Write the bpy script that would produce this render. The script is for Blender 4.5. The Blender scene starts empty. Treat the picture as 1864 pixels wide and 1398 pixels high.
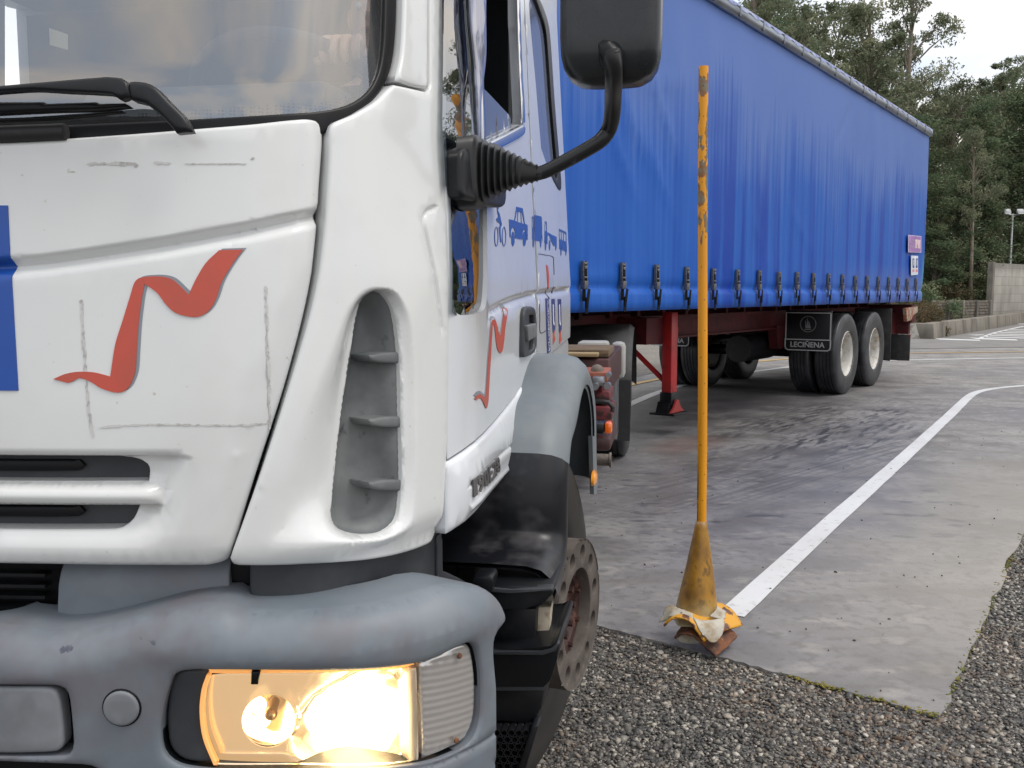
import bpy, bmesh, math, random
import numpy as np
from mathutils import Vector, Matrix
from mathutils.geometry import delaunay_2d_cdt

# ------------------------------------------------------------------ camera, light, exposure
SC = bpy.context.scene
COL = SC.collection
FPX = 1700.0; PITCH = math.atan(166 / 1700); CAMH = 1.32
cam_d = bpy.data.cameras.new("camera"); cam = bpy.data.objects.new("camera", cam_d); COL.objects.link(cam)
cam_d.sensor_width = 36.0; cam_d.lens = FPX / 1864 * 36.0
cam_d.clip_start = 0.05; cam_d.clip_end = 2000
cam.location = (0, 0, CAMH); cam.rotation_euler = (math.pi / 2 - PITCH, 0, 0)
SC.camera = cam
SC.view_settings.view_transform = 'Standard'; SC.view_settings.look = 'None'
SC.view_settings.exposure = 0.55; SC.view_settings.gamma = 1.0
SUN_EL = math.radians(60); SUN_AZ = math.radians(112)      # azimuth measured from +Y, clockwise
W = bpy.data.worlds.new("World"); SC.world = W; W.use_nodes = True
nt = W.node_tree; nt.nodes.clear()
def wn(t, **k):
    n = nt.nodes.new(t)
    for a, b in k.items(): setattr(n, a, b)
    return n
sky = wn('ShaderNodeTexSky'); sky.sky_type = 'NISHITA'; sky.sun_disc = False
sky.sun_elevation = SUN_EL; sky.sun_rotation = SUN_AZ; sky.air_density = 1.5; sky.dust_density = 6.0; sky.ozone_density = 1.0
hsv = wn('ShaderNodeHueSaturation'); hsv.inputs['Saturation'].default_value = 0.22
tc = wn('ShaderNodeTexCoord'); mp = wn('ShaderNodeMapping'); mp.inputs['Scale'].default_value = (1.6, 1.6, 3.6); mp.inputs['Location'].default_value = (2.0, 8.0, 5.0)
cl = wn('ShaderNodeTexNoise'); cl.inputs['Scale'].default_value = 1.7; cl.inputs['Detail'].default_value = 5.0; cl.inputs['Roughness'].default_value = 0.5
rmp = wn('ShaderNodeValToRGB'); rmp.color_ramp.elements[0].position = 0.40; rmp.color_ramp.elements[0].color = (7.4, 8.5, 10.2, 1)
rmp.color_ramp.elements[1].position = 0.60; rmp.color_ramp.elements[1].color = (13.2, 12.2, 11.2, 1)
mx = wn('ShaderNodeMixRGB'); mx.inputs[0].default_value = 0.8
bg = wn('ShaderNodeBackground'); bg.inputs['Strength'].default_value = 0.085; wo = wn('ShaderNodeOutputWorld')
L = nt.links.new
L(tc.outputs['Generated'], mp.inputs['Vector']); L(mp.outputs[0], cl.inputs['Vector']); L(cl.outputs['Fac'], rmp.inputs[0])
L(sky.outputs[0], hsv.inputs['Color']); L(hsv.outputs[0], mx.inputs[1]); L(rmp.outputs[0], mx.inputs[2])
L(mx.outputs[0], bg.inputs['Color']); L(bg.outputs[0], wo.inputs['Surface'])
sd = bpy.data.lights.new("sun", 'SUN'); sd.energy = 0.9; sd.angle = math.radians(18); sd.color = (1, 0.96, 0.9)
sun = bpy.data.objects.new("sun", sd); COL.objects.link(sun)
sdir = Vector((math.sin(SUN_AZ) * math.cos(SUN_EL), math.cos(SUN_AZ) * math.cos(SUN_EL), math.sin(SUN_EL)))
sun.rotation_euler = sdir.to_track_quat('Z', 'Y').to_euler()

# ------------------------------------------------------------------ materials
MATS = {}
def M(name, col, rough=0.5, metal=0.0, layers=(), bump=None, coat=0.0, spec=0.5, emis=None, rvar=0.0, sub=None):
    """layers: (colour, noise scale, lo, hi, (stretch xyz), detail)"""
    if name in MATS: return MATS[name]
    m = bpy.data.materials.new(name); m.use_nodes = True
    t = m.node_tree; N = t.nodes; K = t.links.new
    p = N['Principled BSDF']
    p.inputs['Roughness'].default_value = rough; p.inputs['Metallic'].default_value = metal
    p.inputs['Coat Weight'].default_value = coat; p.inputs['Coat Roughness'].default_value = 0.08
    p.inputs['Specular IOR Level'].default_value = spec
    p.inputs['Base Color'].default_value = (*col, 1)
    tc = N.new('ShaderNodeTexCoord')
    out = None
    if layers:
        rgb = N.new('ShaderNodeRGB'); rgb.outputs[0].default_value = (*col, 1); out = rgb.outputs[0]
        for i, ly in enumerate(layers):
            c2, sc, lo, hi = ly[:4]; st = ly[4] if len(ly) > 4 else (1, 1, 1); de = ly[5] if len(ly) > 5 else 4
            mp = N.new('ShaderNodeMapping'); mp.inputs['Scale'].default_value = st; mp.inputs['Location'].default_value = (i * 3.7, i * 1.3, i * 5.1)
            nz = N.new('ShaderNodeTexNoise'); nz.inputs['Scale'].default_value = sc; nz.inputs['Detail'].default_value = de; nz.inputs['Roughness'].default_value = 0.62
            mr = N.new('ShaderNodeMapRange'); mr.inputs['From Min'].default_value = lo; mr.inputs['From Max'].default_value = hi
            mx = N.new('ShaderNodeMixRGB'); mx.inputs[2].default_value = (*c2, 1)
            K(tc.outputs['Object'], mp.inputs[0]); K(mp.outputs[0], nz.inputs['Vector']); K(nz.outputs['Fac'], mr.inputs['Value'])
            K(mr.outputs[0], mx.inputs[0]); K(out, mx.inputs[1]); out = mx.outputs[0]
            if i == 0 and rvar:
                m2 = N.new('ShaderNodeMapRange'); m2.inputs['To Min'].default_value = rough; m2.inputs['To Max'].default_value = min(1, max(0.02, rough + rvar))
                K(mr.outputs[0], m2.inputs['Value']); K(m2.outputs[0], p.inputs['Roughness'])
        K(out, p.inputs['Base Color'])
    if bump:
        nz = N.new('ShaderNodeTexNoise'); nz.inputs['Scale'].default_value = bump[0]; nz.inputs['Detail'].default_value = 3
        b = N.new('ShaderNodeBump'); b.inputs['Strength'].default_value = bump[1]; b.inputs['Distance'].default_value = bump[2] if len(bump) > 2 else 0.002
        K(tc.outputs['Object'], nz.inputs['Vector']); K(nz.outputs['Fac'], b.inputs['Height']); K(b.outputs[0], p.inputs['Normal'])
    if emis:
        p.inputs['Emission Color'].default_value = (*emis[0], 1); p.inputs['Emission Strength'].default_value = emis[1]
    MATS[name] = m
    return m
def glass(name, tint=(0.8, 0.85, 0.88), ior=1.5, base=0.0, rough=0.0, dust=0.0, dustc=(0.5, 0.5, 0.5), wav=0.0, refl=(1, 1, 1)):
    m = bpy.data.materials.new(name); m.use_nodes = True; t = m.node_tree; N = t.nodes; K = t.links.new; N.clear()
    o = N.new('ShaderNodeOutputMaterial'); tr = N.new('ShaderNodeBsdfTransparent'); tr.inputs[0].default_value = (*tint, 1)
    gl = N.new('ShaderNodeBsdfGlossy'); gl.inputs['Roughness'].default_value = rough; gl.inputs[0].default_value = (*refl, 1)
    fr = N.new('ShaderNodeFresnel'); fr.inputs[0].default_value = ior
    mr = N.new('ShaderNodeMapRange'); mr.inputs['To Min'].default_value = base
    mx = N.new('ShaderNodeMixShader'); K(fr.outputs[0], mr.inputs['Value']); K(mr.outputs[0], mx.inputs[0]); K(tr.outputs[0], mx.inputs[1]); K(gl.outputs[0], mx.inputs[2])
    last = mx.outputs[0]
    if wav:
        tc = N.new('ShaderNodeTexCoord'); mp = N.new('ShaderNodeMapping'); mp.inputs['Scale'].default_value = (1, 1, 9)
        nz = N.new('ShaderNodeTexNoise'); nz.inputs['Scale'].default_value = 4; nz.inputs['Detail'].default_value = 1
        b = N.new('ShaderNodeBump'); b.inputs['Strength'].default_value = wav; b.inputs['Distance'].default_value = 0.004
        K(tc.outputs['Object'], mp.inputs[0]); K(mp.outputs[0], nz.inputs['Vector']); K(nz.outputs['Fac'], b.inputs['Height']); K(b.outputs[0], gl.inputs['Normal'])
    if dust:
        df = N.new('ShaderNodeBsdfDiffuse'); df.inputs[0].default_value = (*dustc, 1)
        m2 = N.new('ShaderNodeMixShader'); m2.inputs[0].default_value = dust; K(last, m2.inputs[1]); K(df.outputs[0], m2.inputs[2]); last = m2.outputs[0]
    K(last, o.inputs['Surface'])
    MATS[name] = m
    return m

# ------------------------------------------------------------------ objects, tags, mesh builder
def tag(o, label=None, cat=None, group=None, kind=None):
    if label: o['label'] = label
    if cat: o['category'] = cat
    if group: o['group'] = group
    if kind: o['kind'] = kind
    return o
def thing(name, label, cat, loc=(0, 0, 0), rotz=0.0, group=None):
    o = bpy.data.objects.new(name, None); COL.objects.link(o); o.empty_display_size = 0.2
    o.location = loc; o.rotation_euler = (0, 0, rotz)
    return tag(o, label, cat, group)
def link(name, me, mat, parent=None, loc=None):
    o = bpy.data.objects.new(name, me); COL.objects.link(o)
    if mat is not None and not me.materials: me.materials.append(mat)
    if parent is not None: o.parent = parent
    if loc: o.location = loc
    return o
def copy_tree(o, parent=None):
    c = o.copy(); COL.objects.link(c)
    if parent is not None: c.parent = parent
    for ch in list(o.children): copy_tree(ch, c)
    return c
class B:
    def __init__(s): s.bm = bmesh.new()
    def _face(s, vs):
        try: return s.bm.faces.new(vs)
        except ValueError: return None
    def box(s, c, d, bev=0.0, rot=None, seg=2):
        r = bmesh.ops.create_cube(s.bm, size=1.0)
        mt = Matrix.Translation(Vector(c)) @ (rot.to_4x4() if rot else Matrix()) @ Matrix.Diagonal((d[0], d[1], d[2], 1))
        bmesh.ops.transform(s.bm, matrix=mt, verts=r['verts'])
        if bev:
            es = list({e for v in r['verts'] for e in v.link_edges})
            bmesh.ops.bevel(s.bm, geom=es, offset=bev, segments=seg, profile=0.5, affect='EDGES', clamp_overlap=True)
        return s
    def tube(s, path, r, seg=12, cap=True, flat=1.0):
        path = [Vector(p) for p in path]; n = len(path)
        rs = r if isinstance(r, (list, tuple)) else [r] * n
        rings = []; up = Vector((0, 0, 1))
        prev = None
        for i, p in enumerate(path):
            t = (path[min(i + 1, n - 1)] - path[max(i - 1, 0)]).normalized()
            if prev is None:
                a = t.cross(up)
                if a.length < 1e-3: a = t.cross(Vector((1, 0, 0)))
                a.normalize()
            else:
                a = (prev - t * prev.dot(t)).normalized()
            prev = a; b = t.cross(a)
            rings.append([s.bm.verts.new(p + (a * math.cos(2 * math.pi * k / seg) + b * math.sin(2 * math.pi * k / seg) * flat) * rs[i]) for k in range(seg)])
        for i in range(n - 1):
            for k in range(seg):
                s._face((rings[i][k], rings[i][(k + 1) % seg], rings[i + 1][(k + 1) % seg], rings[i + 1][k]))
        if cap: s._face(rings[0][::-1]); s._face(rings[-1])
        return s
    def lathe(s, prof, seg=48, mat=Matrix(), close=False):
        """prof: (radius, along axis); the axis is +X before mat"""
        rings = []
        for r, a in prof:
            if r < 1e-6: rings.append([s.bm.verts.new(mat @ Vector((a, 0, 0)))])
            else: rings.append([s.bm.verts.new(mat @ Vector((a, r * math.cos(2 * math.pi * k / seg), r * math.sin(2 * math.pi * k / seg)))) for k in range(seg)])
        m = len(rings)
        for i in range(m if close else m - 1):
            A, Bq = rings[i], rings[(i + 1) % m]
            for k in range(seg):
                a0, a1 = A[k % len(A)], A[(k + 1) % len(A)]; b0, b1 = Bq[k % len(Bq)], Bq[(k + 1) % len(Bq)]
                vs = []
                for v in (a0, a1, b1, b0):
                    if v not in vs: vs.append(v)
                if len(vs) >= 3: s._face(vs)
        return s
    def prism(s, pts, axis, a, b, bev=0.0):
        """2-D outline extruded from a to b along axis ('x': pts are (y,z); 'y': (x,z); 'z': (x,y))"""
        def mk(p, q):
            return {'x': (q, p[0], p[1]), 'y': (p[0], q, p[1]), 'z': (p[0], p[1], q)}[axis]
        A = [s.bm.verts.new(mk(p, a)) for p in pts]; C = [s.bm.verts.new(mk(p, b)) for p in pts]
        n = len(pts); fs = [s._face(A[::-1]), s._face(C)]
        for i in range(n): fs.append(s._face((A[i], A[(i + 1) % n], C[(i + 1) % n], C[i])))
        if bev:
            es = list({e for v in A + C for e in v.link_edges})
            bmesh.ops.bevel(s.bm, geom=es, offset=bev, segments=2, profile=0.5, affect='EDGES', clamp_overlap=True)
        return s
    def grid(s, rows):
        V = [[s.bm.verts.new(p) for p in r] for r in rows]
        for i in range(len(V) - 1):
            for j in range(len(V[0]) - 1): s._face((V[i][j], V[i][j + 1], V[i + 1][j + 1], V[i + 1][j]))
        return s
    def done(s, name, mat, parent=None, ang=38, loc=None, fixn=True):
        if fixn: bmesh.ops.recalc_face_normals(s.bm, faces=s.bm.faces[:])
        for f in s.bm.faces: f.smooth = True
        ca = math.radians(ang)
        for e in s.bm.edges:
            if len(e.link_faces) == 2 and e.calc_face_angle(0) > ca: e.smooth = False
        me = bpy.data.meshes.new(name); s.bm.to_mesh(me); s.bm.free()
        return link(name, me, mat, parent, loc)

# ------------------------------------------------------------------ curves and charts
def crom(pts, step, closed=True):
    """resample a control outline; a third element marks a hard corner"""
    P = [np.array(p[:2], float) for p in pts]; C = [len(p) > 2 for p in pts]; n = len(P); out = []
    for i in range(n if closed else n - 1):
        p1, p2 = P[i], P[(i + 1) % n]
        p0 = P[i - 1] if (closed or i > 0) else p1
        p3 = P[(i + 2) % n] if (closed or i + 2 < n) else p2
        if C[i]: p0 = p1
        if C[(i + 1) % n]: p3 = p2
        k = max(1, int(math.ceil(np.linalg.norm(p2 - p1) / step)))
        l = np.linalg.norm(p2 - p1)
        m1 = (p2 - p0) * 0.5; m2 = (p3 - p1) * 0.5
        for m in (m1, m2):
            q = np.linalg.norm(m)
            if q > l: m *= l / q
        if C[i] and C[(i + 1) % n]: m1 = m2 = p2 - p1
        elif C[i]: m1 = (p2 - p1) * 1.0
        elif C[(i + 1) % n]: m2 = (p2 - p1) * 1.0
        for j in range(k):
            t = j / k
            out.append((2*t**3-3*t**2+1)*p1 + (t**3-2*t**2+t)*m1 + (-2*t**3+3*t**2)*p2 + (t**3-t**2)*m2)
    if not closed: out.append(P[-1])
    return np.array(out)
def seg_dist(Q, poly, closed=True):
    A = poly; Bp = np.roll(poly, -1, 0)
    if not closed: A, Bp = poly[:-1], poly[1:]
    best = np.full(len(Q), 1e9)
    for a, b in zip(A, Bp):
        d = b - a; l = d @ d
        if l < 1e-16: continue
        t = np.clip(((Q - a) @ d) / l, 0, 1)
        best = np.minimum(best, np.hypot(*(Q - a - t[:, None] * d).T))
    return best
def inside(Q, poly):
    x, y = Q[:, 0], Q[:, 1]; r = np.zeros(len(Q), bool)
    A = poly; Bp = np.roll(poly, -1, 0)
    for (x1, y1), (x2, y2) in zip(A, Bp):
        if y1 == y2: continue
        c = ((y1 > y) != (y2 > y)) & (x < (x2 - x1) * (y - y1) / (y2 - y1) + x1)
        r ^= c
    return r
def sstep(a, b, x):
    t = np.clip((x - a) / (b - a), 0, 1); return t * t * (3 - 2 * t)
def ray(px, py):
    a = (px - 932) / FPX; b = -(py - 699) / FPX
    return np.array([a, math.cos(PITCH) + b * math.sin(PITCH), -math.sin(PITCH) + b * math.cos(PITCH)])
class Frame:
    def __init__(s, ang, cam):
        s.a = ang; s.cam = np.array(cam, float)
        s.R = np.array([math.cos(ang), -math.sin(ang), 0]); s.Bk = np.array([math.sin(ang), math.cos(ang), 0])
        o = -s.cam[0] * s.R - s.cam[1] * s.Bk; s.org = (o[0], o[1], 0.0)
    def dirl(s, px, py):
        d = ray(px, py); return np.array([d @ s.R, d @ s.Bk, d[2]])
    def on(s, ax, val, px, py):
        d = s.dirl(px, py); t = (val - s.cam[ax]) / d[ax]; return s.cam + t * d
    def proj(s, P):
        P = np.asarray(P, float) - s.cam
        X = P[..., 0] * s.R[0] + P[..., 1] * s.Bk[0]; Y = P[..., 0] * s.R[1] + P[..., 1] * s.Bk[1]; Z = P[..., 2]
        dp = Y * math.cos(PITCH) - Z * math.sin(PITCH); up = Y * math.sin(PITCH) + Z * math.cos(PITCH)
        dp = np.where(dp < 0.05, 0.05, dp)
        return np.stack([932 + FPX * X / dp, 699 - FPX * up / dp], -1)
WF = Frame(0.0, (0, 0, CAMH))                                   # world
TF = Frame(math.radians(9.6), (1.506, -1.15, CAMH))             # truck: x to its left side, y rearwards
LF = Frame(math.atan(1218 / 1700), (4.76, -4.27, CAMH))         # trailer
def G(px, py, z=0.0):
    p = WF.on(2, z, px, py); return (p[0], p[1])
class Skin:
    """a vertical sheet following a plan curve; chart = (arc length, height)"""
    def __init__(s, fr, xs, ys, tail, back=None, side=None):
        s.fr = fr
        X = list(xs) + [p[0] for p in tail]; Y = list(ys) + [p[1] for p in tail]
        X = np.array(X); Y = np.array(Y)
        S = np.concatenate([[0], np.cumsum(np.hypot(np.diff(X), np.diff(Y)))])
        s.S = np.linspace(0, S[-1], 900); s.X = np.interp(s.S, S, X); s.Y = np.interp(s.S, S, Y)
        k = np.ones(25) / 25
        tx = np.gradient(s.X); ty = np.gradient(s.Y)
        tx = np.convolve(np.pad(tx, 12, 'edge'), k, 'valid'); ty = np.convolve(np.pad(ty, 12, 'edge'), k, 'valid')
        l = np.hypot(tx, ty); s.NX = ty / l; s.NY = -tx / l
        s.back = back; s.side = side
        gs = np.linspace(-s.S[-1] * 0.5, s.S[-1], 260); gh = np.linspace(0.2, 3.0, 150)
        s.gs, s.gh = [g.ravel() for g in np.meshgrid(gs, gh)]
        s.gp = fr.proj(s.pt(s.gs, s.gh))
    def pt(s, S, H, d=0.0):
        S = np.asarray(S, float); H = np.asarray(H, float); a = np.abs(S); sg = np.sign(S)
        x = np.interp(a, s.S, s.X); y = np.interp(a, s.S, s.Y); nx = np.interp(a, s.S, s.NX); ny = np.interp(a, s.S, s.NY)
        if s.back is not None: y = y + s.back(H, y)
        if s.side is not None: x = x - s.side(H) * np.clip(x / 1.1, 0, 1)
        x = x + nx * d; y = y + ny * d
        return np.stack([x * np.where(sg == 0, 1, sg), y, H + 0 * x], -1)
    def inv(s, px, py, d=0.0):
        e = (s.gp[:, 0] - px) ** 2 + (s.gp[:, 1] - py) ** 2; i = int(np.argmin(e)); c = np.array([s.gs[i], s.gh[i]])
        for _ in range(25):
            f = s.fr.proj(s.pt(c[0], c[1], d)); r = np.array([px, py]) - f
            if np.hypot(*r) < 0.02: break
            h = 1e-4
            J = np.stack([(s.fr.proj(s.pt(c[0] + h, c[1], d)) - f) / h, (s.fr.proj(s.pt(c[0], c[1] + h, d)) - f) / h], 1)
            try: dlt = np.linalg.solve(J, r)
            except np.linalg.LinAlgError: break
            n = np.hypot(*dlt)
            if n > 0.08: dlt *= 0.08 / n
            c = c + dlt
        return c
    def at(s, px, py, d=0.0):
        c = s.inv(px, py, d); return s.pt(c[0], c[1], d)
class Flat:
    """a flat plane x = const (axis 0) or y = const (axis 1); chart = (other horizontal, height)"""
    def __init__(s, fr, ax, val, sgn=1): s.fr, s.ax, s.val, s.sgn = fr, ax, val, sgn
    def pt(s, S, H, d=0.0):
        S = np.asarray(S, float); H = np.asarray(H, float); k = s.val + s.sgn * d + 0 * S + 0 * H
        return np.stack([k, S + 0 * k, H + 0 * k], -1) if s.ax == 0 else np.stack([S + 0 * k, k, H + 0 * k], -1)
    def inv(s, px, py, d=0.0):
        p = s.fr.on(s.ax, s.val + s.sgn * d, px, py); return np.array([p[1 - s.ax], p[2]])
def pc(skin, pts, d=0.0):
    return [tuple(skin.inv(p[0], p[1], d)) + tuple(p[2:]) for p in pts]
def panel(skin, name, outline, mat, parent, thick=0.02, holes=(), step=0.03, es=0.012, er=0.006, ed=0.005, disp=None, d0=0.0, lab=None, closed_back=False, erh=None, dense=()):
    """a sheet with real thickness on the skin; outline and holes in chart metres"""
    O = crom(outline, es); loops = [O] + [crom(h, es) for h in holes]
    pts = [l for l in loops]; edges = []; n = 0
    for l in loops:
        m = len(l); edges += [(n + i, n + (i + 1) % m) for i in range(m)]; n += m
    extra = []
    if erh is None: erh = er
    lo, hi = O.min(0), O.max(0)
    gx, gy = np.meshgrid(np.arange(lo[0] + step / 2, hi[0], step), np.arange(lo[1] + step / 2, hi[1], step * 0.866))
    gx = gx + (np.arange(gx.shape[0]) % 2)[:, None] * step / 2
    Q = np.stack([gx.ravel(), gy.ravel()], 1)
    def dist(Q):
        d = seg_dist(Q, loops[0])
        for l in loops[1:]: d = np.minimum(d, seg_dist(Q, l))
        return d
    def ok(Q):
        m = inside(Q, loops[0])
        for l in loops[1:]: m &= ~inside(Q, l)
        return m
    if len(Q):
        m = ok(Q); Q = Q[m]
        if len(Q): dq = dist(Q); Q = Q[dq > max(er * 1.2, es * 0.6)]
        extra.append(Q)
    for l in dense:
        l = np.asarray(l, float); l = l[ok(l)]
        if len(l): l = l[dist(l) > 0.0015]
        if len(l): extra.append(l)
    if er > 0:
        for li, l in enumerate(loops):
            er_ = er if li == 0 else erh
            T = np.roll(l, -1, 0) - np.roll(l, 1, 0); T /= np.maximum(np.hypot(*T.T), 1e-9)[:, None]; Nn = np.stack([-T[:, 1], T[:, 0]], 1)
            for k in (0.12, 0.4, 1.0):
                for sg in (1, -1):
                    q = l + Nn * sg * er_ * k
                    q = q[ok(q)]
                    if len(q): q = q[dist(q) > er_ * k * 0.93]
                    if len(q): extra.append(q)
    V = np.concatenate(pts + [e for e in extra if len(e)])
    r = delaunay_2d_cdt([Vector(v) for v in V], edges, [], 0, 1e-6, True)
    v2 = np.array([tuple(v) for v in r[0]]); tris = [t for t in r[2]]
    tt = []
    for t in tris:
        for k in range(1, len(t) - 1): tt.append((t[0], t[k], t[k + 1]))
    T = np.array(tt); cen = v2[T].mean(1); T = T[ok(cen)]
    dd = np.full(len(v2), float(d0))
    if er > 0:
        q = np.clip(1 - seg_dist(v2, loops[0]) / er, 0, 1); dd -= ed * (1 - np.sqrt(1 - q * q))
        for l in loops[1:]:
            q = np.clip(1 - seg_dist(v2, l) / erh, 0, 1); dd -= min(ed, erh) * (1 - np.sqrt(1 - q * q))
    if disp is not None: dd = dd + disp(v2[:, 0], v2[:, 1])
    P = skin.pt(v2[:, 0], v2[:, 1], dd)
    bk = skin.pt(v2[:, 0], v2[:, 1], dd - thick)
    cnt = {}
    for a, b, c in T:
        for e in ((a, b), (b, c), (c, a)): cnt[e] = cnt.get(e, 0) + 1
    rim = [e for e in cnt if (e[1], e[0]) not in cnt]
    verts = list(map(tuple, P)); faces = [tuple(map(int, t)) for t in T]; nf = len(faces)
    if thick > 0:
        mp = {}
        def vv(i, back):
            k = (i, back)
            if k not in mp: mp[k] = len(verts); verts.append(tuple(bk[i] if back else P[i]))
            return mp[k]
        for a, b in rim: faces.append((vv(b, 0), vv(a, 0), vv(a, 1), vv(b, 1)))
        if closed_back:
            off = len(verts); verts += list(map(tuple, bk)); faces += [(int(c) + off, int(b) + off, int(a) + off) for a, b, c in T]
    me = bpy.data.meshes.new(name); me.from_pydata(verts, [], faces); me.update()
    me.polygons.foreach_set('use_smooth', [True] * len(me.polygons))
    # face outward?
    if nf:
        k = nf // 2; f = T[k]; nrm = np.cross(P[f[1]] - P[f[0]], P[f[2]] - P[f[0]]); c = P[f].mean(0); o = skin.pt(*(v2[f].mean(0)), 0.05) - skin.pt(*(v2[f].mean(0)), 0.0)
        if nrm @ np.ravel(o) < 0: me.flip_normals()
    o = link(name, me, mat, parent)
    if lab: o['label'] = lab
    return o
def wall(skin, name, outline, mat, parent, d0, d1, es=0.012, n=4):
    O = crom(outline, es); b = B(); rows = []
    for i in range(n + 1):
        p = skin.pt(O[:, 0], O[:, 1], d0 + (d1 - d0) * i / n); rows.append([tuple(q) for q in p] + [tuple(p[0])])
    b.grid(rows); return b.done(name, mat, parent)
def textmesh(s, bold=0.0):
    c = bpy.data.curves.new('t', 'FONT'); c.body = s; c.resolution_u = 3; c.offset = bold; c.size = 1.0
    o = bpy.data.objects.new('t', c); COL.objects.link(o)
    dg = bpy.context.evaluated_depsgraph_get(); me = o.evaluated_get(dg).to_mesh()
    v = np.array([tuple(x.co)[:2] for x in me.vertices]); f = [tuple(p.vertices) for p in me.polygons]
    o.evaluated_get(dg).to_mesh_clear(); bpy.data.objects.remove(o); bpy.data.curves.remove(c)
    return v, f
def text_on(skin, name, s, quad, mat, parent, d=0.002, h=0.001, bold=0.0, disp=None):
    """quad: chart corners bottom-left, bottom-right, top-right, top-left"""
    v, f = textmesh(s, bold); lo, hi = v.min(0), v.max(0); u = (v - lo) / (hi - lo)
    q = [np.array(p[:2]) for p in quad]
    C = ((1 - u[:, :1]) * (1 - u[:, 1:]) * q[0] + u[:, :1] * (1 - u[:, 1:]) * q[1] + u[:, :1] * u[:, 1:] * q[2] + (1 - u[:, :1]) * u[:, 1:] * q[3])
    ex = disp(C[:, 0], C[:, 1]) if disp is not None else 0.0
    P = skin.pt(C[:, 0], C[:, 1], d + h + ex); Q = skin.pt(C[:, 0], C[:, 1], d + ex); n = len(P)
    cnt = {}
    for t in f:
        for i in range(len(t)): cnt[(t[i], t[(i + 1) % len(t)])] = 1
    faces = list(f) + [(b, a, a + n, b + n) for (a, b) in cnt if (b, a) not in cnt]
    me = bpy.data.meshes.new(name); me.from_pydata([tuple(x) for x in P] + [tuple(x) for x in Q], [], faces); me.update()
    return link(name, me, mat, parent)
random.seed(7); RNG = np.random.default_rng(7)
# ------------------------------------------------------------------ shared materials
WHITE = M('white_paint', (0.72, 0.735, 0.73), 0.24, coat=0.5, layers=[((0.62, 0.625, 0.60), 2.5, 0.5, 0.85), ((0.52, 0.50, 0.44), 60, 0.72, 0.80, (1, 1, 1), 2)], bump=(3.0, 0.03, 0.01))
WHITE2 = M('white_paint_bright', (0.72, 0.745, 0.78), 0.20, coat=0.5, layers=[((0.66, 0.66, 0.64), 4, 0.5, 0.9)])
BUMP = M('blue_grey_plastic', (0.140, 0.168, 0.195), 0.55, layers=[((0.20, 0.222, 0.248), 3.2, 0.42, 0.72), ((0.150, 0.150, 0.170), 5, 0.47, 0.62), ((0.07, 0.075, 0.10), 22, 0.69, 0.73)], bump=(240, 0.12, 0.0006), rvar=-0.1)
GREYP = M('grey_plastic', (0.115, 0.125, 0.13), 0.55, layers=[((0.19, 0.20, 0.20), 9, 0.42, 0.72), ((0.05, 0.055, 0.06), 34, 0.62, 0.74)], bump=(260, 0.15, 0.0006))
DARKG = M('dark_grey_plastic', (0.038, 0.042, 0.048), 0.45, spec=0.35, layers=[((0.07, 0.075, 0.08), 6, 0.45, 0.75)], bump=(260, 0.12, 0.0006))
BLACK = M('black_plastic', (0.006, 0.007, 0.009), 0.38, spec=0.35, layers=[((0.022, 0.023, 0.028), 8, 0.5, 0.8)], bump=(120, 0.1, 0.0006))
FENDG = M('grey_fender_plastic', (0.165, 0.19, 0.205), 0.5, layers=[((0.115, 0.138, 0.165), 4, 0.42, 0.66), ((0.12, 0.13, 0.14), 55, 0.68, 0.74)], bump=(50, 0.08, 0.001))
FENDB = M('black_fender_plastic', (0.008, 0.009, 0.012), 0.33, spec=0.4, layers=[((0.085, 0.080, 0.088), 4.0, 0.48, 0.66, (1, 1, 1.2)), ((0.003, 0.003, 0.003), 60, 0.66, 0.70)], bump=(30, 0.12, 0.002), rvar=0.15)
RUB = M('rubber', (0.020, 0.020, 0.022), 0.6, layers=[((0.055, 0.05, 0.045), 9, 0.5, 0.8)], bump=(90, 0.2, 0.001))
DUSTY = M('dusty_rubber', (0.028, 0.025, 0.022), 0.72, layers=[((0.028, 0.027, 0.026), 7, 0.45, 0.7)], bump=(90, 0.25, 0.001))
SEAL = M('black_rubber_seal', (0.004, 0.0045, 0.006), 0.4, spec=0.25)
CHROME = M('chrome', (0.75, 0.77, 0.80), 0.16, 1.0)
ALU = M('aluminium', (0.42, 0.44, 0.46), 0.35, 0.85, layers=[((0.25, 0.26, 0.28), 12, 0.45, 0.75)])
BLUE = M('blue_vinyl', (0.012, 0.075, 0.36), 0.35)
REDV = M('red_vinyl', (0.55, 0.085, 0.055), 0.38, layers=[((0.42, 0.09, 0.06), 6, 0.4, 0.7)])
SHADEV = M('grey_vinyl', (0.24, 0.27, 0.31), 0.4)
TAPE = M('tape_residue', (0.60, 0.60, 0.58), 0.6, layers=[((0.44, 0.43, 0.41), 60, 0.48, 0.60)])
RUST = M('rust', (0.19, 0.075, 0.035), 0.85, layers=[((0.07, 0.035, 0.025), 22, 0.45, 0.62), ((0.36, 0.19, 0.09), 40, 0.58, 0.72)], bump=(120, 0.5, 0.002))
DIRTM = M('dusty_metal', (0.16, 0.135, 0.115), 0.7, 0.2, layers=[((0.08, 0.065, 0.055), 14, 0.45, 0.7), ((0.26, 0.23, 0.20), 30, 0.58, 0.75)], bump=(120, 0.25, 0.001))
GW = glass('windscreen_glass', (0.86, 0.89, 0.91), 1.55, 0.185, 0.0, dust=0.05, dustc=(0.55, 0.56, 0.58))
GS = glass('side_glass', (0.55, 0.62, 0.66), 1.9, 0.10, 0.0, wav=0.10)
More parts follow.
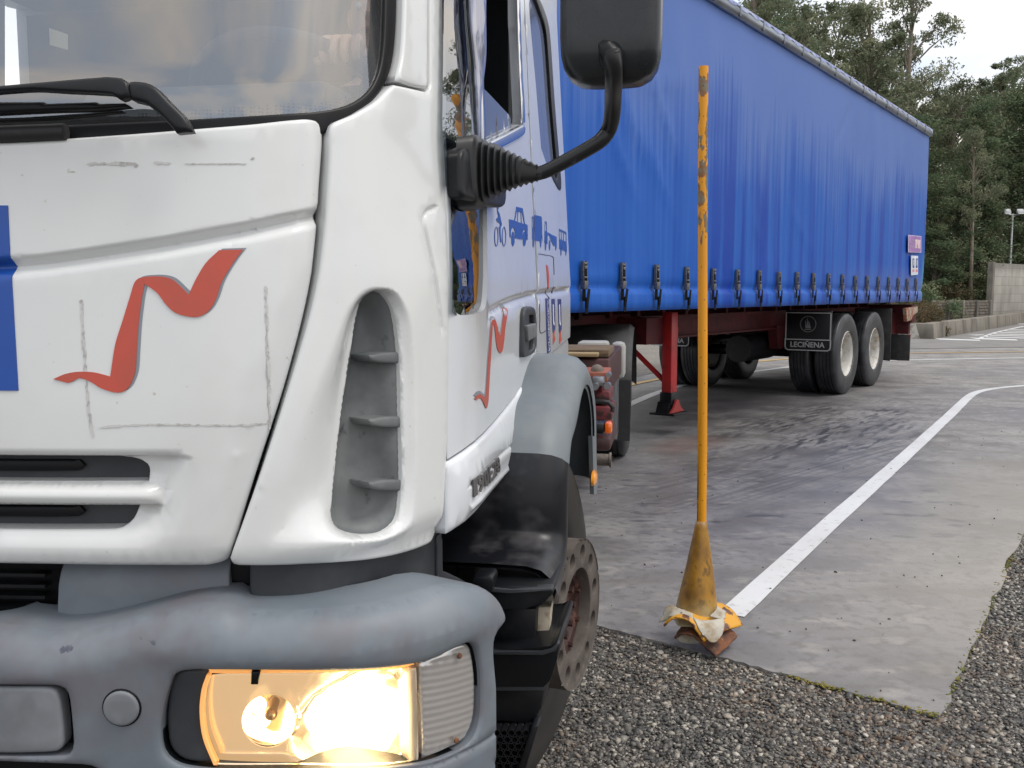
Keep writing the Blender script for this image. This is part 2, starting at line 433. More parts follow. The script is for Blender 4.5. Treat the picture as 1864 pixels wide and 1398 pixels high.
GB = glass('tinted_side_glass', (0.35, 0.4, 0.52), 1.6, 0.10, 0.01, dust=0.30, dustc=(0.28, 0.33, 0.5))
GL = glass('lamp_glass', (0.93, 0.93, 0.92), 1.45, 0.02, 0.03, dust=0.03, dustc=(0.8, 0.8, 0.8))

# ------------------------------------------------------------------ the truck
truck = thing('tractor_truck', 'white truck cab at the left with its headlamp lit and red ribbon emblems', 'truck', TF.org, -TF.a)
cx = np.linspace(0, 1.13, 240)
CAB = Skin(TF, cx, 0.11 * cx**2 + 0.29 * (cx / 1.13)**14, [(1.141, 0.475), (1.148, 0.54), (1.15, 0.62), (1.15, 2.35)],
           back=lambda h, y: (0.06 * np.clip(h - 0.95, 0, 0.65) + 0.30 * np.clip(h - 1.6, 0, 3)) * np.clip((1.7 - y) / 1.1, 0, 1),
           side=lambda h: 0.058 * np.maximum(0, h - 1.35))
def mir(right):
    """right half (top centre to bottom centre, chart) -> closed symmetric outline"""
    return list(right) + [(-p[0],) + tuple(p[1:]) for p in reversed(right)]
def neg(o): return [(-p[0],) + tuple(p[1:]) for p in reversed(o)]
def offline(pl, offs, closed=False):
    T = np.gradient(pl, axis=0); T /= np.maximum(np.hypot(*T.T), 1e-9)[:, None]; Nn = np.stack([-T[:, 1], T[:, 0]], 1)
    return [pl + Nn * o for o in offs]
# the flat plane of the side glass; chart = (distance behind the front of the door, height)
GLS = Skin(TF, [1.128, 1.1995], [0.30, 2.35], [(1.200, 2.36)], back=lambda h, y: 0.30 * np.clip(h - 1.6, 0, 3) * np.clip((1.7 - y) / 1.1, 0, 1), side=lambda h: 0.058 * np.maximum(0, h - 1.35))
# hood
HO = pc(CAB, [(0, 258), (150, 249), (300, 238), (450, 226), (540, 217), (580, 217), (596, 229), (597, 262), (591, 335), (587, 400), (566, 545), (523, 700), (470, 852), (413, 1022), (404, 1031), (380, 1036), (250, 1036), (0, 1032)])
cr = np.array(pc(CAB, [(0, 470), (75, 464), (150, 454), (300, 431), (450, 404), (590, 374)])); cro = np.argsort(cr[:, 0]); cr = cr[cro]
rt = np.array(pc(CAB, [(0, 826), (300, 826), (345, 831)])); HTOP = rt[0, 1]
RR = crom(pc(CAB, [(352, 828), (345, 860), (330, 910), (312, 960), (292, 988), (260, 998), (0, 999)]), 0.01, False)
RPOLY = np.concatenate([[[0, rt[0, 1]]], rt, RR, [[0, RR[-1, 1]]]])
bar = np.array(pc(CAB, [(0, 903), (270, 901), (287, 900)])); HB = bar[0, 1]; SBE = bar[2, 0]
HB0 = CAB.inv(200, 1000)[1]
edge_r = crom([p[:2] for p in HO[6:14]], 0.01, False)
def hood_disp(S, H):
    a = np.abs(S); q = np.interp(a, cr[:, 0], cr[:, 1]) - H
    d = np.where(q < 0, 0, np.where(q < 0.012, -0.016 * q / 0.012, -0.016 * (1 - sstep(0.012, 0.030, q))))
    Q = np.stack([a, H], 1)
    do = seg_dist(Q, RR, False); dt = HTOP - H
    ins = inside(Q, RPOLY)
    rec = np.where(ins, 0.022 * sstep(0, 0.007, dt) * sstep(0, 0.040, do), 0)
    b = np.clip(1 - ((H - HB) / 0.0155)**2, 0, 1)
    e = np.sqrt(np.clip(1 - np.clip((a - (SBE - 0.02)) / 0.02, 0, 1)**2, 0, 1))
    d = d - rec + 0.024 * np.sqrt(b) * e * ins
    d = d - 0.022 * np.clip((HB0 - H) / 0.035, 0, 1)**2
    d = d - 0.017 * np.clip(1 - seg_dist(Q, edge_r, False) / 0.034, 0, 1)
    return d
cl = crom([(0.0, cr[0, 1])] + [tuple(p) for p in cr], 0.012, False)
dn = []
for o in (0.0, 0.004, 0.008, -0.004, -0.008, -0.012, -0.016, -0.021, -0.027, -0.034): dn += [cl + [0, o], cl * [-1, 1] + [0, o]]
sx = np.arange(-1.0, 1.0, 0.012)
for o in (0.001, -0.003, -0.006, -0.010, -0.015): dn.append(np.stack([sx, 0 * sx + HTOP + o], 1))
for o in np.linspace(-0.0158, 0.0158, 11): dn.append(np.stack([sx[np.abs(sx) < SBE + 0.01], 0 * sx[np.abs(sx) < SBE + 0.01] + HB + o], 1))
S1 = mir(pc(CAB, [(0, 834), (200, 835), (240, 840), (258, 850), (262, 862), (260, 881, 'c'), (0, 881)]))
S2 = mir(pc(CAB, [(0, 925), (243, 926, 'c'), (232, 950), (214, 965), (190, 968), (0, 968)]))
hood = panel(CAB, 'front_panel', mir(HO), WHITE, truck, 0.035, [S1, S2], 0.024, 0.010, 0.007, 0.007, hood_disp, erh=0.003, dense=dn)
gi = panel(CAB, 'grille_insert', mir(pc(CAB, [(0, 815), (285, 815, 'c'), (285, 985, 'c'), (0, 985)])), DARKG, truck, 0.01, (), 0.05, 0.03, 0, 0, None, -0.050)
for py in (857, 943):
    o_ = mir(pc(CAB, [(0, py - 11), (118, py - 10), (128, py), (118, py + 9), (0, py + 10)]))
    panel(CAB, 'grille_slot', o_, SEAL, gi, 0.012, (), 0.05, 0.012, 0.003, 0.003, None, -0.040)
# decals on the front
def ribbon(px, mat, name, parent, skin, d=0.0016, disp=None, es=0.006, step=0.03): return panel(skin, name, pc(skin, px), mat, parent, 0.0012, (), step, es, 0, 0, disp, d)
def c5(x, y, *k): return (x / 3.038, 360 + y / 3.038) + k
rp = [c5(298, 1002, 'c'), c5(360, 975), c5(430, 962), c5(520, 965), c5(612, 988, 'c'), c5(640, 810), c5(680, 680), c5(720, 550), c5(745, 470), c5(770, 445), c5(820, 436), c5(900, 436), c5(960, 455), c5(1045, 535, 'c'), c5(1090, 440), c5(1140, 360), c5(1212, 290, 'c'), c5(1345, 286, 'c'), c5(1290, 360), c5(1230, 460), c5(1195, 560), c5(1160, 620), c5(1110, 655), c5(1050, 658), c5(970, 635), c5(920, 590), c5(870, 525), c5(812, 483), c5(802, 476, 'c'), c5(785, 560), c5(768, 700), c5(758, 850), c5(750, 960), c5(725, 1030), c5(690, 1068), c5(640, 1076), c5(560, 1052), c5(500, 1015), c5(440, 996), c5(410, 1012, 'c'), c5(378, 1024, 'c')]
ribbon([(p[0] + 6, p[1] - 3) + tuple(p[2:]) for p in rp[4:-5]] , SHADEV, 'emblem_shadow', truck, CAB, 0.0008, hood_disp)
rb = ribbon(rp, REDV, 'ribbon_emblem', truck, CAB, 0.0018, hood_disp)
rb['label'] = 'large red ribbon emblem on the front panel'
bo = crom([CAB.inv(0, 373).tolist() + ['c']][0:0] or [tuple(CAB.inv(15, 374)) + ('c',), tuple(CAB.inv(19, 465)) + ('c',), tuple(CAB.inv(34, 711)) + ('c',), (-CAB.inv(34, 711)[0], CAB.inv(34, 711)[1], 'c'), (-CAB.inv(19, 465)[0], CAB.inv(19, 465)[1], 'c'), (-CAB.inv(15, 374)[0], CAB.inv(15, 374)[1], 'c')], 0.004)
panel(CAB, 'blue_board', [tuple(p) for p in bo], BLUE, truck, 0.0015, (), 0.02, 0.004, 0, 0, hood_disp, 0.0016, dense=dn[:20])
def strip(px, w, name, mat, parent, skin, disp=None, d=0.0008):
    """a ragged strip along pixel points, width w in pixels"""
    P = crom(px, 5, False); T = np.gradient(P, axis=0); T /= np.hypot(*T.T)[:, None]; Nn = np.stack([-T[:, 1], T[:, 0]], 1)
    w = np.asarray(w) if np.ndim(w) else w; j = (0.1 + 0.9 * RNG.random(len(P))) * w / 2; j2 = (0.1 + 0.9 * RNG.random(len(P))) * w / 2; j[[0, -1]] = 0.1; j2[[0, -1]] = 0.1
    o = [tuple(p) + ('c',) for p in P + Nn * j[:, None]] + [tuple(p) + ('c',) for p in (P - Nn * j2[:, None])[::-1]]
    return panel(skin, name, pc(skin, o), mat, parent, 0.0002, (), 0.05, 0.02, 0, 0, disp, d)
for px, w in (([(148, 545), (152, 620), (157, 690), (163, 755), (170, 797)], 8), ([(484, 520), (486, 600), (490, 690), (492, 785)], 8), ([(180, 778), (260, 773), (370, 774), (488, 773)], 6), ([(158, 299), (200, 298), (252, 300)], 10), ([(280, 296), (312, 298)], 7), ([(336, 298), (390, 298), (449, 298)], 4), ([(456, 290), (464, 287)], 6), ([(125, 312), (137, 313)], 4)):
    strip(px, w, 'tape_mark', TAPE, hood, CAB, hood_disp)
# corner panel with air deflector
CP = pc(CAB, [(602, 236), (610, 223), (650, 206), (688, 183), (708, 163), (720, 154, 'c'), (779, 167, 'c'), (784, 160, 'c'), (784, -250, 'c'), (807, -250, 'c'), (808, 0), (809, 150), (812, 330), (817, 470), (820, 600), (818, 760), (813, 860), (808, 972, 'c'), (800, 990), (760, 1007), (700, 1021), (600, 1031), (445, 1034), (424, 1031), (418, 1018, 'c'), (473, 865), (528, 700), (569, 560), (590, 440), (598, 340), (601, 290)])
SCO = crom(pc(CAB, [(684, 524), (656, 534), (629, 570), (592, 663), (551, 755), (498, 892), (486, 965), (494, 990), (560, 991), (640, 986), (706, 980), (752, 945), (760, 755), (750, 594), (726, 538)]), 0.012)
HOLE = [tuple(CAB.inv(x_, y_, -0.042 + 0.030 * min(1, max(0, (x_ - 640) / 70)))) for x_, y_ in [(691, 530), (668, 535), (653, 558), (639, 631), (621, 778), (607, 915), (606, 942), (618, 962), (647, 972), (684, 973), (711, 964), (728, 938), (734, 869), (732, 755), (729, 640), (721, 572), (709, 541)]]
HO2 = crom(HOLE, 0.012); SL, SR = CAB.inv(620, 780)[0], CAB.inv(735, 780)[0]
NOT = crom(pc(CAB, [(792, 379), (778, 386), (772, 405), (779, 440), (795, 520), (806, 600)]), 0.01, False)
def corner_disp(S, H):
    Q = np.stack([np.abs(S), H], 1); i = inside(Q, SCO); dl = seg_dist(Q, SCO); do = seg_dist(Q, HO2)
    wr_ = 1 - 0.75 * sstep(SL + 0.02, SR, np.abs(S)); d = -np.where(i, 0.045 * wr_ * sstep(0, 1, dl / (dl + do + 1e-6)) , 0.0)
    n = seg_dist(Q, NOT, False)
    return d - 0.006 * np.clip(1 - n / 0.007, 0, 1) - 0.016 * np.clip((CAB.inv(600, 985)[1] - H) / 0.035, 0, 1)**2
dc = offline(SCO, (0.0, 0.003, -0.003, 0.006, -0.006, 0.014, 0.024)) + offline(HO2, (0.004, 0.008, -0.004, -0.008, -0.012, 0.012, -0.016, 0.016, 0.020, -0.020)) + offline(NOT, (0, 0.003, -0.003, 0.006, -0.006, 0.009, -0.009))
for sgn in (1, -1):
    f = (lambda o: o) if sgn == 1 else neg
    cpn = panel(CAB, 'corner_panel', f(CP), WHITE, truck, 0.035, [f(HOLE)], 0.022, 0.010, 0.006, 0.006, corner_disp, erh=0.004, dense=[d * [sgn, 1] for d in dc])
    big = pc(CAB, [(695, 510), (660, 520), (635, 555), (605, 775), (592, 950), (612, 990), (695, 996), (765, 965), (772, 760), (760, 600), (732, 540)])
    def ldisp(S, H):
        Q = np.stack([np.abs(S), H], 1); dh = np.where(inside(Q, HO2), seg_dist(Q, HO2), 0); w = 0.25 + 0.75 * sstep(SL, SR, np.abs(S))
        return -0.062 + 0.040 * sstep(SL + 0.02, SR, np.abs(S)) - 0.034 * w * sstep(0.0, 0.030, dh)
    lin = panel(CAB, 'deflector_liner', f(big), GREYP, cpn, 0.006, (), 0.008, 0.012, 0, 0, ldisp, 0.0)
    for y0 in (652, 769, 884):
        fo = pc(CAB, [(674, y0 - 5, 'c'), (700, y0 - 10), (768, y0 - 12, 'c'), (768, y0 + 10, 'c'), (700, y0 + 9), (678, y0 + 5)], -0.017)
        panel(CAB, 'fin', f(fo), GREYP, lin, 0.06, (), 0.012, 0.006, 0.004, 0.004, None, -0.017)
    pil = pc(CAB, [(781, -250, 'c'), (781, 152, 'c'), (777, 161), (750, 156), (723, 146, 'c'), (733, 95), (737, 0), (740, -250, 'c')])
    panel(CAB, 'pillar_cover', f(pil), WHITE, truck, 0.03, (), 0.03, 0.012, 0.006, 0.006)
    # dark plastic below
    panel(CAB, 'lower_trim', f(pc(CAB, [(455, 1000, 'c'), (640, 1000), (802, 950, 'c'), (803, 1072, 'c'), (740, 1100), (600, 1130), (455, 1135, 'c')], -0.04)), DARKG, truck, 0.03, (), 0.03, 0.02, 0.006, 0.006, None, -0.036)
    panel(CAB, 'lower_trim', f(pc(CAB, [(385, 1000, 'c'), (470, 1000, 'c'), (470, 1150, 'c'), (385, 1150, 'c')], -0.06)), SEAL, truck, 0.02, (), 0.03, 0.02, 0, 0, None, -0.075)
    panel(CAB, 'front_valance', f(pc(CAB, [(92, 1010, 'c'), (412, 1010, 'c'), (413, 1075), (418, 1098), (430, 1125, 'c'), (300, 1160), (85, 1180, 'c')], -0.03)), BUMP, truck, 0.02, (), 0.03, 0.02, 0.004, 0.004, lambda S, H: -0.03 * np.clip((H - CAB.inv(200, 1090)[1]) / 0.05, 0, 1)**2, -0.055)
panel(CAB, 'radiator_intake', mir(pc(CAB, [(0, 1010), (95, 1010, 'c'), (95, 1190, 'c'), (0, 1190)], -0.08)), SEAL, truck, 0.02, (), 0.05, 0.03, 0, 0, None, -0.10)
for k in range(6):
    panel(CAB, 'intake_slat', mir(pc(CAB, [(0, 1040 + 20 * k), (88, 1041 + 20 * k, 'c'), (88, 1047 + 20 * k, 'c'), (0, 1046 + 20 * k)], -0.08)), BLACK, truck, 0.02, (), 0.08, 0.03, 0, 0, None, -0.07)
# cabin: glass, seal, cowl, door, side
GH = CAB.inv(0, 228)[1]
gl_in = mir([(0.30, 2.40), (0.85, 2.39), (CAB.inv(714, -200)[0], 2.34)] + pc(CAB, [(713, 0), (710, 80), (701, 130), (681, 165), (645, 188), (590, 199), (480, 206), (330, 214), (150, 222), (0, 229)]))
gl_out = mir([(0.30, 2.46), (0.88, 2.45), (CAB.inv(736, -200)[0], 2.42)] + pc(CAB, [(735, 0), (733, 60), (727, 112), (714, 150), (690, 182), (650, 210), (600, 240), (480, 262), (0, 300)]))
panel(CAB, 'windscreen_seal', gl_out, SEAL, truck, 0.03, [gl_in], 0.05, 0.012, 0.004, 0.004, None, -0.014)
ws = panel(CAB, 'windscreen', mir([(p[0] * 1.012, p[1] + (0.012 if p[1] > 2 else -0.012)) for p in gl_in[:len(gl_in) // 2]]), GW, truck, 0.0, (), 0.05, 0.02, 0, 0, None, -0.02)
frit = mir([(0.30, 2.405), (0.86, 2.395), (CAB.inv(716, -200)[0], 2.35)] + pc(CAB, [(715, 0), (712, 80), (703, 131), (683, 167), (646, 191), (590, 202), (330, 217), (0, 232)]))
frit_in = mir([(0.30, 2.36), (0.84, 2.35), (CAB.inv(702, -200)[0], 2.31)] + pc(CAB, [(703, 0), (701, 75), (692, 120), (672, 150), (640, 172), (590, 181), (330, 196), (0, 210)]))
fm = bpy.data.materials.new('windscreen_dots'); fm.use_nodes = True; t_ = fm.node_tree; N_ = t_.nodes; K_ = t_.links.new
N_.clear(); o_ = N_.new('ShaderNodeOutputMaterial'); a_ = N_.new('ShaderNodeBsdfTransparent'); b_ = N_.new('ShaderNodeBsdfDiffuse'); b_.inputs[0].default_value = (0.03, 0.03, 0.035, 1)
v_ = N_.new('ShaderNodeTexVoronoi'); v_.inputs['Scale'].default_value = 190; v_.inputs['Randomness'].default_value = 0; m_ = N_.new('ShaderNodeMath'); m_.operation = 'LESS_THAN'; m_.inputs[1].default_value = 0.38
tc_ = N_.new('ShaderNodeTexCoord'); x_ = N_.new('ShaderNodeMixShader'); K_(tc_.outputs['Object'], v_.inputs['Vector']); K_(v_.outputs['Distance'], m_.inputs[0]); K_(m_.outputs[0], x_.inputs[0]); K_(a_.outputs[0], x_.inputs[1]); K_(b_.outputs[0], x_.inputs[2]); K_(x_.outputs[0], o_.inputs['Surface'])
panel(CAB, 'dotted_band', frit, fm, ws, 0.0, [frit_in], 0.05, 0.012, 0, 0, None, -0.024)
panel(CAB, 'inspection_sticker', pc(CAB, [(92, 52, 'c'), (126, 64, 'c'), (126, 92, 'c'), (93, 83, 'c')], -0.03), M('sticker_cream', (0.55, 0.5, 0.36), 0.6), ws, 0.0005, (), 0.02, 0.01, 0, 0, None, -0.026)
panel(CAB, 'cowl', mir([(0.3, GH + 0.02), (0.9, GH + 0.02, 'c'), (1.0, GH - 0.02, 'c'), (1.0, GH - 0.10, 'c'), (0.3, GH - 0.10)]), BLACK, truck, 0.02, (), 0.05, 0.03, 0, 0, None, -0.045)
# wiper arms
def onw(px, py, d): return CAB.at(px, py, d)
wp = thing('wiper', None, None); wp.parent = truck
panel(CAB, 'wiper_arm', pc(CAB, [(352, 240, 'c'), (322, 243, 'c'), (309, 227), (288, 206), (264, 189), (243, 184), (234, 176), (231, 160, 'c'), (237, 149), (255, 149), (270, 152), (286, 161), (309, 185), (338, 214)], 0.05), BLACK, wp, 0.016, (), 0.02, 0.008, 0.006, 0.006, None, 0.055, closed_back=True)
panel(CAB, 'wiper_arm', pc(CAB, [(-160, 172), (7, 156), (100, 148), (196, 140, 'c'), (222, 143), (234, 152, 'c'), (238, 176, 'c'), (221, 183), (206, 173), (120, 168), (50, 165), (-160, 182)], 0.055), BLACK, wp, 0.014, (), 0.02, 0.008, 0.004, 0.005, None, 0.060, closed_back=True)
panel(CAB, 'wiper_blade', pc(CAB, [(-200, 186), (0, 186), (80, 186, 'c'), (84, 189, 'c'), (176, 186, 'c'), (180, 189, 'c'), (228, 188, 'c'), (236, 194, 'c'), (178, 200), (84, 203), (0, 207), (-200, 218)], 0.03), SEAL, wp, 0.016, (), 0.02, 0.008, 0.004, 0.004, None, 0.034, closed_back=True)
panel(CAB, 'wiper_blade', pc(CAB, [(-200, 222), (0, 216), (120, 211), (225, 202, 'c'), (226, 205, 'c'), (120, 216), (0, 222), (-200, 229)], 0.015), SEAL, wp, 0.010, (), 0.02, 0.01, 0.002, 0.002, None, 0.020, closed_back=True)
b = B()
b.tube([onw(x, y, 0.0) for x, y in [(-60, 247), (40, 243), (120, 240)]], 0.012, 10)
b.done('washer_hose', RUB, wp)
# door and rear side panel
sx_ = lambda px, py: CAB.inv(px, py)
DF = sx_(821, 600)[0] + 0.004; DR = sx_(977, 560)[0]; RE = sx_(1036, 470)[0]
DOOR = [(DF - 0.002, 2.5, 'c'), (DR, 2.5, 'c')] + pc(CAB, [(976, 664, 'c'), (940, 716), (900, 765), (850, 812), (814, 836, 'c')])
WIN = [tuple(sx_(811, 0)) + ('c',)] + pc(CAB, [(812, 150), (814, 300), (815, 330, 'c'), (878, 275, 'c'), (884, 262, 'c'), (951, 226), (954, 215), (951, 150), (947, 60), (944, 0)])
WIN = [(WIN[0][0], 2.38)] + WIN[1:-1] + [(WIN[-1][0] + 0.002, 2.0), (WIN[-1][0] - 0.01, 2.38)]
LWIN = pc(CAB, [(820, 345, 'c'), (822, 420), (825, 540), (829, 566), (840, 574), (872, 569), (882, 562), (886, 540), (887, 440), (886, 345, 'c')])
crd = crom(pc(CAB, [(891, 559), (915, 546), (945, 535), (975, 528), (1036, 521)]), 0.02, False)
def side_disp(S, H):
    a = np.abs(S); q = np.interp(a, crd[:, 0], crd[:, 1], left=9) - H
    q = np.where(a < crd[0, 0], -1, q)
    return np.where((q > 0) & (q < 0.012), -0.009 * q / 0.012, np.where((q >= 0.012) & (q < 0.03), -0.009 * (1 - sstep(0.012, 0.03, q)), 0))
dd_ = [crd + [0, o] for o in (0, 0.004, -0.004, -0.008, -0.012, -0.016, -0.022, -0.03)]
RPAN = [(DR + 0.0004, 2.5, 'c'), (RE, 2.5, 'c'), (RE, sx_(1036, 614)[1], 'c')] + pc(CAB, [(1000, 645), (980, 664, 'c')])
RWIN = pc(CAB, [(963, 0), (975, 150), (985, 270, 'c'), (1000, 312), (1016, 344), (1020, 335), (1009, 200), (999, 60), (990, 20), (975, -12)])
for sgn in (1, -1):
    f = (lambda o: o) if sgn == 1 else neg
    door = panel(CAB, 'door', f(DOOR), WHITE2, truck, 0.03, [f(WIN), f(LWIN)], 0.045, 0.014, 0, 0, side_disp, erh=0.004, dense=[d * [sgn, 1] for d in dd_])
    panel(GLS, 'door_window_front', f([(GLS.inv(808, 0)[0], 2.39, 'c')] + pc(GLS, [(808, 0), (811, 340, 'c'), (878, 300, 'c'), (876, 200), (870, 60), (867, 0)]) + [(GLS.inv(867, 0)[0], 2.39, 'c')]), GS, door, 0.0, (), 0.06, 0.03, 0, 0, None, 0.0)
    panel(GLS, 'lower_vision_window', f(pc(GLS, [(819, 335, 'c'), (822, 568, 'c'), (835, 577, 'c'), (888, 577, 'c'), (888, 335, 'c')])), GS, door, 0.0, (), 0.06, 0.03, 0, 0, None, 0.0)
    panel(CAB, 'window_glass', f(pc(CAB, [(884, 150, 'c'), (905, 172), (941, 212, 'c'), (943, 232, 'c'), (884, 264, 'c')])), GB, door, 0.0, (), 0.05, 0.02, 0, 0, None, -0.016)
    panel(CAB, 'window_trim', f(pc(CAB, [(880, 262, 'c'), (952, 226, 'c'), (953, 240), (948, 248), (884, 282, 'c')])), CHROME, door, 0.01, (), 0.03, 0.014, 0.005, 0.004, None, 0.006)
    panel(CAB, 'window_trim', f([(sx_(866, 0)[0], 2.38, 'c'), (sx_(870, 0)[0], 2.38, 'c')] + pc(CAB, [(870, 0), (877, 120), (883, 262, 'c'), (878, 266, 'c'), (871, 120), (864, 0)])), CHROME, door, 0.003, (), 0.03, 0.02, 0.001, 0.001, None, 0.003)
    panel(CAB, 'window_trim', f([(sx_(941, 0)[0], 2.38, 'c'), (sx_(945, 0)[0], 2.38, 'c')] + pc(CAB, [(945, 0), (949, 120), (955, 222, 'c'), (949, 225, 'c'), (944, 120), (940, 0)])), CHROME, door, 0.003, (), 0.03, 0.02, 0.001, 0.001, None, 0.003)
    rs = panel(CAB, 'rear_side_panel', f(RPAN), WHITE2, truck, 0.03, [f(RWIN)], 0.045, 0.014, 0, 0, side_disp, erh=0.004, dense=[d * [sgn, 1] for d in dd_])
    panel(CAB, 'side_window', f(pc(CAB, [(960, -40), (973, 150), (983, 280), (1000, 325), (1018, 350), (1024, 335), (1012, 200), (1000, 40), (980, -40)])), GB, rs, 0.0, (), 0.05, 0.02, 0, 0, None, -0.008)
    o1 = pc(CAB, [(973, -20, 'c'), (990, 18), (1000, 60), (1010, 200), (1021, 334), (1017, 346), (1001, 316), (1002, 308), (1012, 325), (1014, 318), (1004, 200), (994, 65), (984, 25), (968, -20, 'c')])
    panel(CAB, 'window_seal', f(o1), SEAL, rs, 0.01, (), 0.03, 0.012, 0.003, 0.003, None, 0.002)
    # grey panel below the rear side panel
    panel(CAB, 'lower_side_panel', f([tuple(sx_(981, 668)) + ('c',), tuple(sx_(1000, 649)), (RE - 0.002, sx_(1036, 617)[1], 'c'), (RE - 0.002, 0.98, 'c'), (sx_(981, 700)[0], 0.98, 'c')]), M('warm_grey_paint', (0.36, 0.37, 0.38), 0.4), truck, 0.03, (), 0.05, 0.02, 0.004, 0.004, None, -0.006)
    # white fairing with the type lettering
    fo = pc(CAB, [(812, 842, 'c'), (850, 817), (900, 770), (938, 722), (952, 701), (959, 716), (958, 770), (950, 810), (930, 850), (880, 912), (812, 972, 'c')])
    gro = crom(pc(CAB, [(845, 880), (880, 845), (921, 809)]), 0.01, False); gr2 = crom(pc(CAB, [(845, 925), (880, 890), (918, 852)]), 0.01, False)
    gdisp = lambda S, H: 0.012 * np.sin(np.clip(seg_dist(np.stack([np.abs(S), H], 1), FAI) / 0.06, 0, 1) * np.pi / 2) - 0.004 * np.clip(1 - seg_dist(np.stack([np.abs(S), H], 1), gro, False) / 0.006, 0, 1) + 0.006 * np.clip(1 - seg_dist(np.stack([np.abs(S), H], 1), gr2, False) / 0.010, 0, 1)
    FAI = crom(fo, 0.012)
    fa = panel(CAB, 'lower_fairing', f(fo), WHITE2, truck, 0.04, (), 0.03, 0.012, 0.008, 0.006, gdisp, 0.004, dense=[d * [sgn, 1] for d in offline(gro, (0, 0.003, -0.003, 0.006, -0.006)) + offline(gr2, (0, 0.005, -0.005, 0.01, -0.01))])
    # gap closer under the fairing
    panel(CAB, 'corner_bracket', f(pc(CAB, [(806, 980, 'c'), (815, 965, 'c'), (816, 1040, 'c'), (870, 1066, 'c'), (840, 1075, 'c'), (806, 1060, 'c')], -0.02)), DARKG, truck, 0.02, (), 0.03, 0.02, 0.003, 0.003, None, -0.03)
gdq = gdisp
BQ = [np.array(p) for p in pc(CAB, [(857, 909), (912, 856), (909, 829), (855, 877)], 0.018)]
BADGE = M('badge_plastic', (0.10, 0.095, 0.095), 0.4)
for i_, ch_ in enumerate('190E28'):
    u0, u1 = (i_ + 0.10) / 6, (i_ + 0.90) / 6
    lq = [BQ[0] + (BQ[1] - BQ[0]) * u0, BQ[0] + (BQ[1] - BQ[0]) * u1, BQ[3] + (BQ[2] - BQ[3]) * u1, BQ[3] + (BQ[2] - BQ[3]) * u0]
    if ch_ == '1': lq[0] = lq[0] + (lq[1] - lq[0]) * 0.35; lq[3] = lq[3] + (lq[2] - lq[3]) * 0.35
    text_on(CAB, 'type_letter', ch_, lq, BADGE, truck, 0.016, 0.003, 0.02, None)
# ---- side decals (left side only, as seen)
def c4(x, y, *k): return (860 + x / 4.66, 350 + y / 4.66) + k
def sdec(px, mat, name, d=0.0012, label=None):
    o = panel(CAB, name, pc(CAB, px), mat, truck, 0.0008, (), 0.03, 0.004, 0, 0, side_disp, d)
    if label: o['label'] = label
    return o
sr = [c4(300, 985, 'c'), c4(290, 1060), c4(275, 1150), c4(265, 1260), c4(252, 1340), c4(235, 1362), c4(215, 1345), c4(200, 1290), c4(190, 1200), c4(180, 1130), c4(170, 1120), c4(165, 1180), c4(158, 1280), c4(152, 1400), c4(140, 1600), c4(132, 1760), c4(122, 1820), c4(110, 1832), c4(95, 1800), c4(75, 1760), c4(55, 1745), c4(30, 1760), c4(12, 1750, 'c'), c4(40, 1720), c4(65, 1712), c4(90, 1730), c4(105, 1735), c4(112, 1690), c4(118, 1600), c4(130, 1420), c4(140, 1300), c4(150, 1180), c4(158, 1110), c4(168, 1085), c4(185, 1080), c4(200, 1110), c4(210, 1150), c4(222, 1200), c4(235, 1215, 'c'), c4(248, 1130), c4(258, 1050), c4(268, 970, 'c')]
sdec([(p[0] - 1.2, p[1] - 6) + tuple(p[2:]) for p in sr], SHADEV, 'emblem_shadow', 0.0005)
sdec(sr, REDV, 'ribbon_emblem', 0.0014, 'narrow red ribbon emblem on the door')
sdec([c4(622, 615, 'c'), c4(638, 625, 'c'), c4(648, 720), c4(646, 800, 'c'), c4(638, 830, 'c'), c4(632, 725)], REDV, 'ribbon_emblem', 0.0014)
sdec([c4(617, 900, 'c'), c4(645, 903, 'c'), c4(652, 1100, 'c'), c4(660, 1350, 'c'), c4(632, 1370, 'c'), c4(624, 1150, 'c')], M('navy_vinyl', (0.03, 0.04, 0.19), 0.4), 'lettered_strip')
text_on(CAB, 'strip_lettering', 'AUTOESCUELA', pc(CAB, [c4(640, 1350), c4(627, 915), c4(634, 915), c4(653, 1350)]), M('white_vinyl', (0.75, 0.77, 0.8), 0.4), truck, 0.0024, 0.0005, 0.0, None)
for x0 in (668, 722):
    nv = MATS['navy_vinyl']
    sdec([c4(x0, 905, 'c'), c4(x0 + 28, 905, 'c'), c4(x0 + 33, 1160, 'c'), c4(x0 + 12, 1195, 'c'), c4(x0 + 6, 1100, 'c')], nv, 'letter_board')
    sdec([c4(x0 + 9, 955, 'c'), c4(x0 + 15, 950, 'c'), c4(x0 + 18, 1080), c4(x0 + 24, 1120), c4(x0 + 20, 1130, 'c'), c4(x0 + 12, 1115, 'c')], MATS['white_vinyl'], 'letter_board_panel', 0.0022)
    sdec([c4(x0 + 14, 1200, 'c'), c4(x0 + 22, 1180), c4(x0 + 30, 1172, 'c'), c4(x0 + 26, 1210), c4(x0 + 34, 1250, 'c'), c4(x0 + 24, 1270), c4(x0 + 14, 1290, 'c'), c4(x0 + 12, 1240)], REDV, 'red_sticker')
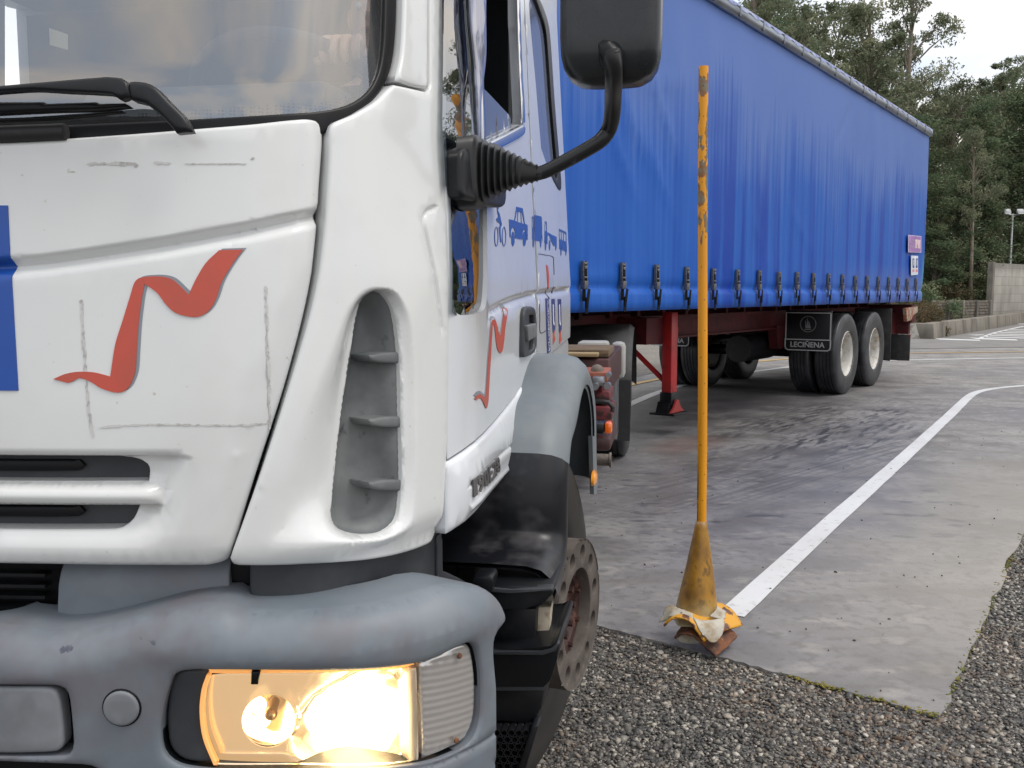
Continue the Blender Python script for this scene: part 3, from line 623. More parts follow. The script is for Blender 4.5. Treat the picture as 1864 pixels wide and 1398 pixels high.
# pictograms in blue
def ell(cx_, cy_, rx, ry, n=14): return [(c4(cx_ + rx * math.cos(2 * math.pi * i / n), cy_ + ry * math.sin(2 * math.pi * i / n))) for i in range(n)]
pict = thing('vehicle_pictograms', None, None); pict.parent = truck
def pd(px, nm, holes=()):
    return panel(CAB, nm, pc(CAB, px), BLUE, pict, 0.0008, [pc(CAB, h) for h in holes], 0.03, 0.003, 0, 0, None, 0.0012)
for cx_ in (200, 265):
    pd(ell(cx_, 375, 17, 84, 20), 'bicycle_pictogram', [ell(cx_, 375, 12.5, 77, 20)])
pd([c4(205, 95), c4(218, 90), c4(222, 130), c4(212, 150), c4(228, 185), c4(240, 240), c4(246, 275), c4(236, 300), c4(236, 360), c4(244, 425, 'c'), c4(234, 425, 'c'), c4(226, 340), c4(222, 300), c4(232, 270), c4(205, 245), c4(200, 225), c4(216, 205), c4(208, 165)], 'bicycle_pictogram')
pd([c4(308, 228, 'c'), c4(352, 238, 'c'), c4(370, 122, 'c'), c4(424, 136, 'c'), c4(442, 265, 'c'), c4(465, 278, 'c'), c4(466, 405, 'c'), c4(456, 402, 'c'), c4(450, 340), c4(436, 318), c4(424, 340), c4(420, 400, 'c'), c4(360, 390, 'c'), c4(356, 330), c4(340, 298), c4(324, 325), c4(322, 385, 'c'), c4(314, 382, 'c')], 'car_pictogram',
   [[c4(358, 240, 'c'), c4(375, 160, 'c'), c4(382, 160, 'c'), c4(376, 250, 'c')], [c4(380, 250, 'c'), c4(386, 162, 'c'), c4(406, 168, 'c'), c4(411, 262, 'c')], [c4(416, 263, 'c'), c4(410, 170, 'c'), c4(418, 172, 'c'), c4(436, 268, 'c')]])
for cx_ in (341, 438): pd(ell(cx_, 395, 13, 62), 'car_pictogram')
pd([c4(525, 190, 'c'), c4(585, 208, 'c'), c4(592, 418, 'c'), c4(584, 380), c4(576, 370), c4(570, 415, 'c'), c4(525, 408, 'c')], 'lorry_pictogram')
pd([c4(503, 205, 'c'), c4(516, 208, 'c'), c4(520, 400, 'c'), c4(505, 398, 'c')], 'lorry_pictogram', [[c4(506, 218, 'c'), c4(513, 220, 'c'), c4(515, 300, 'c'), c4(506, 298, 'c')]])
for cx_ in (514, 577): pd(ell(cx_, 420, 6, 48, 10), 'lorry_pictogram')
pd([c4(612, 245, 'c'), c4(627, 250, 'c'), c4(630, 338, 'c'), c4(712, 380, 'c'), c4(712, 450, 'c'), c4(685, 455, 'c'), c4(660, 400, 'c'), c4(648, 360, 'c'), c4(634, 372, 'c'), c4(634, 440, 'c'), c4(608, 425, 'c')], 'trailer_pictogram', [[c4(614, 262, 'c'), c4(624, 265, 'c'), c4(625, 330, 'c'), c4(614, 325, 'c')]])
for cx_ in (618, 652, 706): pd(ell(cx_, 448, 6, 44, 10), 'trailer_pictogram')
pd([c4(733, 308, 'c'), c4(794, 340, 'c'), c4(800, 505, 'c'), c4(735, 478, 'c')], 'bus_pictogram', [[c4(737, 325, 'c'), c4(750, 332, 'c'), c4(751, 402, 'c'), c4(738, 396, 'c')], [c4(754, 334, 'c'), c4(768, 341, 'c'), c4(769, 410, 'c'), c4(755, 404, 'c')], [c4(772, 343, 'c'), c4(790, 352, 'c'), c4(791, 418, 'c'), c4(773, 411, 'c')]])
for cx_ in (749, 791): pd(ell(cx_, 495, 5, 42, 10), 'bus_pictogram')
# locker outline and door handle
GAPM = M('panel_gap', (0.01, 0.01, 0.012), 0.6)
for px in ([c4(560, 522), c4(610, 530), c4(680, 548), c4(688, 600), c4(692, 700)], [c4(568, 950), c4(570, 1060), c4(576, 1190), c4(640, 1160)], [c4(632, 830), c4(645, 870), c4(650, 905)], [c4(690, 800), c4(694, 860)]):
    P = crom(px, 0.8, False); T = np.gradient(P, axis=0); T /= np.hypot(*T.T)[:, None]; Nn = np.stack([-T[:, 1], T[:, 0]], 1) * 0.55
    sdec([tuple(p) + ('c',) for p in P + Nn] + [tuple(p) + ('c',) for p in (P - Nn)[::-1]], GAPM, 'locker_gap', 0.0008)
ho = pc(CAB, [c4(455, 985), c4(490, 968), c4(525, 975), c4(540, 1010), c4(548, 1150), c4(546, 1300), c4(530, 1360), c4(480, 1392), c4(445, 1400), c4(438, 1380), c4(440, 1200), c4(444, 1050)], 0.012)
hi_ = pc(CAB, [c4(488, 1045), c4(520, 1040), c4(530, 1060), c4(534, 1200), c4(530, 1300), c4(515, 1330), c4(485, 1345), c4(480, 1320), c4(480, 1200), c4(482, 1060)], 0.012)
hd = panel(CAB, 'door_handle', ho, DARKG, truck, 0.014, [hi_], 0.02, 0.006, 0.006, 0.005, None, 0.012)
panel(CAB, 'handle_recess', hi_, SEAL, hd, 0.002, (), 0.02, 0.006, 0, 0, None, 0.001)
panel(CAB, 'handle_grip', pc(CAB, [c4(470, 1130, 'c'), c4(545, 1112, 'c'), c4(550, 1225, 'c'), c4(480, 1265, 'c')], 0.02), GREYP, hd, 0.012, (), 0.02, 0.006, 0.004, 0.003, None, 0.020)
Pgap = [(DR - 0.0012, 2.3, 'c'), (DR + 0.0012, 2.3, 'c'), (DR + 0.0012, sx_(976, 662)[1], 'c'), (DR - 0.0012, sx_(976, 662)[1], 'c')]
panel(CAB, 'door_gap', Pgap, M('soft_gap', (0.12, 0.12, 0.13), 0.7), truck, 0.0004, (), 0.05, 0.006, 0, 0, side_disp, 0.0006)
# wind deflector on the window
panel(CAB, 'wind_deflector', [(sx_(866, 0)[0], 2.37, 'c'), (sx_(897, 0)[0], 2.37, 'c')] + pc(CAB, [(896, 0), (896, 100), (889, 170), (885, 258, 'c'), (880, 150), (868, 0)], 0.02), glass('deflector_plastic', (0.55, 0.58, 0.75), 1.5, 0.15, 0.05, dust=0.35, dustc=(0.4, 0.42, 0.6)), truck, 0.003, (), 0.04, 0.012, 0.001, 0.001, None, 0.008)

# ---- bumper and lamps
bx = np.linspace(0, 1.285, 300)
BS = Skin(TF, bx, -0.06 + 0.10 * bx**2 + 0.35 * (bx / 1.29)**12, [(1.288, 0.5)])
top_px = [(0, 1134), (50, 1140), (85, 1148), (140, 1144), (200, 1132), (260, 1117), (320, 1103), (380, 1096), (415, 1097), (450, 1108), (520, 1111), (600, 1107), (680, 1096), (740, 1083), (790, 1068), (830, 1061), (864, 1064), (885, 1082), (896, 1110)]
topc = pc(BS, top_px, -0.05); TOPL = crom(topc, 0.015, False)
BO = mir(topc + pc(BS, [(903, 1160), (906, 1260), (906, 1398)]) + [(BS.inv(905, 1398)[0], 0.55), (BS.inv(905, 1398)[0] - 0.03, 0.42), (1.0, 0.38), (0.4, 0.38)])
def bump_disp(S, H):
    Q = np.stack([np.abs(S), H], 1)
    q = np.clip(1 - seg_dist(Q, TOPL, False) / 0.050, 0, 1)
    g = seg_dist(Q, SEAM, False)
    c = np.clip(1 - seg_dist(Q, CONT, False) / 0.06, 0, 1)
    return -0.050 * (1 - np.sqrt(1 - q * q)) - 0.006 * np.clip(1 - g / 0.006, 0, 1) + 0.006 * c * c
SEAM = crom(pc(BS, [(905, 1335), (880, 1352), (845, 1372), (800, 1392), (700, 1410)]), 0.01, False)
CONT = crom(pc(BS, [(300, 1190), (500, 1195), (700, 1185), (820, 1150), (880, 1140)]), 0.02, False)
HL = pc(BS, [(312, 1236), (326, 1224), (360, 1220), (520, 1221), (700, 1217), (780, 1203), (835, 1178), (856, 1170), (870, 1180), (879, 1230), (877, 1310), (860, 1352), (800, 1384), (720, 1400), (600, 1407), (400, 1406), (325, 1396), (296, 1370), (292, 1310)])
CV = mir(pc(BS, [(0, 1249), (95, 1250), (116, 1256), (124, 1275), (131, 1355), (124, 1375), (105, 1379), (0, 1380)]))
CVi = mir([(p[0] * 0.985 if p[0] > 0 else p[0], p[1]) for p in pc(BS, [(0, 1254), (93, 1255), (110, 1261), (118, 1280), (125, 1352), (119, 1368), (103, 1373), (0, 1375)])])
h0 = BS.inv(50, 1398)[1]
LOWH = mir([(0.2, h0 + 0.008), (BS.inv(150, 1390)[0], h0 + 0.004), (BS.inv(185, 1398)[0], h0 - 0.01), (BS.inv(185, 1398)[0], 0.50), (0.2, 0.50)])
# the right half of the bumper and its mirror image are one moulding
bmp = panel(BS, 'bumper', BO, BUMP, truck, 0.09, [HL, neg(HL), CV, LOWH], 0.022, 0.012, 0.008, 0.006, bump_disp, erh=0.012, dense=[d * [s_, 1] for s_ in (1, -1) for d in offline(TOPL, (-0.006, -0.012, -0.02, -0.03, -0.042, -0.056, -0.07)) + offline(SEAM, (0, 0.003, -0.003, 0.006, -0.006))])
panel(BS, 'tow_cover', CVi, M('mid_grey_plastic', (0.17, 0.18, 0.195), 0.5, layers=[((0.24, 0.25, 0.27), 8, 0.45, 0.7)], bump=(200, 0.15, 0.0006)), bmp, 0.02, (), 0.04, 0.012, 0.006, 0.005, None, -0.004)
panel(BS, 'cover_recess', mir([(0.2, 0.795), (BS.inv(135, 1300)[0] + 0.01, 0.795), (BS.inv(135, 1300)[0] + 0.01, 0.66), (0.2, 0.66)]), SEAL, bmp, 0.0, (), 0.08, 0.05, 0, 0, None, -0.045)
panel(BS, 'lower_intake', mir([(0.2, h0 + 0.02), (BS.inv(200, 1398)[0], h0 + 0.02, 'c'), (BS.inv(200, 1398)[0], 0.48, 'c'), (0.2, 0.48)]), SEAL, bmp, 0.0, (), 0.08, 0.05, 0, 0, None, -0.05)
def circ(skin, px, py, r, n=28):
    c = skin.inv(px, py); return [(c[0] + r * math.cos(2 * math.pi * k / n), c[1] + r * math.sin(2 * math.pi * k / n)) for k in range(n)]
rb_ = 33 * 0.00076
for sgn in (1, -1):
    f = (lambda o: o) if sgn == 1 else neg
    panel(BS, 'cap_ring', f(circ(BS, 222, 1288, rb_ * 1.10)), SEAL, bmp, 0.004, (), 0.02, 0.008, 0.001, 0.001, None, 0.0015)
    panel(BS, 'round_cap', f(circ(BS, 222, 1288, rb_)), MATS['mid_grey_plastic'], bmp, 0.006, (), 0.015, 0.006, 0.004, 0.003, None, 0.006)
    # headlamp unit
    lamp = thing('headlight', None, None); lamp.parent = truck
    HLb = [tuple(p) for p in crom(HL, 0.03)]
    wall(BS, 'lamp_housing', f(HL), BLACK, lamp, -0.012, -0.14)
    panel(BS, 'housing_back', f(HL), BLACK, lamp, 0.002, (), 0.04, 0.02, 0, 0, None, -0.135)
    panel(BS, 'lamp_bezel', f(pc(BS, [(305, 1245), (322, 1229), (372, 1226, 'c'), (368, 1260), (362, 1300), (366, 1350), (385, 1400, 'c'), (330, 1394), (302, 1368), (297, 1310)])), DARKG, lamp, 0.03, (), 0.03, 0.012, 0.006, 0.005, None, -0.016)
    lit = sgn == 1
    WARM = (1.0, 0.62, 0.22)
    refl = M('lamp_reflector', (0.8, 0.72, 0.6), 0.12, 1.0, emis=((1.0, 0.60, 0.26), 0.45))  # reflector given its own glow for the lamplight it would throw back
    # bowl of the main beam
    mc = BS.inv(640, 1300)
    mc = BS.inv(648, 1305, -0.08)
    def bowl(S, H):
        a = np.abs(S); r2 = ((a - mc[0]) / 0.115)**2 + ((H - mc[1]) / 0.085)**2
        return -0.105 + 0.07 * np.clip(r2, 0, 1)
    rin = pc(BS, [(372, 1225), (500, 1214), (700, 1210), (775, 1205, 'c'), (778, 1300), (775, 1402, 'c'), (600, 1408), (390, 1408), (366, 1350), (362, 1290)], -0.055)
    _c = BS.inv(495, 1293, -0.07); pc_ = [(_c[0] + 0.040 * math.cos(2 * math.pi * k / 30), _c[1] + 0.040 * math.sin(2 * math.pi * k / 30)) for k in range(30)]
    panel(BS, 'reflector', f(rin), refl, lamp, 0.002, [f(pc_)], 0.014, 0.01, 0, 0, bowl, 0.0)
    for (px_, py_, rr, st) in ((655, 1308, 0.044, 14.0), (588, 1312, 0.030, 5.0)):
        c_ = BS.inv(px_, py_, -0.078)
        P0 = BS.pt(c_[0] * sgn, c_[1], -0.078)
        b = B(); bmesh.ops.create_uvsphere(b.bm, u_segments=28, v_segments=18, radius=rr, matrix=Matrix.Translation(Vector(P0)) @ Matrix.Diagonal((1.15, 0.5, 1.0, 1))); b.done('lit_bulb_glow', M('lit_bulb_%d' % int(st), (1, 0.9, 0.7), 0.5, emis=((1.0, 0.80, 0.46), st)), lamp)
    # projector of the dipped beam
    c_ = BS.inv(495, 1293, -0.06); P0 = Vector(BS.pt(c_[0] * sgn, c_[1], -0.060)); n0 = (Vector(BS.pt(c_[0] * sgn, c_[1], 0.05)) - Vector(BS.pt(c_[0] * sgn, c_[1], 0.0))).normalized()
    R0 = Matrix.Translation(P0) @ n0.to_track_quat('X', 'Z').to_matrix().to_4x4()
    b = B(); b.lathe([(0.040, -0.02), (0.042, 0.0), (0.044, 0.022), (0.041, 0.024), (0.038, 0.016), (0.030, -0.01), (0.012, -0.03), (0, -0.034)], 40, R0); b.done('projector', M('projector_chrome', (0.8, 0.74, 0.66), 0.08, 1.0, emis=((1.0, 0.62, 0.28), 0.25)), lamp)
    b = B(); b.tube([P0 + n0 * -0.03, P0 + n0 * 0.010], 0.008, 12); bmesh.ops.create_uvsphere(b.bm, u_segments=16, v_segments=10, radius=0.0095, matrix=Matrix.Translation(P0 + n0 * 0.012)); b.done('bulb', M('bulb_metal', (0.35, 0.25, 0.14), 0.3, 0.7), lamp)
    for dx_, dz_ in ((-0.021, 0.008), (-0.014, -0.012)):
        P1 = P0 + n0 * 0.004 + Vector((dx_ * sgn, 0, dz_))
        b = B(); bmesh.ops.create_uvsphere(b.bm, u_segments=16, v_segments=12, radius=0.0125, matrix=Matrix.Translation(P1)); b.done('lit_bulb_glow', M('lit_filament', (1, 0.9, 0.7), 0.5, emis=((1.0, 0.72, 0.36), 4.0)), lamp)
    # clear cover, amber side wall, divider and corner lamp
    cov = pc(BS, [(372, 1234, 'c'), (500, 1232), (700, 1226), (765, 1218, 'c'), (771, 1300), (769, 1392, 'c'), (560, 1402), (388, 1402, 'c'), (366, 1350), (361, 1300), (364, 1260)])
    panel(BS, 'lamp_cover', f(cov), GL, lamp, 0.004, (), 0.04, 0.012, 0.003, 0.003, None, -0.014)
    AMB = M('amber_lens_edge', (0.80, 0.42, 0.16), 0.2, emis=((1.0, 0.45, 0.12), 0.35))
    panel(BS, 'amber_rim', f(pc(BS, [(372, 1234, 'c'), (379, 1234, 'c'), (370, 1262), (366, 1300), (372, 1350), (392, 1400, 'c'), (385, 1400, 'c'), (365, 1350), (359, 1300), (363, 1260)])), AMB, lamp, 0.012, (), 0.02, 0.008, 0.001, 0.001, None, -0.010)
    panel(BS, 'amber_rim', f(pc(BS, [(372, 1226, 'c'), (560, 1226), (700, 1221), (766, 1210, 'c'), (766, 1217, 'c'), (700, 1228), (560, 1233), (376, 1235, 'c')])), AMB, lamp, 0.02, (), 0.02, 0.012, 0.001, 0.001, None, -0.018)
    panel(BS, 'lamp_clip', f(pc(BS, [(456, 1226, 'c'), (472, 1226, 'c'), (468, 1250, 'c'), (455, 1250, 'c')])), SEAL, lamp, 0.008, (), 0.02, 0.006, 0.002, 0.002, None, -0.006)
    panel(BS, 'lamp_divider', f(pc(BS, [(753, 1226, 'c'), (770, 1222, 'c'), (774, 1392, 'c'), (757, 1394, 'c')])), M('divider_plastic', (0.62, 0.56, 0.46), 0.3), lamp, 0.03, (), 0.02, 0.008, 0.003, 0.003, None, -0.016)
    cor = pc(BS, [(774, 1211, 'c'), (800, 1199), (835, 1182), (857, 1174), (868, 1183), (876, 1235), (874, 1308), (857, 1349), (822, 1370), (780, 1388, 'c'), (777, 1300)])
    if 'ribbed_clear_lens' not in MATS:
        m = bpy.data.materials.new('ribbed_clear_lens'); m.use_nodes = True; t = m.node_tree; N = t.nodes; K = t.links.new; p = N['Principled BSDF']
        p.inputs['Base Color'].default_value = (0.60, 0.575, 0.55, 1); p.inputs['Roughness'].default_value = 0.14; p.inputs['Metallic'].default_value = 0.55; p.inputs['Coat Weight'].default_value = 1.0; p.inputs['Coat Roughness'].default_value = 0.04
        tc = N.new('ShaderNodeTexCoord'); mp = N.new('ShaderNodeMapping'); mp.inputs['Rotation'].default_value = (0, math.radians(-14), 0); wv = N.new('ShaderNodeTexWave'); wv.bands_direction = 'Z'; wv.inputs['Scale'].default_value = 30; wv.inputs['Distortion'].default_value = 0.6; wv.inputs['Detail'].default_value = 1
        nz = N.new('ShaderNodeTexNoise'); nz.inputs['Scale'].default_value = 11; ad = N.new('ShaderNodeMath'); ad.operation = 'MULTIPLY_ADD'; ad.inputs[1].default_value = 6.0
        b_ = N.new('ShaderNodeBump'); b_.inputs['Strength'].default_value = 0.22; b_.inputs['Distance'].default_value = 0.003
        K(tc.outputs['Object'], mp.inputs[0]); K(mp.outputs[0], wv.inputs['Vector']); K(tc.outputs['Object'], nz.inputs['Vector']); K(nz.outputs['Fac'], ad.inputs[0]); K(wv.outputs['Fac'], ad.inputs[2]); K(ad.outputs[0], b_.inputs['Height']); K(b_.outputs[0], p.inputs['Normal']); MATS['ribbed_clear_lens'] = m
    rid = MATS['ribbed_clear_lens']
    panel(BS, 'corner_lamp', f(cor), rid, lamp, 0.03, (), 0.02, 0.008, 0.007, 0.006, None, -0.012)
    for px_, py_ in ((842, 1196), (836, 1350)):
        panel(BS, 'lamp_screw', f(circ(BS, px_, py_, 0.0045, 12)), RUST, lamp, 0.003, (), 0.01, 0.003, 0.001, 0.001, None, -0.004)

# ---- front mudguard, steps and bracket (left side, mirrored for the right)
lipp = []
for px_, py_ in ((1012, 1083), (1024, 1035), (1030, 980), (1031, 910), (1033, 845), (1039, 792), (1049, 755)): lipp.append(tuple(TF.on(0, 1.285, px_, py_)))
lipp += [(1.285, 1.22, 1.078), (1.285, 1.36, 1.095), (1.285, 1.52, 1.06), (1.285, 1.66, .95), (1.285, 1.70, .74)]
def cat3(P, n):
    P = [np.array(p, float) for p in P]; out = []
    for i in range(len(P) - 1):
        a, b_, c, d = P[max(i - 1, 0)], P[i], P[i + 1], P[min(i + 2, len(P) - 1)]
        for j in range(n):
            t = j / n; out.append(0.5 * (2 * b_ + (c - a) * t + (2 * a - 5 * b_ + 4 * c - d) * t * t + (3 * b_ - a - 3 * c + d) * t**3))
    out.append(P[-1]); return np.array(out)
LP3 = cat3(lipp, 6); TT = np.gradient(LP3, axis=0); nn = np.stack([0 * TT[:, 0], -TT[:, 2], TT[:, 1]], 1); nn /= np.linalg.norm(nn, axis=1)[:, None]
XS = [(0.0, -0.022), (0.004, 0.0), (0.0, 0.012), (-0.010, 0.034), (-0.030, 0.052), (-0.060, 0.060), (-0.14, 0.062), (-0.28, 0.060), (-0.46, 0.055)]
def fend(i0, i1, sgn, name, mat, thick=0.006):
    b = B(); rows = []
    for i in range(i0, i1 + 1):
        rows.append([(sgn * (LP3[i][0] + x), LP3[i][1] + nn[i][1] * n, LP3[i][2] + nn[i][2] * n) for x, n in XS])
    b.grid(rows)
    inner = [[(sgn * (LP3[i][0] + x - (0.008 if k < 5 else 0)), LP3[i][1] + nn[i][1] * (n - 0.010), LP3[i][2] + nn[i][2] * (n - 0.010)) for k, (x, n) in enumerate(XS)] for i in range(i0, i1 + 1)]
    b.grid(inner)
    return b.done(name, mat, truck)
NI = len(LP3) - 1; SPL = 24
for sgn in (1, -1):
    fend(SPL, NI, sgn, 'front_mudguard', FENDG)
    fend(0, SPL, sgn, 'lower_mudguard', FENDB)
    # inner liner so that the arch is closed
    b = B(); b.box((sgn * 0.78, 1.28, 0.90), (0.12, 1.0, 0.5)); b.done('inner_arch', SEAL, truck)
    # steps: (x outer, height) profile pieces in planes y = const
    b = B()
    def stp(pts, y0, y1, mat, nm, bev=0.006):
        bb = B(); o = [TF.on(1, y0, *p) for p in pts]; bb.prism([(sgn * q[0], q[2]) for q in o], 'y', y0, y1, bev); return bb.done(nm, mat, truck)
    stp([(860, 1066), (1006, 1070), (1008, 1080), (985, 1104), (950, 1110), (860, 1110)], 0.630, 0.890, BLACK, 'step')
    stp([(862, 1068), (930, 1074), (1004, 1070), (1006, 1076), (930, 1080), (862, 1076)], 0.622, 0.650, DARKG, 'step_edge', 0.002)
    stp([(890, 1105), (976, 1108), (972, 1190), (890, 1190)], 0.670, 0.870, BLACK, 'step_riser')
    stp([(972, 1106), (1003, 1104), (1000, 1140), (994, 1188), (972, 1188)], 0.710, 0.750, M('stained_cream_metal', (0.50, 0.44, 0.34), 0.6, layers=[((0.22, 0.13, 0.07), 24, 0.50, 0.62)]), 'support_plate', 0.002)
    stp([(880, 1184), (1000, 1180), (1013, 1168), (1019, 1172), (1014, 1200), (1002, 1240), (990, 1252), (880, 1250)], 0.610, 0.870, BLACK, 'step')
    stp([(880, 1186), (985, 1187), (1004, 1182), (1014, 1170), (1018, 1172), (1010, 1186), (988, 1193), (880, 1192)], 0.602, 0.622, DARKG, 'step_edge', 0.002)
    stp([(880, 1250), (992, 1250), (986, 1290), (970, 1318), (880, 1312)], 0.630, 0.870, BLACK, 'step_riser')
    stp([(880, 1250), (992, 1250), (990, 1257), (880, 1258)], 0.616, 0.635, DARKG, 'step_edge', 0.001)
    stp([(880, 1312), (978, 1318), (950, 1420), (880, 1420)], 0.670, 0.870, SEAL, 'step_riser')
    stp([(968, 1320), (980, 1322), (945, 1440), (930, 1440)], 0.590, 0.640, BLACK, 'step_side', 0.003)
    b = B()
    for r_ in range(9):
        for k in range(7):
            q = TF.on(1, 0.63, 896 + 13 * k + 6 * (r_ % 2), 1322 + 12 * r_)
            if q[2] > 0.3 and 896 + 13 * k < 968 - r_ * 3: b.lathe([(0.0085, 0), (0.0085, 0.03), (0.0062, 0.03), (0.0062, 0)], 6, Matrix.Translation((sgn * q[0], 0.60, q[2])) @ Matrix.Rotation(math.pi / 2, 4, 'Z'), True)
    b.done('step_grating', BLACK, truck)
    stp([(860, 1050), (894, 1048), (898, 1060), (888, 1090), (860, 1080)], 0.570, 0.630, BLACK, 'hinge_bracket')

# ---- wheels
def wheel_front(center, steer, parent, sgn=1):
    w = thing('front_wheel', None, None); w.parent = parent
    R = Matrix.Translation(center) @ Matrix.Rotation(steer, 4, 'Z') @ (Matrix() if sgn == 1 else Matrix.Rotation(math.pi, 4, 'Z'))
    b = B(); b.lathe(tyre_prof(0.452, 0.275, 0.29), 96, R, True); t = b.done('tyre', DUSTY, w)
    b = B(); b.lathe([(0.30, 0.0), (0.295, -0.03), (0.27, -0.05), (0.255, -0.05), (0.25, -0.10), (0.12, -0.10)], 64, R); b.done('rim', M('dark_rim', (0.03, 0.027, 0.024), 0.6, 0.2, layers=[((0.11, 0.10, 0.085), 10, 0.5, 0.7)]), w)
    b = B(); b.lathe([(0.25, -0.09), (0.24, -0.03), (0.22, 0.0), (0.20, 0.010)], 64, R); b.done('wheel_disc', M('pale_disc', (0.30, 0.275, 0.24), 0.6, layers=[((0.2, 0.17, 0.14), 12, 0.5, 0.7)]), w)
    # thick ring with ten holes
    ring_with_holes(R, w)
    b = B(); b.lathe([(0.130, 0.066), (0.098, 0.063), (0.090, 0.045), (0.060, 0.043), (0.055, 0.058), (0.0, 0.062)], 40, R); hb = b.done('hub', M('red_brown_hub', (0.045, 0.018, 0.015), 0.65, layers=[((0.18, 0.08, 0.05), 30, 0.52, 0.7)]), w)
    for k in range(8):
        a = 2 * math.pi * k / 8; b = B(); b.lathe([(0.0, 0.070), (0.009, 0.070), (0.009, 0.040)][::-1], 6, R @ Matrix.Translation((0, 0.066 * math.cos(a), 0.066 * math.sin(a)))); b.lathe([(0.0, 0.074), (0.008, 0.074), (0.008, 0.060)][::-1], 6, R @ Matrix.Translation((0, 0.104 * math.cos(a + 0.3), 0.104 * math.sin(a + 0.3)))); b.done('wheel_nut', MATS['red_brown_hub'], hb)
    return w
def tyre_prof(R, r, wd, tread=True):
    """closed profile (radius, axial): outer sidewall at axial 0, inner at -wd"""
    p = [(r, -0.012), (r + 0.012, -0.002), (r + 0.03, 0.003), (r + 0.10 * (R - r) / 0.2, 0.010), (R - 0.055, 0.006), (R - 0.03, -0.004), (R - 0.012, -0.014), (R - 0.004, -0.024)]
    q = []
    for k in range(5):
        a = -0.03 - (wd - 0.06) * k / 5; b_ = -0.03 - (wd - 0.06) * (k + 1) / 5
        q += [(R, a), (R, b_ + 0.010), (R - 0.012, b_ + 0.008), (R - 0.012, b_ + 0.002)] if k < 4 else [(R, a), (R, b_)]
    m = [(x, -wd - y) for x, y in reversed(p)]
    return p + q + m
def ring_with_holes(R, parent):
    ro, ri, rh, rc = 0.197, 0.120, 0.0215, 0.160; n = 11
    O = crom([(ro * math.cos(2 * math.pi * k / 60), ro * math.sin(2 * math.pi * k / 60)) for k in range(60)], 0.02)
    loops = [O, crom([(ri * math.cos(2 * math.pi * k / 44), ri * math.sin(2 * math.pi * k / 44)) for k in range(44)], 0.02)]
    for j in range(n):
        a = 2 * math.pi * (j + 0.3) / n; loops.append(np.array([(rc * math.cos(a) + rh * math.cos(2 * math.pi * k / 18), rc * math.sin(a) + rh * math.sin(2 * math.pi * k / 18)) for k in range(18)]))
    edges = []; c = 0
    for l in loops: edges += [(c + i, c + (i + 1) % len(l)) for i in range(len(l))]; c += len(l)
    V = np.concatenate(loops); r = delaunay_2d_cdt([Vector(v) for v in V], edges, [], 0, 1e-6, True)
    v2 = np.array([tuple(v) for v in r[0]]); T = np.array([t for t in r[2] if len(t) == 3]); cen = v2[T].mean(1)
    ok = inside(cen, loops[0])
    for l in loops[1:]: ok &= ~inside(cen, l)
    T = T[ok]; b = B(); A = 0.098; D = 0.045
    vf = [b.bm.verts.new(R @ Vector((A, p[0], p[1]))) for p in v2]
    for t in T: b._face([vf[i] for i in t])
    def side(l, depth, fl):
        rows = [[tuple(R @ Vector((A - d, p[0], p[1]))) for p in list(l) + [l[0]]] for d in (0, depth)]
        b.grid(rows)
    side(loops[0], 0.10, 0); side(loops[1], 0.036, 1)
    for l in loops[2:]: side(l, D, 1)
    bmesh.ops.remove_doubles(b.bm, verts=b.bm.verts[:], dist=1e-5)
    es = [e for e in b.bm.edges if len(e.link_faces) == 2 and e.calc_face_angle(0) > 1.0 and all(abs((R.inverted() @ v.co).x - A) < 1e-4 for v in e.verts)]
    bmesh.ops.bevel(b.bm, geom=es, offset=0.0035, segments=2, profile=0.5, affect='EDGES', clamp_overlap=True)
    b.done('wheel_spacer_ring', M('dusty_ring_metal', (0.112, 0.094, 0.082), 0.75, 0.1, layers=[((0.07, 0.058, 0.050), 16, 0.45, 0.7), ((0.17, 0.15, 0.13), 40, 0.6, 0.75)], bump=(140, 0.2, 0.001)), parent)
    bb = B(); bb.lathe([(ro * 0.98, A - D), (ri * 1.02, A - D), (ri * 1.02, A - D - 0.01), (ro * 0.98, A - D - 0.01)], 48, R, True); bb.done('ring_back', SEAL, parent)
hubp = TF.on(1, 1.26, 1052, 1117)
stv = Vector((-math.sin(math.radians(10)), 0, 0))
wc = Vector(hubp) - Vector((math.cos(math.radians(-11.5)), math.sin(math.radians(-11.5)), 0)) * 0.098
wheel_front(wc, math.radians(-11.5), truck, 1)
wheel_front(Vector((-wc.x, wc.y, wc.z)), math.radians(-10), truck, -1)

# ---- mirror
mr_ = thing('side_mirror', None, None); mr_.parent = truck
base = Vector(CAB.at(842, 318, 0.0)); end = Vector(TF.on(1, 0.60, 978, 316))
b = B(); n = 26; rings = []
ax = (end - base); 
for i in range(n + 1):
    t = i / n; c = base.lerp(end, t); c.z += 0.006 * math.sin(t * 3)
    if t < 0.22: hw, hh = 0.052, 0.064
    else:
        u = (t - 0.22) / 0.78; hw = 0.052 + (0.013 - 0.052) * u; hh = 0.064 + (0.016 - 0.064) * u**0.85
    if t >= 0.22 and i % 2: hw *= 0.80; hh *= 0.84
    ring = []
    for k in range(24):
        a = 2 * math.pi * k / 24; ca, sa = math.cos(a), math.sin(a)
        e = 0.45 if t < 0.3 else 0.7
        ring.append(c + Vector((0, 1, 0)) * (hw * math.copysign(abs(ca)**e, ca)) + Vector((0, 0, 1)) * (hh * math.copysign(abs(sa)**e, sa)))
    rings.append(ring)
b.grid([r + [r[0]] for r in rings]); bmesh.ops.remove_doubles(b.bm, verts=b.bm.verts[:], dist=1e-6)
b.done('rubber_boot', M('boot_rubber', (0.009, 0.010, 0.011), 0.40, bump=(90, 0.1, 0.001)), mr_, 60)
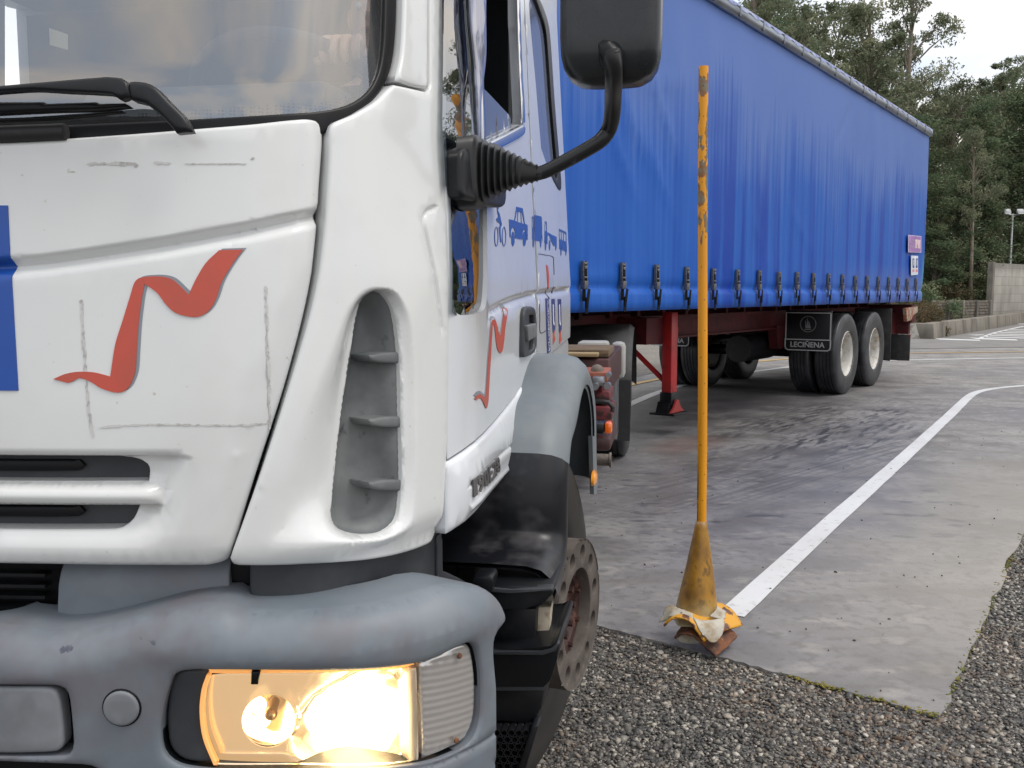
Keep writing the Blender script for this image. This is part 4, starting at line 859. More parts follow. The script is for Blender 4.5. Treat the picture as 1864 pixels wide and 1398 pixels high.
panel(CAB, 'mirror_base', pc(CAB, [(812, 285), (820, 272), (850, 262), (880, 262), (893, 275), (896, 330), (895, 372), (880, 378), (850, 372), (818, 362), (813, 350)]), BLACK, mr_, 0.02, (), 0.03, 0.012, 0.008, 0.008, None, 0.030)
def my(px, py, y): return Vector(TF.on(1, y, px, py))
arm = [my(962, 318, 0.60), my(990, 313, 0.60), my(1030, 293, 0.60), my(1075, 268, 0.60), my(1095, 254, 0.60), my(1108, 236, 0.60), my(1114, 212, 0.575), my(1116, 180, 0.535), my(1117, 145, 0.475), my(1116, 118, 0.445), my(1112, 92, 0.44)]
ap = cat3([tuple(a) for a in arm], 4)
b = B(); b.tube([tuple(p) for p in ap], [0.0125 + 0.003 * min(1, i / len(ap) * 1.3) for i in range(len(ap))], 14); b.done('mirror_arm', M('arm_plastic', (0.012, 0.013, 0.015), 0.38, layers=[((0.09, 0.095, 0.10), 20, 0.62, 0.72)]), mr_)
c0 = my(1018, 155, 0.50); c1 = my(1204, 155, 0.50); xm = (c0.x + c1.x) / 2; hwid = (c1.x - c0.x) / 2; zb = c0.z
b = B(); rows = []
K = 44; zs = [0, 0.004, 0.014, 0.03, 0.05, 0.08, 0.2, 0.3, 0.36, 0.39, 0.40]
def mrow(z, inset):
    r = []
    for k in range(K + 1):
        a = 2 * math.pi * k / K; ca, sa = math.cos(a), math.sin(a)
        ex = 0.5
        r.append((xm + (hwid - inset * 0.9) * math.copysign(abs(ca)**ex, ca), 0.53 + (0.065 - inset * 0.8) * math.copysign(abs(sa)**ex, sa) + (0.012 if sa < 0 else 0) * (1 - abs(ca)), zb + z))
    return r
ins = [0.058, 0.036, 0.018, 0.007, 0.002, 0, 0, 0.003, 0.015, 0.035, 0.058]
mrows = [mrow(z, i_) for z, i_ in zip(zs, ins)]
b.grid(mrows); bmesh.ops.remove_doubles(b.bm, verts=b.bm.verts[:], dist=1e-6); b._face([b.bm.verts.new(p) for p in mrows[0][:-1]][::-1]); b._face([b.bm.verts.new(p) for p in mrows[-1][:-1]])
bmesh.ops.remove_doubles(b.bm, verts=b.bm.verts[:], dist=1e-6)
b.done('mirror_shell', M('mirror_plastic', (0.013, 0.016, 0.020), 0.27, layers=[((0.035, 0.037, 0.038), 6, 0.42, 0.7), ((0.12, 0.12, 0.12), 60, 0.74, 0.78)], bump=(200, 0.08, 0.0005), rvar=0.12), mr_, 50)
b = B(); b.box((xm, 0.590, zb + 0.2), (hwid * 1.4, 0.03, 0.30), 0.004); b.done('mirror_glass', CHROME, mr_)
sock = my(1112, 102, 0.452)
b = B(); b.lathe([(0.0, 0.0), (0.024, 0.0), (0.0255, -0.004)], 28, Matrix.Translation(Vector((sock.x, 0.4515, sock.z))) @ Matrix.Rotation(-math.pi / 2, 4, 'Z') @ Matrix.Rotation(0.0, 4, 'Y') @ Matrix.Diagonal((1, 0.8, 1, 1))); b.done('arm_socket', SEAL, mr_)
b = B(); b.tube([my(1096, 80, 0.449), my(1104, 88, 0.443), my(1114, 100, 0.442), my(1120, 120, 0.448)], [0.008, 0.015, 0.017, 0.013], 14); b.done('arm_joint', BLACK, mr_)

# ---- cab shell, interior
rp_ = [tuple(CAB.pt(s_, 2.44)[:2]) for s_ in np.linspace(-CAB.S[-1] * 0.999, CAB.S[-1] * 0.999, 90)]
b = B(); b.prism(rp_, 'z', 2.44, 2.72, 0.05); b.done('roof', WHITE2, truck)
b = B(); b.box((0, 2.33, 1.72), (2.16, 0.04, 1.5)); b.done('rear_wall', MATS['warm_grey_paint'], truck)
INT = M('dark_interior', (0.05, 0.055, 0.065), 0.8); INT2 = M('grey_dashboard', (0.13, 0.145, 0.155), 0.7, layers=[((0.18, 0.19, 0.20), 3, 0.4, 0.7)])
b = B(); b.box((0, 1.35, 0.99), (1.9, 1.7, 0.06)); b.box((0, 2.27, 1.7), (2.0, 0.02, 1.4)); b.box((0, 1.3, 2.42), (1.9, 1.9, 0.02)); b.done('cab_lining', INT, truck)
dash = [(0.33, 1.35), (0.36, 1.60), (0.46, 1.635), (0.62, 1.635), (0.72, 1.54), (0.78, 1.3), (0.78, 1.0), (0.40, 1.0)]
b = B(); b.prism(dash, 'x', -0.86, 0.86, 0.02); b.done('dashboard', INT2, truck)
b = B(); b.prism([(0.42, 1.60), (0.48, 1.70), (0.62, 1.705), (0.70, 1.62), (0.70, 1.5)], 'x', 0.42, 0.90, 0.02); b.done('instrument_hood', INT2, truck)
b = B(); cs = Vector((0.70, 0.82, 1.715)); tilt = Matrix.Rotation(math.radians(58), 4, 'X'); ring = []
for k in range(41):
    a = 2 * math.pi * k / 40; ring.append(Matrix.Translation(cs) @ tilt @ Vector((0.215 * math.cos(a), 0, 0.215 * math.sin(a))))
b.tube(ring, 0.014, 10, cap=False)
for a in (0.2, math.pi - 0.2, -math.pi / 2): b.tube([Matrix.Translation(cs) @ tilt @ Vector((0.205 * math.cos(a), 0, 0.205 * math.sin(a))), cs], 0.012, 8)
b.tube([cs, cs + Vector((0, -0.12, -0.26))], [0.05, 0.035], 12); b.done('steering_wheel', INT, truck)
b = B(); b.box((0.62, 1.40, 1.22), (0.5, 0.5, 0.16), 0.05); b.box((0.62, 1.70, 1.62), (0.48, 0.14, 0.72), 0.05, Matrix.Rotation(math.radians(-8), 3, 'X')); b.box((0.62, 1.76, 2.08), (0.26, 0.1, 0.2), 0.04); b.box((-0.62, 1.40, 1.22), (0.5, 0.5, 0.16), 0.05); b.box((-0.62, 1.70, 1.62), (0.48, 0.14, 0.72), 0.05); b.done('seat', M('seat_fabric', (0.07, 0.08, 0.11), 0.9), truck)
b = B(); b.box((1.06, 1.62, 1.75), (0.05, 0.12, 1.35), 0.01); b.done('belt_pillar', M('pillar_lining', (0.42, 0.43, 0.43), 0.8), truck)
# ---- rear of the tractor: frame, catwalk box, rear wheels, exhaust, marker lamps
REDF = M('dark_red_frame', (0.085, 0.009, 0.012), 0.6, spec=0.3, layers=[((0.035, 0.008, 0.009), 7, 0.45, 0.7), ((0.15, 0.012, 0.015), 3, 0.58, 0.72)], bump=(60, 0.15, 0.002))
ORR = M('faded_orange_paint', (0.30, 0.09, 0.055), 0.6, layers=[((0.25, 0.09, 0.06), 14, 0.45, 0.65)])
b = B()
for sx in (-0.40, 0.40): b.box((sx, 3.9, 0.80), (0.08, 6.2, 0.26))
for yy in (1.0, 2.9, 4.2, 5.4, 6.9): b.box((0, yy, 0.80), (0.8, 0.08, 0.2))
b.done('chassis_frame', REDF, truck)
b = B(); b.box((0, 6.0, 0.97), (0.9, 0.9, 0.06), 0.02); b.done('fifth_wheel', RUB, truck)
def tbox(px0, py0, px1, py1, y, dy, name, mat, bev=0.01, par=None, xr=None):
    p = TF.on(1, y, px0, py0); q = TF.on(1, y, px1, py1); b = B()
    x0, x1 = (p[0] + q[0]) / 2, abs(q[0] - p[0])
    b.box((x0, y + dy / 2, (p[2] + q[2]) / 2), (x1, dy, abs(p[2] - q[2])), bev); return b.done(name, mat, par or truck)
tbox(960, 652, 1108, 720, 3.55, 1.25, 'equipment_box', M('brown_red_box', (0.050, 0.018, 0.018), 0.5, layers=[((0.085, 0.028, 0.027), 4, 0.45, 0.7)]), 0.012)
tbox(960, 636, 1108, 651, 3.60, 0.5, 'timber_board', M('old_timber', (0.16, 0.11, 0.065), 0.85, layers=[((0.08, 0.055, 0.035), 8, 0.45, 0.6, (1, 6, 6))]), 0.004)
tbox(960, 642, 1088, 650, 3.50, 0.10, 'timber_board', M('pale_timber', (0.30, 0.22, 0.12), 0.8), 0.003)
o = tbox(1050, 622, 1106, 636, 4.3, 0.2, 'white_tank', M('dull_white_metal', (0.36, 0.36, 0.34), 0.6, layers=[((0.3, 0.3, 0.28), 10, 0.5, 0.7)]), 0.02)
tbox(1112, 623, 1137, 690, 4.85, 0.15, 'white_mudguard_end', MATS['dull_white_metal'], 0.03)
b = B(); P = [TF.on(0, 1.13, x, y) for x, y in [(1108, 655), (1122, 640), (1134, 640), (1136, 690), (1130, 760), (1122, 800), (1108, 798)]]
b.prism([(p[1], p[2]) for p in P], 'x', 1.10, 1.135, 0.004); b.done('side_plate', M('plate_grey', (0.05, 0.053, 0.06), 0.5, layers=[((0.15, 0.155, 0.165), 6, 0.4, 0.7)]), truck)
tbox(1048, 677, 1105, 696, 3.15, 0.3, 'orange_beam', ORR, 0.006)
tbox(1052, 696, 1096, 714, 3.18, 0.3, 'orange_beam', REDF, 0.006)
q = TF.on(1, 3.2, 1087, 672); b = B(); b.lathe([(0.030, -0.02), (0.030, 0.0), (0.022, 0.015), (0.008, 0.022), (0, 0.023)], 20, Matrix.Translation(Vector(q)) @ Matrix.Rotation(-math.pi / 2, 4, 'Y')); b.done('filler_cap', DIRTM, truck)
tbox(1078, 686, 1100, 703, 3.10, 0.08, 'coupling_block', ALU, 0.006); 
for (x_, y_, r_) in ((1108, 682, 0.012), (1106, 702, 0.016), (1084, 703, 0.016)):
    q = TF.on(1, 3.1, x_, y_); b = B(); b.tube([(q[0], q[1] - 0.03, q[2]), (q[0], q[1] + 0.03, q[2])], r_, 14); b.done('hose_coupling', ALU, truck)
tbox(1066, 712, 1110, 735, 3.25, 0.3, 'valve_block', M('chipped_red', (0.17, 0.03, 0.036), 0.5, layers=[((0.05, 0.02, 0.02), 26, 0.5, 0.56)]), 0.008)
tbox(1066, 740, 1114, 765, 3.22, 0.3, 'valve_block', MATS['chipped_red'], 0.008)
b = B(); b.tube([TF.on(1, 3.1, x, y) for x, y in [(1060, 733), (1090, 730), (1108, 733), (1116, 742), (1114, 750)]], 0.011, 10); b.done('air_hose', RUB, truck)
b = B(); q0 = TF.on(1, 2.55, 1050, 780); q1 = TF.on(1, 2.55, 1100, 780); b.box(((q0[0] + q1[0]) / 2, 2.60, q0[2]), (q1[0] - q0[0], 0.10, 0.045), 0.012); b.done('lamp_bracket', BLACK, truck)
b = B(); q = TF.on(1, 2.55, 1107, 780); b.box((q[0], 2.60, q[2]), (0.028, 0.09, 0.045), 0.008); b.done('marker_lamp', M('orange_lens', (0.85, 0.16, 0.015), 0.15, coat=1.0, emis=((1, 0.15, 0.01), 0.08)), truck)
tbox(1054, 795, 1112, 822, 3.3, 0.5, 'lower_box', MATS['brown_red_box'], 0.02)
b = B(); q0 = Vector(TF.on(1, 2.9, 1070, 836)); q1 = Vector(TF.on(1, 2.9, 1113, 836)); RX = Matrix.Translation(q0); ln = q1.x - q0.x
b.lathe([(0.026, 0), (0.026, ln - 0.012), (0.033, ln - 0.008), (0.033, ln), (0.024, ln), (0.022, 0.02)], 26, RX); b.done('exhaust_pipe', DIRTM, truck)
b = B(); b.box((0.66, 3.50, 0.70), (0.60, 0.12, 0.52), 0.01); b.box((0.66, 2.62, 0.70), (0.70, 0.06, 0.06), 0.01); b.box((0.42, 3.1, 0.70), (0.05, 1.0, 0.10)); b.box((0.72, 2.98, 0.60), (0.62, 0.06, 0.05)); b.done('support_bracket', BLACK, truck)
# grey rear flap of the mudguard with an orange reflector
for sgn in (1, -1):
    b = B(); P = [TF.on(0, 1.285, x, y) for x, y in [(1077, 793), (1083, 795), (1086, 862), (1088, 878), (1085, 900), (1080, 900)]]
    b.prism([(p[1], p[2]) for p in P], 'x', sgn * 1.275, sgn * 1.287); b.done('mudguard_end', FENDG, truck)
    q = TF.on(0, 1.29, 1082, 870); b = B(); b.lathe([(0.028, -0.004), (0.028, 0.004), (0.02, 0.010), (0, 0.012)], 24, Matrix.Translation((sgn * 1.288, q[1], q[2])) @ Matrix.Diagonal((sgn, 1.9, 0.82, 1))); b.done('side_reflector', M('amber_reflector', (0.75, 0.30, 0.03), 0.15, coat=1.0, emis=((1, 0.3, 0.02), 0.06)), truck)
# fuel tank and second tyre glimpse: rear wheels
def dual(center, parent, R=0.52, name='rear_wheel', rimmat=None, xo=1.0):
    w = thing(name, None, None); w.parent = parent
    for k, off in enumerate((0.0, -0.33)):
        T = Matrix.Translation((center[0] + xo * off, center[1], center[2])) @ (Matrix() if xo > 0 else Matrix.Rotation(math.pi, 4, 'Z'))
        b = B(); b.lathe(tyre_prof(R, 0.29, 0.28), 72, T, True); b.done('tyre', TYRE2, w)
        b = B(); b.lathe([(0.292, 0.002), (0.298, -0.006), (0.288, -0.014), (0.272, -0.03), (0.262, -0.05), (0.258, -0.16), (0.250, -0.165), (0.17, -0.19), (0.14, -0.185), (0.10, -0.185), (0.10, -0.10), (0.085, -0.09), (0, -0.09)] if k == 0 else [(0.298, -0.006), (0.27, -0.03), (0.255, -0.1), (0.255, -0.27)], 56, T); b.done('rim', rimmat, w)
    return w
TYRE2 = M('tyre_rubber', (0.016, 0.018, 0.022), 0.42, layers=[((0.045, 0.048, 0.052), 5, 0.45, 0.7)], bump=(70, 0.15, 0.001))
DRIM = MATS.get('dark_rim')
CRIM = M('cream_rim', (0.55, 0.54, 0.51), 0.45, layers=[((0.36, 0.28, 0.19), 7, 0.50, 0.68), ((0.15, 0.08, 0.04), 26, 0.64, 0.74)])
for sx in (1, -1):
    dual((sx * 1.18, 6.45, 0.50), truck, 0.50, 'rear_wheel', DRIM, sx)
    b = B(); rows = []
    for k in range(21):
        a = math.radians(5 + 170 * k / 20); r = 0.57
        rows.append([(sx * x, 6.45 - r * math.cos(a) * 1.02, 0.50 + r * math.sin(a) + (0.0 if x > 0.6 and x < 1.2 else -0.03)) for x in (0.58, 0.60, 0.9, 1.19, 1.225)])
    b.grid(rows); b.done('rear_mudguard', RUB, truck)
    b = B(); b.box((sx * 0.93, 5.86, 0.44), (0.58, 0.012, 0.46)); b.done('mud_flap', RUB, truck)

# ------------------------------------------------------------------ the semi-trailer
trl = thing('semi_trailer', 'long blue curtain sided trailer with buckled straps on a dark red chassis', 'trailer', LF.org, -LF.a)
XS_ = 1.27; ZB = 1.18; ZT = 3.83; YR = 12.15; YF = 0.0
sp = Flat(LF, 0, XS_)
# curtain material: dusty upper part, wet streaks below
cm = bpy.data.materials.new('blue_curtain'); cm.use_nodes = True; t_ = cm.node_tree; N_ = t_.nodes; K_ = t_.links.new; p_ = N_['Principled BSDF']
def nd(t, **k):
    n = N_.new(t)
    for a, v in k.items(): setattr(n, a, v)
    return n
def noise(scale, st, det=3, loc=(0, 0, 0)):
    m = nd('ShaderNodeMapping'); m.inputs['Scale'].default_value = st; m.inputs['Location'].default_value = loc
    n = nd('ShaderNodeTexNoise'); n.inputs['Scale'].default_value = scale; n.inputs['Detail'].default_value = det
    K_(tc_.outputs['Object'], m.inputs[0]); K_(m.outputs[0], n.inputs['Vector']); return n.outputs['Fac']
def math_(op, a, b_=None, c=None):
    n = nd('ShaderNodeMath', operation=op); n.use_clamp = False
    for i, v in enumerate((a, b_, c)):
        if v is None: continue
        if isinstance(v, (int, float)): n.inputs[i].default_value = v
        else: K_(v, n.inputs[i])
    return n.outputs[0]
def mapr(v, a, b_, c=0.0, d=1.0):
    n = nd('ShaderNodeMapRange'); n.inputs[1].default_value = a; n.inputs[2].default_value = b_; n.inputs[3].default_value = c; n.inputs[4].default_value = d; K_(v, n.inputs[0]); return n.outputs[0]
def mixc(f, a, b_):
    n = nd('ShaderNodeMixRGB')
    if isinstance(f, float): n.inputs[0].default_value = f
    else: K_(f, n.inputs[0])
    for i, v in ((1, a), (2, b_)):
        if isinstance(v, tuple): n.inputs[i].default_value = (*v, 1)
        else: K_(v, n.inputs[i])
    return n.outputs[0]
tc_ = nd('ShaderNodeTexCoord'); sx3 = nd('ShaderNodeSeparateXYZ'); K_(tc_.outputs['Object'], sx3.inputs[0])
streak = noise(1.5, (1, 2.0, 0.07), 6); fine = noise(9, (1, 2.2, 0.03), 3, (0, 4, 0)); blot = noise(0.9, (1, 1, 1), 3)
hz = math_('ADD', sx3.outputs['Z'], math_('MULTIPLY', math_('SUBTRACT', fine, 0.5), 1.5))
top = mapr(math_('ADD', hz, math_('MULTIPLY', math_('SUBTRACT', blot, 0.5), 1.2)), 2.35, 3.15)
wet = mapr(streak, 0.47, 0.56)
wet = math_('MULTIPLY', wet, math_('SUBTRACT', 1.0, top))
yl = mapr(sx3.outputs['Y'], 2.5, 4.0)
wet = math_('MULTIPLY', wet, yl)
dusty = mixc(mapr(fine, 0.35, 0.65), (0.009, 0.088, 0.41), (0.018, 0.112, 0.46))
c1_ = mixc(top, dusty, (0.085, 0.165, 0.45))
c2_ = mixc(wet, c1_, (0.0008, 0.046, 0.34))
lowd = mapr(sx3.outputs['Z'], 1.75, 1.45)
c3_ = mixc(math_('MULTIPLY', lowd, mapr(sx3.outputs['Y'], 6, 12, 0, 0.45)), c2_, (0.18, 0.22, 0.42))
rearc = mapr(sx3.outputs['Y'], 12.0, 12.04)
teal = math_('MULTIPLY', rearc, mapr(sx3.outputs['Z'], 2.1, 1.7))
c4_ = mixc(math_('MULTIPLY', teal, 0.7), c3_, (0.06, 0.26, 0.40))
K_(c4_, p_.inputs['Base Color'])
K_(mapr(math_('ADD', wet, math_('MULTIPLY', top, 0.3)), 0, 1, 0.46, 0.40), p_.inputs['Roughness'])
p_.inputs['Specular IOR Level'].default_value = 0.16
wr = noise(1.1, (1, 2.0, 0.35), 2, (0, 2, 0)); bmp_ = nd('ShaderNodeBump'); bmp_.inputs['Strength'].default_value = 0.16; bmp_.inputs['Distance'].default_value = 0.03; K_(wr, bmp_.inputs['Height']); K_(bmp_.outputs[0], p_.inputs['Normal'])
# the curtain sheet, with slack between the straps, creases and a rounded hem
BY = [1.46 + 0.563 * k for k in range(19)]
rng = np.random.default_rng(3)
def curtain(sgn):
    ys = np.arange(YF, YR + 0.001, 0.045); hs = np.concatenate([[1.18, 1.185, 1.20, 1.25, 1.30, 1.325, 1.34, 1.36, 1.39, 1.42, 1.46, 1.50], np.arange(1.6, 3.86, 0.075)])
    Y, Hh = np.meshgrid(ys, hs); d = np.zeros_like(Y)
    ph = (Y - 1.46) / 0.563; near = np.abs(ph - np.round(ph)) * 0.563
    low = sstep(1.7, 1.35, Hh)
    d += -0.010 * np.exp(-(near / 0.06)**2) * low
    d += 0.012 * sstep(1.335, 1.32, Hh) * (1 - np.exp(-(near / 0.10)**2) * 0.5)                       # hem stands out
    d -= 0.018 * np.exp(-((Hh - 1.365) / 0.03)**2)                      # shadowed crease
    d -= 0.02 * sstep(1.20, 1.18, Hh)
    for k in range(16):
        y0 = rng.uniform(0.6, 12); h0_ = rng.uniform(1.45, 1.7) if k < 6 else rng.uniform(1.8, 3.4); ln = rng.uniform(0.15, 0.5); an = rng.uniform(-1.2, 1.2)
        u = (Y - y0) * math.cos(an) + (Hh - h0_) * math.sin(an); v = -(Y - y0) * math.sin(an) + (Hh - h0_) * math.cos(an)
        d += rng.uniform(-0.010, 0.012) * np.exp(-(u / ln)**2 - (v / 0.05)**2)
    d += 0.010 * np.sin(Y * 2.1 + 0.6 * np.sin(Y * 0.7)) * sstep(3.8, 3.0, Hh) * sstep(1.3, 1.9, Hh) + 0.002 * np.sin(Y * 7.3 + 2.5 * np.sin(Hh * 0.9 + Y))
    for (y0, h0_) in ((2.25, 2.55), (2.0, 2.35), (2.7, 2.75), (2.6, 2.3)):
        u = (Y - y0) * 0.66 - (Hh - h0_) * 0.75; v = (Y - y0) * 0.75 + (Hh - h0_) * 0.66
        d += 0.016 * np.exp(-(u / 0.40)**2 - (v / 0.045)**2)
    rows = [[(sgn * (XS_ + d[i, j]), Y[i, j], Hh[i, j]) for j in range(len(ys))] for i in range(len(hs))]
    b = B(); b.grid(rows); b.grid([[(sgn * (XS_ - 0.03), y, 1.18) for y in ys], rows[0]]); return b.done('curtain', cm, trl, 60)
curtain(1); curtain(-1)
PAN = M('trailer_panel', (0.45, 0.46, 0.48), 0.5)
b = B(); b.box((0, 0.02, 2.5), (2.5, 0.05, 2.6), 0.01); b.box((0, YR - 0.03, 2.5), (2.5, 0.05, 2.62), 0.01); b.done('end_panel', cm, trl)
b = B(); b.box((0, YR / 2, 1.225), (2.50, YR - 0.02, 0.05)); b.done('floor', REDF, trl)
# roof rail: half-round aluminium, roof sheet with scalloped edge
b = B(); pr = [(1.262, 3.83), (1.285, 3.825), (1.308, 3.835), (1.322, 3.86), (1.324, 3.895), (1.312, 3.925), (1.285, 3.94), (1.24, 3.945), (1.24, 3.83)]
RAIL = M('rail_aluminium', (0.30, 0.33, 0.37), 0.30, 0.8, layers=[((0.10, 0.115, 0.14), 6, 0.42, 0.7, (1, 0.2, 1)), ((0.45, 0.48, 0.55), 30, 0.62, 0.72, (1, 0.3, 1))])
for sx in (1, -1):
    b = B(); b.prism([(sx * x, z) for x, z in pr], 'y', -0.02, YR + 0.03); b.done('roof_rail', RAIL, trl)
    for k in range(21):
        b = B(); y0 = 0.05 + 0.58 * k; b.box((sx * 1.317, y0, 3.88), (0.02, 0.03, 0.10), 0.004)
        b.done('rail_clamp', M('clamp_dark', (0.16, 0.17, 0.19), 0.4, 0.5), trl)
    b = B(); rows = []
    for i in range(0, 245):
        y = -0.02 + (YR + 0.04) * i / 244; s_ = abs(math.sin(math.pi * y / 0.29)); rows.append([(sx * (1.322 + 0.004 * s_), y, 3.892 + 0.030 * (1 - s_)), (sx * 1.316, y, 3.935), (sx * 1.28, y, 3.965), (sx * 1.1, y, 3.98), (0, y, 3.99)])
    b.grid(rows); b.done('roof_sheet', M('roof_tarpaulin', (0.16, 0.20, 0.42), 0.45, layers=[((0.33, 0.36, 0.52), 8, 0.45, 0.65), ((0.03, 0.05, 0.2), 20, 0.55, 0.65)]), trl)
# straps with buckles
STRAP = M('black_webbing', (0.004, 0.006, 0.008), 0.7, spec=0.15); BUCK = M('dull_buckle_metal', (0.19, 0.19, 0.19), 0.42, 0.7, layers=[((0.12, 0.11, 0.10), 40, 0.5, 0.65)])
bk0 = thing('strap_buckle', None, None); bk0.parent = trl
def bkpart():
    b = B(); b.box((0.012, -0.024, 0.115), (0.026, 0.007, 0.20), 0.002); b.box((0.012, 0.024, 0.115), (0.026, 0.007, 0.20), 0.002); b.box((0.004, 0, 0.115), (0.004, 0.048, 0.20)); b.box((0.024, 0, 0.198), (0.010, 0.048, 0.016), 0.003); b.box((0.028, 0, 0.17), (0.008, 0.034, 0.022), 0.003); b.box((0.026, 0, 0.045), (0.014, 0.052, 0.06), 0.004, Matrix.Rotation(0.1, 3, 'Y')); b.box((0.026, 0, 0.10), (0.012, 0.05, 0.012), 0.003)
    o1 = b.done('buckle', BUCK, bk0)
    b = B(); b.box((0.022, 0, 0.135), (0.010, 0.036, 0.055), 0.002); b.done('buckle_lever', STRAP, bk0); b = B(); b.box((0.012, 0, -0.02), (0.004, 0.040, 0.10)); b.box((0.034, 0, -0.10), (0.004, 0.040, 0.115)); b.box((0.018, 0, -0.155), (0.034, 0.04, 0.006))
    o2 = b.done('strap', STRAP, bk0)
    b = B(); r0 = Matrix.Rotation(-0.10, 3, 'X'); b.box((0.042, 0.012, -0.045), (0.004, 0.034, 0.13), 0.001, r0); o3 = b.done('loose_strap', STRAP, bk0)
bkpart()
ptz = 1.545 - 0.213
for i, y in enumerate(BY):
    o = bk0 if i == 0 else copy_tree(bk0, trl)
    o.location = (XS_ + 0.004, y, ptz + random.uniform(-0.006, 0.006))
    for ch in o.children:
        if ch.name.startswith('loose'): ch.rotation_euler = (random.uniform(-0.10, 0.10) + (-0.05 if i < 7 else 0.05), 0, 0)
# chassis
b = B()
for sx in (-0.5, 0.5):
    b.box((sx, 7.7, 1.08), (0.14, 8.7, 0.03)); b.box((sx, 7.7, 0.87), (0.14, 8.7, 0.02)); b.box((sx, 7.7, 0.98), (0.015, 8.7, 0.20))
    b.prism([(0.3, 1.12), (3.6, 1.12), (3.6, 0.86), (3.2, 0.87), (2.8, 0.97), (2.3, 1.01), (0.3, 1.03)], 'x', sx - 0.01, sx + 0.01)
    b.prism([(0.3, 1.04), (2.3, 1.02), (2.8, 0.98), (3.2, 0.88), (3.6, 0.87), (3.6, 0.85), (3.18, 0.86), (2.78, 0.96), (2.3, 1.00), (0.3, 1.02)], 'x', sx - 0.07, sx + 0.07)
for k in range(22): b.box((0, 0.5 + 0.53 * k, 1.14), (1.1, 0.06, 0.10))
b.box((1.0, YR / 2, 1.195), (0.03, YR - 0.1, 0.05)); b.box((-1.0, YR / 2, 1.195), (0.03, YR - 0.1, 0.05))
b.box((0, 1.3, 1.02), (1.3, 1.8, 0.03)); b.box((0.60, 3.50, 0.97), (0.44, 0.36, 0.24)); b.box((-0.60, 3.50, 0.97), (0.44, 0.36, 0.24))
b.done('chassis', REDF, trl)
REDL = M('red_paint', (0.42, 0.02, 0.022), 0.4, layers=[((0.22, 0.02, 0.02), 6, 0.5, 0.7)])
legy = 3.72
for sx in (1, -1):
    lg = thing('landing_leg', None, None); lg.parent = trl
    b = B(); b.box((sx * 0.86, legy, 0.74), (0.10, 0.13, 0.80), 0.008); b.done('leg_tube', REDL, lg)
    b = B(); b.box((sx * 0.86, legy, 0.33), (0.12, 0.15, 0.12), 0.006); b.prism([(legy - 0.09, 0.30), (legy + 0.09, 0.30), (legy + 0.14, 0.20), (legy - 0.14, 0.20)], 'x', sx * 0.86 - 0.07, sx * 0.86 + 0.05); b.done('leg_foot_body', BLACK, lg)
    b = B(); b.box((sx * 0.86, legy, 0.19), (0.26, 0.30, 0.02), 0.004); b.done('foot_plate', BLACK, lg)
    b = B(); b.prism([(legy - 0.14, 0.205), (legy + 0.14, 0.205), (legy + 0.07, 0.25), (legy + 0.02, 0.32), (legy - 0.02, 0.32), (legy - 0.07, 0.25)], 'x', sx * 0.86 + sx * 0.07, sx * 0.86 + sx * 0.09); b.done('foot_bracket', M('dull_red', (0.25, 0.022, 0.02), 0.55), lg)
    b = B(); b.tube([(sx * 0.82, legy, 0.48), (sx * 0.36, legy + 0.02, 0.86)], 0.026, 8); b.done('brace', REDL, lg)
    b = B(); b.tube([(sx * 0.86, legy + 0.08, 0.55), (sx * 0.72, legy + 0.42, 0.98)], 0.022, 8); b.done('brace', REDL, lg)
# axles, wheels, mud flaps with lettering
FLAPM = M('flap_black', (0.006, 0.007, 0.010), 0.45); SIL = M('flap_silver', (0.42, 0.42, 0.43), 0.5)
for y in (8.16, 9.50):
    b = B(); b.tube([(-1.0, y, 0.53), (1.0, y, 0.53)], 0.07, 12); b.box((0.5, y, 0.68), (0.1, 0.9, 0.08), 0.02); b.box((-0.5, y, 0.68), (0.1, 0.9, 0.08), 0.02); b.done('axle', BLACK, trl)
    for sx in (1, -1): dual((sx * 1.235, y, 0.527), trl, 0.527, 'wheel', CRIM, sx)
for y_ in (7.55, 8.83, 10.1):
    b = B(); b.prism([(y_ - 0.16, 0.90), (y_ + 0.16, 0.90), (y_ + 0.08, 0.60), (y_ - 0.08, 0.60)], 'x', 0.44, 0.56); b.prism([(y_ - 0.16, 0.90), (y_ + 0.16, 0.90), (y_ + 0.08, 0.60), (y_ - 0.08, 0.60)], 'x', -0.56, -0.44); b.box((0, y_, 0.86), (1.1, 0.08, 0.08)); b.done('axle_hanger', REDF, trl)
